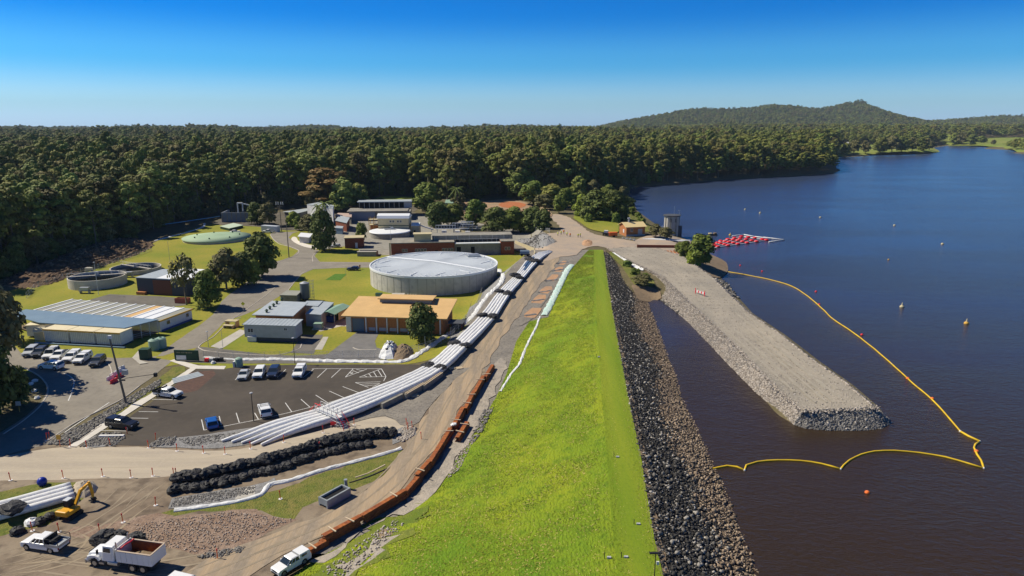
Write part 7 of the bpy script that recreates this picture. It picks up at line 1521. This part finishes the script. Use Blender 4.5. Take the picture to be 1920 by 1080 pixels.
o, h = pole((528, 434), 382, 'tall power pole with antennas and a crossarm behind the container', arm=[(.6, 4.2), (1.4, 2.4)], r=.22)
for x in (-1.6, -.6, .7, 1.6): MB().cyl((x, 0, h - .4), (x, 0, h + .9), .18, n=6).build('antenna', m_wwall, o)
pole((622, 392), 330, 'slim steel mast beside the tall white shed', r=.12, m=m_steel)
pole((476, 791), 737, 'car park light pole beside the white wagon with roof rack', 'light_pole', .09, m_blackp, lamp=True)
pole((553, 682), 634, 'thin dark light pole on the verge above the white ute', 'light_pole', .08, m_blackp, lamp=True)
pole((391, 651), 622, 'thin pale light pole on the kerb corner', 'light_pole', .07, m_steel, lamp=True)
pole((797, 648), 630, 'slim steel post beside the round tree', 'light_pole', .07, m_steel); pole((185, 553), 492, 'slim white light mast behind the near clarifier', 'light_pole', .07, m_rail, lamp=True)
pole((320, 502), 452, 'slim pole on the lawn behind the dark shed', 'light_pole', .06, m_steel); pole((733, 458), 425, 'thin lamp pole beside the dished tank', 'light_pole', .06, m_steel, lamp=True)
pole((418, 652), 618, 'thin pole beside the timber shelter', 'light_pole', .05, m_steel); pole((649, 524), 500, 'small lamp on the lawn corner by the reservoir road', 'light_pole', .05, m_steel)
o, h = pole((1226, 1100), 1037, 'dark T-shaped instrument post with white box at the bottom of the crest', 'instrument_post', .06, m_blackp); MB().box(0, 0, h, 1.2, .25, .12).build('crossbar', m_blackp, o); MB().box(.25, 0, h - 1.1, .25, .2, .3).build('white_box', m_wwall, o)
t_ = thing('yellow_sign', 'yellow diamond road sign at the bend of the driveway', 'sign', G(457, 584)); MB().cyl((0, 0, 0), (0, 0, 1.8), .05, n=5).build('post', m_steel, t_); MB().box(0, -.06, 2.2, .8, .04, .8, ry=R(45)).build('plate', mat('sign_yellow', (.75, .75, .05), rough=.5), t_)
t_ = thing('yellow_sign', 'yellow-topped safety sign at the lower end of the rock verge', 'sign', G(113, 838)); MB().cyl((0, 0, 0), (0, 0, 1.4), .05, n=5).build('post', m_orangef, t_); MB().box(0, -.06, 1.7, .7, .04, .8).build('plate', m_yel, t_)
t_ = thing('white_sign', 'small white sign near the tree by the roundabout kerb', 'sign', G(37, 772)); MB().cyl((0, 0, 0), (0, 0, 1.2), .05, n=5).build('post', m_yel, t_); MB().box(0, -.06, 1.6, .9, .04, .8).build('plate', m_wwall, t_)
# instrument pillars on dam
for k, (a, c) in enumerate(((1142, 1047), (1158, 858), (1197, 984), (1123, 670), (1174, 1046))):
    t_ = thing('survey_marker', ['small white marker box low on the grass crest', 'small marker box on the crest beside the pale bare patch', 'white marker box near the crest edge above the instrument post', 'tiny marker on the upper crest', 'small white cap on the crest near the bottom edge'][k], 'marker', G(a, c)); MB().box(0, 0, .1, .42, .26, .2).build('box', m_gwall, t_); MB().cyl((-.5, 0, 0), (-.5, 0, .7), .04, n=5).build('stake', m_blackp, t_)
# orange-topped pickets
pk = None; pks = [(88, 826, 'first of the two pickets left of the rock verge'), (93, 824, 'second of the two pickets left of the rock verge'), (132, 838, 'picket at the foot of the footpath'), (163, 840, 'picket below the gravel verge'), (207, 836, 'picket at the right end of the gravel verge'), (239, 815, 'picket beside the black ute'), (292, 826, 'picket at the left tip of the car park edge gravel'), (279, 840, 'picket on the sand road edge below the car park entry'),
    (332, 846, 'picket left of the white pipe ends'), (382, 850, 'picket below the white pipe ends'), (422, 852, 'second picket below the white pipe ends'), (470, 842, 'picket right of the white pipe ends'), (532, 830, 'picket below the lower pipeline'), (606, 812, 'picket left of the scaffold stair'), (664, 797, 'picket right of the scaffold stair'),
    (20, 901, 'leftmost picket on the lower edge of the sand road'), (119, 897, 'picket on the road edge above the pipe cap'), (193, 894, 'picket on the road edge right of the pipe cap'), (246, 896, 'picket on the road edge above the ramp'), (287, 893, 'picket at the right side of the ramp'), (326, 893, 'left picket of the close pair'), (331, 893, 'right picket of the close pair'), (446, 880, 'picket above the left part of the black bags'), (521, 863, 'picket above the middle of the black bags'), (599, 843, 'picket above the right part of the black bags'), (677, 820, 'picket above the right end of the black bags'),
    (231, 980, 'orange cone picket in the dirt right of the excavator'), (111, 998, 'orange picket between white bag and excavator'), (61, 996, 'orange picket beside the white tray ute'), (187, 1000, 'picket beside the largest black bag'), (292, 948, 'picket at the tip of the grass strip'), (408, 1048, 'picket in the small grey stones'), (526, 936, 'orange picket on the grass strip')]
for a, c, lb in pks:
    if pk is None:
        pk = thing('marker_picket', 'orange-topped ' + lb, 'picket', G(a, c), 0, 'orange marker pickets'); MB().cyl((0, 0, 0), (.06, 0, 1.25), .055, n=6).build('stake', m_orangef, pk); MB().cyl((.06, 0, 1.1), (.07, 0, 1.35), .10, .05, n=7).build('cap', m_redf, pk); MB().cyl((0, 0, 0), (0, 0, .08), .28, n=10).build('foot', m_wwall, pk)
    else: dup(pk, G(a, c), rnd.uniform(0, 6), 'orange-topped ' + lb, 'orange marker pickets')
for k, (a, c) in enumerate(((765, 806), (773, 803), (762, 798), (790, 824))): dup(pk, G(a, c), rnd.uniform(0, 6), ['leftmost', 'middle', 'rearmost', 'right-hand'][k] + ' orange picket among the pale stones at the sand road end', 'orange marker pickets')
for k in range(6):
    a, c = [(207, 706), (213, 700), (222, 694), (228, 688), (214, 712), (225, 702)][k]; t_ = thing('water_barrier', ['lowest white', 'second white', 'third white', 'uppermost white', 'lowest red', 'upper red'][k] + ' plastic barrier left of the tall timber pole', 'barrier', G(a, c + 6), R(80)); 
    bev(MB().ext([(-.28, 0), (.28, 0), (.12, .35), (.1, .85), (-.1, .85), (-.12, .35)], -.9, .9, 'x').build('shell', m_wwall if k < 4 else m_redf, t_), .03); MB().b0(-.1, .1, -.06, .06, .851, .9).build('cap', m_blackp, t_)
for k in range(7):
    a, c = [(388, 676), (400, 682), (412, 676), (66, 716), (58, 722), (64, 735), (70, 748)][k]; t_ = bag(G(a, c) + Vector((0, 0, .25)), .45, ['red wrapped bundle beside the crates', 'small grey bundle beside the crates', 'dark bundle right of the crates', 'upper white bag in the tree shade', 'left white bag in the tree shade', 'third white bag in the tree shade', 'lowest white bag in the tree shade'][k], 'small bundles'); t_.data = t_.data.copy(); t_.data.materials[0] = m_brick if k == 0 else (m_bagblk if k == 2 else m_liner)

# ---------------------------------------------------------------- on the causeway
def onspit(px, py, z=4.84): q = PZ(px, py, z); return Vector((q[0], q[1], z))
t_ = thing('road_barrier', 'red and white striped road barrier standing on the causeway', 'barrier', onspit(1312, 556), R(-62)); t_.scale = (1.35,) * 3
MB().b0(-1.6, 1.6, -.3, .3, .02, .12).build('base', m_wwall, t_); MB().b0(-1.5, 1.5, .05, .1, .7, 1.1).build('board', m_wwall, t_); mb = MB()
for k in range(4): mb.b0(-1.4 + k * .8, -1.1 + k * .8, .03, .05, .7, 1.1)
mb.build('stripe', m_redf, t_)
for x in (-1.3, 1.3): MB().b0(x - .05, x + .05, -.05, .05, .12, 1.5).build('leg', m_redf, t_)
# ---------------------------------------------------------------- boom and buoys
def w(px, py, z=WZ): q = PZ(px, py, z); return (q[0], q[1])
def z5(a, b_): return (1300 + a / 3.177, 560 + b_ / 3.177)
boomA = [(1342, 503), (1362, 509), (1385, 513), (1412, 518), (1450, 526), (1485, 537), (1515, 556), (1545, 582), (1560, 597), (1600, 624), (1640, 655), (1680, 690), (1715, 722), (1746, 748), (1775, 779), z5(1590, 792)]
boomB = [z5(1590, 792), z5(1640, 822), z5(1706, 852)]; boomC = [z5(1706, 852), z5(1680, 870), z5(1672, 890), z5(1690, 930), z5(1715, 965), z5(1730, 1012)]
boomD = [z5(1730, 1012), z5(1640, 985), z5(1500, 945), z5(1350, 920), z5(1200, 908), z5(1080, 912), z5(1000, 930), z5(930, 965), z5(895, 995), z5(878, 1017)]; boomE = [z5(878, 1017), z5(760, 985), z5(640, 967), z5(500, 964), z5(380, 975), z5(315, 995), z5(305, 1024)]; boomF = [z5(305, 1024), z5(260, 1005), z5(200, 998), z5(150, 1008), z5(90, 1020), z5(40, 1018)]
bo = thing('floating_boom', 'long yellow floating boom curving around the causeway tip to the dam rocks', 'boom', (0, 0, 0)); segk = 0
for path, br in ((boomA, .12), (boomB, .16), (boomC, .14), (boomD, .13), (boomE, .13), (boomF, .14)):
    q = spline([w(*p) for p in path], 1.2, closed=False); pts = [Vector((x, y, WZ + .06 + .02 * math.sin(i))) for i, (x, y) in enumerate(q)]
    n_s = 26
    for i in range(0, len(pts) - 1, n_s):
        sg = pts[i:i + n_s + 1]
        if len(sg) > 1: MB().tube(sg, [br * (1.0 + .12 * (k % 2)) for k in range(len(sg))], 7).build('boom_section', m_yboom, bo, smooth=True)
        MB().ball(tuple(sg[0]), br * 1.25, 1, 1, 1, 7, 5).build('coupling', m_wwall, bo)
byl = [(1536, 571, 'red', 'on the yellow boom at its upper bend'), (1616, 628, 'red', 'just outside the long straight run of the boom'), (1702, 710, 'orange', 'on the lower part of the long boom run'), (1748, 748, 'orange', 'on the boom above its sharp corner'), (1831, 847, 'orange', 'on the short loop at the right corner of the boom'), (1626, 924, 'orange', 'alone in the dark water below the boom'), (1388, 498, 'red', 'beyond the shore end of the boom, left one'), (1429, 509, 'red', 'beyond the shore end of the boom, right one'), (1530, 547, 'red', 'just above the boom bend'),
    (1691, 576, 'pale', 'in open water right of the boom bend'), (1812, 607, 'yellow', 'cone shaped, near the right edge of the picture'), (1666, 487, 'yellow', 'in mid lake left of the far right one'), (1425, 400, 'pale', 'largest one in the distance'), (1397, 393, 'pale', 'tiny one left of the largest distant buoy'), (1538, 408, 'pale', 'distant, right of the largest one'), (1677, 423, 'pale', 'farthest to the right in the distance'), (1369, 441, 'yellow', 'cone shaped beside the floating grid'), (1192, 394, 'pale', 'tiny one close to the tree-covered shore'), (1767, 458, 'pale', 'distant one at the right side of the lake')]
for a, c, k_, lb in byl:
    q = w(a, c); s = .34 if c > 480 else .6
    if a in (1691, 1812, 1369): s = .6
    mm = {'red': m_redf, 'orange': m_orangef, 'pale': m_cream, 'yellow': m_yel}[k_]; t_ = thing('buoy', f'{k_} buoy {lb}', 'buoy', (q[0], q[1], WZ))
    MB().ball((0, 0, .15 * s), s, 1, 1, .8, 10, 7).build('float', mm, t_, smooth=True); MB().cyl((0, 0, s * .7), (0, 0, s * (2.2 if a in (1691, 1812, 1369, 1425) else 1.1)), s * (.45 if a in (1691, 1812, 1369, 1425) else .12), s * .08, n=8).build('top_mark', m_cream if k_ != 'red' else mm, t_)
# floating grid
fg = thing('float_grid', 'grid of white floating pipes carrying rows of red floats', 'pontoon', (0, 0, 0)); zz4 = lambda a, b_: (1300 + a / 9.6, 400 + b_ / 9.6)
A0, A1 = (zz4(430, 612), zz4(1390, 500)); B0_, B1 = (zz4(420, 538), zz4(870, 425)); lines = []
rowsL = [[zz4(440, 612), zz4(620, 590), zz4(800, 566), zz4(965, 545), zz4(1135, 520), zz4(1315, 492)], [zz4(390, 590), zz4(560, 572), zz4(720, 546), zz4(885, 522), zz4(1050, 502), zz4(1240, 482)], [zz4(370, 572), zz4(490, 553), zz4(640, 530), zz4(800, 503), zz4(950, 482), zz4(1110, 455)], [zz4(430, 545), zz4(570, 520), zz4(715, 490), zz4(840, 470), zz4(985, 442)], [zz4(490, 512), zz4(620, 480), zz4(740, 458), zz4(865, 430)]]
for r_ in rowsL:
    ext_ = [zz4(-60 + (r_[0][0] - 1300) * 9.6, 20 + (r_[0][1] - 400) * 9.6)] + r_; q = [Vector((*w(*p), WZ + .12)) for p in ext_]; MB().tube(q, .22, 6).build('grid_pipe', m_wwall, fg, smooth=True)
    for p in r_: x, y = w(*p); MB().ball((x, y, WZ + .25), .85, 1.25, 1, .7, 9, 6).build('red_float', m_redf, fg, smooth=True)
for a, b_ in ((zz4(700, 418), zz4(905, 388)), (zz4(905, 388), zz4(1110, 425)), (zz4(1110, 425), zz4(1400, 462)), (zz4(1260, 438), zz4(1640, 482)), (zz4(1640, 482), zz4(1360, 525)), (zz4(400, 540), zz4(870, 418)), (zz4(870, 425), zz4(1350, 485))):
    q = [Vector((*w(*a), WZ + .15)), Vector((*w(*b_), WZ + .15))]; MB().tube(q, .28, 6).build('edge_pipe', m_rail if a[0] > 1370 and a[1] < 448 else m_wwall, fg, smooth=True)
q = w(1336, 441); t_ = thing('work_raft', 'small dark raft with a slim mast floating behind the red floats', 'raft', (q[0], q[1], WZ)); MB().b0(-1.8, 1.8, -1.1, 1.1, -.2, .55).build('hull', m_blackp, t_); MB().b0(-1.7, -.4, -.9, .9, .551, .95).build('bench', m_cream, t_); MB().b0(.5, 1.6, -.8, .8, .551, 1.1).build('locker', m_bankd, t_); MB().cyl((1.4, 0, .5), (1.4, 0, 3.2), .06, n=5).build('mast', m_blackp, t_)
# ---------------------------------------------------------------- people
m_skin = col('skin', (.35, .2, .13), rough=.7); m_hivis = col('hi_vis_fabric', (.72, .78, .06), rough=.8); m_ovest = col('orange_vest_fabric', (.85, .22, .03), rough=.8); m_navy = col('navy_trousers', (.02, .025, .05), rough=.9)
def person_meshes():
    me_ = bpy.data.meshes.new('body'); J = [(0, 0, .95), (0, 0, 1.2), (0, 0, 1.42), (0, 0, 1.55), (0, .01, 1.68), (.10, 0, .90), (.12, .03, .50), (.13, -.02, .07), (.13, .12, .04), (-.10, 0, .90), (-.14, -.04, .50), (-.15, -.10, .07), (-.15, .04, .04), (.19, 0, 1.40), (.26, -.02, 1.14), (.26, .10, .92), (-.19, 0, 1.40), (-.27, 0, 1.14), (-.25, .12, .92)]
    E = [(0, 1), (1, 2), (2, 3), (3, 4), (0, 5), (5, 6), (6, 7), (7, 8), (0, 9), (9, 10), (10, 11), (11, 12), (2, 13), (13, 14), (14, 15), (2, 16), (16, 17), (17, 18)]
    me_.from_pydata(J, E, []); o = bpy.data.objects.new('body', me_); COL.objects.link(o); m1 = o.modifiers.new('s', 'SKIN'); m2 = o.modifiers.new('u', 'SUBSURF'); m2.levels = 1
    rad = [.14, .15, .13, .055, .10, .10, .075, .05, .045, .10, .075, .05, .045, .06, .045, .04, .06, .045, .04]
    for i, r_ in enumerate(rad): me_.skin_vertices[0].data[i].radius = (r_, r_ * .8)
    me_.skin_vertices[0].data[0].use_root = True
    dg = bpy.context.evaluated_depsgraph_get(); ev = bpy.data.meshes.new_from_object(o.evaluated_get(dg)); bpy.data.objects.remove(o)
    ev.materials.clear(); ev.materials.append(m_skin); ev.materials.append(m_navy)
    for p in ev.polygons: p.material_index = 1 if p.center.z < .98 else 0
    return ev
PBODY = person_meshes()
def person(px, py, label, vest, rz_, zoff=0.0):
    o = thing('person', label, 'person', G(px, py), rz_, None); b_ = bpy.data.objects.new('body', PBODY); COL.objects.link(b_); b_.parent = o
    MB().lathe([(.19, .92), (.20, 1.15), (.22, 1.38), (.10, 1.50)], 12).build('vest', vest, o, smooth=True)
    for s in (-1, 1): MB().cyl((s * .2, 0, 1.42), (s * .275, -.01, 1.15), .075, .065, n=8).build('sleeve', vest, o)
    MB().lathe([(.15, 1.70), (.135, 1.76), (.08, 1.83), (.01, 1.85)], 12).build('helmet', m_wwall, o, smooth=True); o.scale = (1.08,) * 3
for a, c, v, lb in ((1046, 443, 0, 'leftmost worker of the group, in yellow shirt'), (1052, 441, 0, 'second worker from the left, in yellow shirt'), (1057, 439, 1, 'worker in orange vest in the middle of the left group'), (1063, 443, 0, 'worker in yellow shirt right of the orange-vested one'), (1069, 445, 1, 'rightmost worker of the left group, in orange vest'), (1084, 446, 0, 'left one of the pair near the crest, yellow shirt,'), (1088, 445, 0, 'right one of the pair near the crest, yellow shirt,')):
    person(a, c, lb + ' standing on the dirt junction', m_ovest if v else m_hivis, rnd.uniform(0, 6))
person(675, 505, 'person in pale helmet and dark clothes standing beside the small navy car', m_brick, 1.0)
# ---------------------------------------------------------------- garden and shore trees
KR = {}
KR['round'] = [TreeKind(600 + i, 'round', 5.0, 9.5, .18, lf_dark, m_barkd, .3, 230, .42, 13) for i in range(3)]
KR['mid'] = [TreeKind(620 + i, 'round', 4.6, 10, .22, lf_mid, m_barkd, .28, 220, .42, 12) for i in range(2)]
KR['olive'] = [TreeKind(640 + i, 'round', 4.6, 10, .3, lf_olive, m_bark, .25, 170, .42, 11) for i in range(2)]
KR['lime'] = [TreeKind(660, 'round', 4.2, 7, .08, lf_lime, m_barkd, .2, 230, .40, 11)]
KR['rust'] = [TreeKind(670, 'euc', 6.5, 26, .3, lf_rust, m_bark, .35, 190, .6, 14)]
KR['thin'] = [TreeKind(680, 'round', 4.4, 9, .5, lf_olive, m_bark, .2, 60, .42, 9)]
KR['euc'] = [TreeKind(690 + i, 'round', 5.5, 13, .2, lf_euc, m_bark, .3, 230, .5, 14) for i in range(2)]
KR['bush'] = [TreeKind(700 + i, 'round', 2.6, 3.4, .02, lf_mid, m_barkd, .1, 160, .34, 8) for i in range(2)]
def tree(kind, px, py, topy, wpx, label, name='tree', cat='tree', group=None):
    """px,py: where the trunk meets the ground; topy: pixel row of the crown top; wpx: crown width in pixels"""
    p = G(px, py); h = max(1.5, hz(p, topy)); K = rnd.choice(KR[kind]); depth = p.y * cp + (CAM_H - p.z) * sp; wm = wpx / F * depth
    base_w = {'round': 10.4, 'mid': 9.6, 'olive': 9.6, 'lime': 8.8, 'rust': 12, 'thin': 9.0, 'euc': 11.4, 'bush': 5.6}[kind]; k = h / K.H
    return K.place(p, label, h=h, w=wm / base_w / k, name=name, cat=cat, group=group)
tree('round', 607, 470, 393, 58, 'big dense dark tree beside the turning circle'); tree('round', 482, 420, 380, 44, 'dark green tree left of the tall power pole'); tree('olive', 505, 424, 380, 42, 'olive tree just left of the tall power pole')
tree('lime', 552, 424, 397, 34, 'light green low tree right of the tall power pole'); tree('olive', 578, 440, 402, 42, 'grey-green tree behind the white shelter'); tree('mid', 561, 432, 405, 26, 'small green tree between white shelter and power poles')
tree('olive', 425, 542, 468, 72, 'greyish spreading tree left of the roadside trees'); tree('round', 455, 535, 474, 58, 'dark green tree in the middle of the roadside trees'); tree('euc', 492, 520, 436, 78, 'largest roadside tree with mixed yellow-green crown'); tree('mid', 478, 535, 487, 36, 'small bright green tree low among the roadside trees')
tree('mid', 390, 578, 505, 62, 'dense green tree beside the dark shed'); tree('thin', 350, 572, 478, 62, 'sparse pale-trunked tree in front of the dark shed'); tree('round', 792, 640, 571, 72, 'round dark tree at the corner of the workshop')
tree('mid', 678, 455, 418, 28, 'small palm-like tree left of the cream building'); tree('mid', 800, 400, 343, 66, 'light green tree behind the cream building'); tree('round', 820, 425, 378, 56, 'dark bushy tree right of the cream building'); tree('mid', 850, 422, 382, 60, 'bright green dense tree right of the dark bushy one')
tree('mid', 893, 425, 374, 56, 'yellow-green tree above the round basin'); tree('round', 930, 436, 388, 66, 'dark green tree above the filter building'); tree('mid', 962, 436, 388, 58, 'flowering tree above the filter building'); tree('round', 995, 436, 388, 62, 'dark tree with pale flecks beside the workers'); tree('round', 1018, 432, 392, 42, 'dark tree at the edge of the dirt track')
tree('olive', 860, 395, 360, 34, 'grey-green tree behind the palm')
tree('rust', 612, 392, 310, 80, 'large rusty orange-leaved tree at the forest edge'); tree('euc', 645, 398, 335, 62, 'green tree in front of the rusty one'); tree('olive', 590, 394, 345, 40, 'olive tree left of the rusty one'); tree('euc', 675, 388, 345, 46, 'dark green tree right of the rusty one')
# shore trees right of the dirt track
for k, (kd, a, c, ty, wx_, lb) in enumerate((('round', 1120, 412, 358, 80, 'large dense dark tree on the lake shore'), ('round', 1155, 414, 356, 60, 'tall dark tree at the waterside end of the shore group'), ('lime', 1092, 406, 366, 44, 'lime green tree beside the dirt track'), ('bush', 1103, 417, 400, 22, 'small round shrub on the green verge'), ('bush', 1155, 418, 398, 24, 'small green shrub above the pump house'), ('round', 1172, 412, 386, 20, 'small tree above the pump house roof'), ('mid', 1000, 385, 340, 66, 'light green tree above the red pit'), ('euc', 1035, 388, 345, 60, 'rounded green tree right of the red pit'), ('mid', 1060, 393, 352, 42, 'green tree between red pit and dirt track'), ('olive', 1020, 396, 364, 46, 'grey-green rounded tree in front of the red pit trees'), ('mid', 1048, 400, 366, 34, 'small rounded tree at the track bend'), ('euc', 975, 372, 315, 66, 'tall light-topped tree behind the red pit'), ('euc', 1100, 342, 312, 26, 'slender tree in the gap before the lake'), ('olive', 1130, 352, 318, 40, 'olive tree on the shore behind the gap'), ('euc', 1155, 356, 320, 40, 'grey-green tree on the shore'), ('mid', 1078, 390, 362, 30, 'bright green tree at the top of the verge'))):
    tree(kd, a, c, ty, wx_, lb)
for k, (kd, a, c, ty, wx_) in enumerate((('olive', 1168, 380, 350, 30), ('round', 1182, 390, 370, 24), ('mid', 1140, 378, 346, 36), ('olive', 1112, 372, 338, 34), ('euc', 1085, 372, 330, 40), ('mid', 1185, 404, 388, 22), ('olive', 1170, 364, 338, 28), ('bush', 1196, 408, 398, 18), ('bush', 1205, 418, 409, 16))):
    tree(kd, a, c, ty, wx_, 'shore tree behind the big dense dark tree, ' + ['olive one by the water', 'dark one at the waterline', 'green one in the middle', 'olive one at the left', 'tall one farthest left', 'low green one above the water', 'far olive one near the gap', 'small shrub at the waterline', 'lowest shrub near the pump house'][k])
tree('mid', 1312, 500, 440, 66, 'bright green bushy tree on the shore at the causeway start'); tree('mid', 1285, 484, 452, 34, 'lower green bush left of the bright green shore tree', 'bush', 'bush'); tree('lime', 1300, 498, 468, 40, 'light green bush at the foot of the bright green shore tree', 'bush', 'bush'); tree('mid', 1275, 474, 454, 26, 'small green bush behind the flat steel stack', 'bush', 'bush')
tree('olive', 1228, 446, 420, 34, 'grey-green bush left of the intake tower', 'bush', 'bush'); tree('olive', 1248, 450, 426, 36, 'grey-green bush at the foot of the intake tower', 'bush', 'bush'); tree('bush', 1200, 414, 404, 14, 'tiny bush beyond the pump house', 'bush', 'bush')
p = G(1203, 536); KR['olive'][0].place(p, 'rounded yellow-brown bush on the bank above the pool', h=3.4, w=2.2, name='bush', cat='bush')
for k, (a, c) in enumerate(((1190, 515), (1210, 524), (1176, 500))): tree('bush', a, c, c - 12, 26, ['low green scrub below the white sheet', 'low green scrub beside the yellow-brown bush', 'low green scrub at the top of the dam rocks'][k], 'bush', 'bush')
# left foreground trees
tree('olive', -22, 700, 520, 150, 'tall eucalypt crown hanging over the left edge above the cabins'); tree('thin', 8, 715, 540, 110, 'dark leafy tree left of the parked row'); tree('round', -5, 775, 640, 100, 'dense dark tree at the left edge by the roundabout'); tree('round', 35, 760, 690, 62, 'dark bush below the left foreground tree', 'bush', 'bush'); tree('round', -60, 830, 690, 90, 'dark tree mostly outside the left edge'); tree('olive', 20, 640, 545, 60, 'thin olive tree behind the cabins at the left edge')
tree('olive', -75, 800, 590, 120, 'tall tree outside the left edge shading the roundabout')
# far shore clumps
for k, (a, c, ty, wx_) in enumerate(((1600, 290, 262, 34), (1585, 291, 268, 22), (1622, 289, 264, 26), (1650, 287, 258, 34), (1672, 286, 255, 34), (1690, 285, 256, 30), (1710, 284, 258, 30), (1728, 283, 258, 28), (1742, 282, 262, 24), (1790, 271, 250, 26), (1805, 271, 248, 30), (1822, 271, 252, 24), (1862, 272, 262, 12), (1840, 268, 255, 22))):
    tree('euc' if k % 2 else 'olive', a, c, ty, wx_, 'tree standing in the green field on the far shore, ' + ['third', 'first', 'fourth', 'fifth', 'sixth', 'seventh', 'eighth', 'ninth', 'tenth', 'eleventh', 'twelfth', 'thirteenth', 'last', 'fourteenth'][k] + ' from the left', group='field trees on the far shore')
t_ = thing('farmhouse', 'tiny white farmhouse among trees on the far shore', 'house', G(1592, 272)); MB().b0(-6, 6, -4, 4, 0, 4).build('wall', m_wwall, t_); gable(t_, -6, 6, -4, 4, 4, 2, m_wroof, wallm=m_wwall)
# palms
def palm(px, py, topy, label):
    p = G(px, py); h = hz(p, topy); o = thing('palm_tree', label, 'palm', p); MB().tube([(0, 0, -.2), (.2, 0, h * .5), (0, 0, h * .86)], [.28, .2, .18], 7).build('trunk', m_bark, o, smooth=True); mb = MB()
    for k in range(16):
        a = k * 2.4; el = .9 - (k / 16) * 1.5; L_ = h * .24 + 1.6; pr = Vector((0, 0, h * .86))
        pts = [pr + Vector((math.cos(a) * L_ * t, math.sin(a) * L_ * t, L_ * (t * math.sin(el) - t * t * .75))) for t in (0, .33, .66, 1)]
        sd_ = Vector((-math.sin(a), math.cos(a), 0))
        for i in range(3):
            w0, w1 = (.12, .45, .4, .05)[i], (.12, .45, .4, .05)[i + 1]; mb.add([pts[i] - sd_ * w0 - Vector((0, 0, w0 * .5)), pts[i], pts[i + 1], pts[i + 1] - sd_ * w1 - Vector((0, 0, w1 * .5))], [(0, 1, 2, 3)]); mb.add([pts[i], pts[i] + sd_ * w0 - Vector((0, 0, w0 * .5)), pts[i + 1] + sd_ * w1 - Vector((0, 0, w1 * .5)), pts[i + 1]], [(0, 1, 2, 3)])
    mb.build('fronds', lf_mid, o)
palm(857, 398, 346, 'tall palm at the forest edge behind the plant'); palm(610, 420, 374, 'palm in front of the tall white shed'); palm(598, 418, 380, 'second, shorter palm in front of the tall white shed')
# forest understorey as one mass
us = [o for o in bpy.data.objects if o.name.startswith('crown') and o.data in (KR['round'][0].crown, KR['olive'][0].crown, KR['euc'][0].crown)]; seen = []; src2 = []
for o in us:
    if o.data not in seen: seen.append(o.data); src2.append(o)
uz = np.column_stack([und, H(und[:, 0], und[:, 1]) - .8]); n_ = len(uz); sc_ = rs.uniform(.45, 1.15, n_); scatter_gn('understorey', uz, sc_ * rs.uniform(.7, 1.2, n_), sc_, src2, label='dark undergrowth along the foot of the forest', cat='undergrowth')
# ---------------------------------------------------------------- grass tufts on the dam face
n_ = 85000; y = 56 + (240 - 56) * rs.power(.7, n_); u = rs.uniform(0.0, 1.0, n_) ; a = DT(y); b_ = CL(y); cs = rs.rand(n_) < .13; x = np.where(cs, b_ + u * (CR(y) - b_), a + u * (b_ - a)); z = np.where(cs, CZ + .06, zr(y) + (CZ - zr(y)) * u + .04)
sz_ = rs.uniform(.08, .20, n_) * np.where(cs, .7, 1) * (1 - .4 * (u > .96)) ; an = rs.uniform(0, 6.28, n_); lean = rs.uniform(-1.3, 1.3, (n_, 2))
V_ = []; 
for k in range(3):
    ak = an + k * 2.1; dx, dy = np.cos(ak) * sz_ * .42, np.sin(ak) * sz_ * .42; V_.append(np.stack([np.column_stack([x - dx, y - dy, z]), np.column_stack([x + dx, y + dy, z]), np.column_stack([x + lean[:, 0] * sz_ + dx * .5, y + lean[:, 1] * sz_ + dy * .5, z + sz_ * .38])], 1))
V_ = np.stack(V_, 1).reshape(-1, 3); tn = np.repeat(np.where(rs.rand(n_) < .15 + .12 * np.sin(x * .35 + y * .1) * np.sin(y * .21) + .12 * ss(130, 70, y), rs.uniform(.5, 1, n_), rs.uniform(0, .2, n_)) * ss(.0, .25, u), 9)
m_tuft = mat('grass_tuft', (.125, .22, .008), (.25, .29, .013), .09, rough=.9, attr=(.60, .50, .16))
o = npmesh('grass_tufts', V_, np.arange(len(V_)).reshape(-1, 3), m_tuft, tint=tn); tag(o, 'thick bright green grass tufts on the dam face', 'grass', kind='stuff')
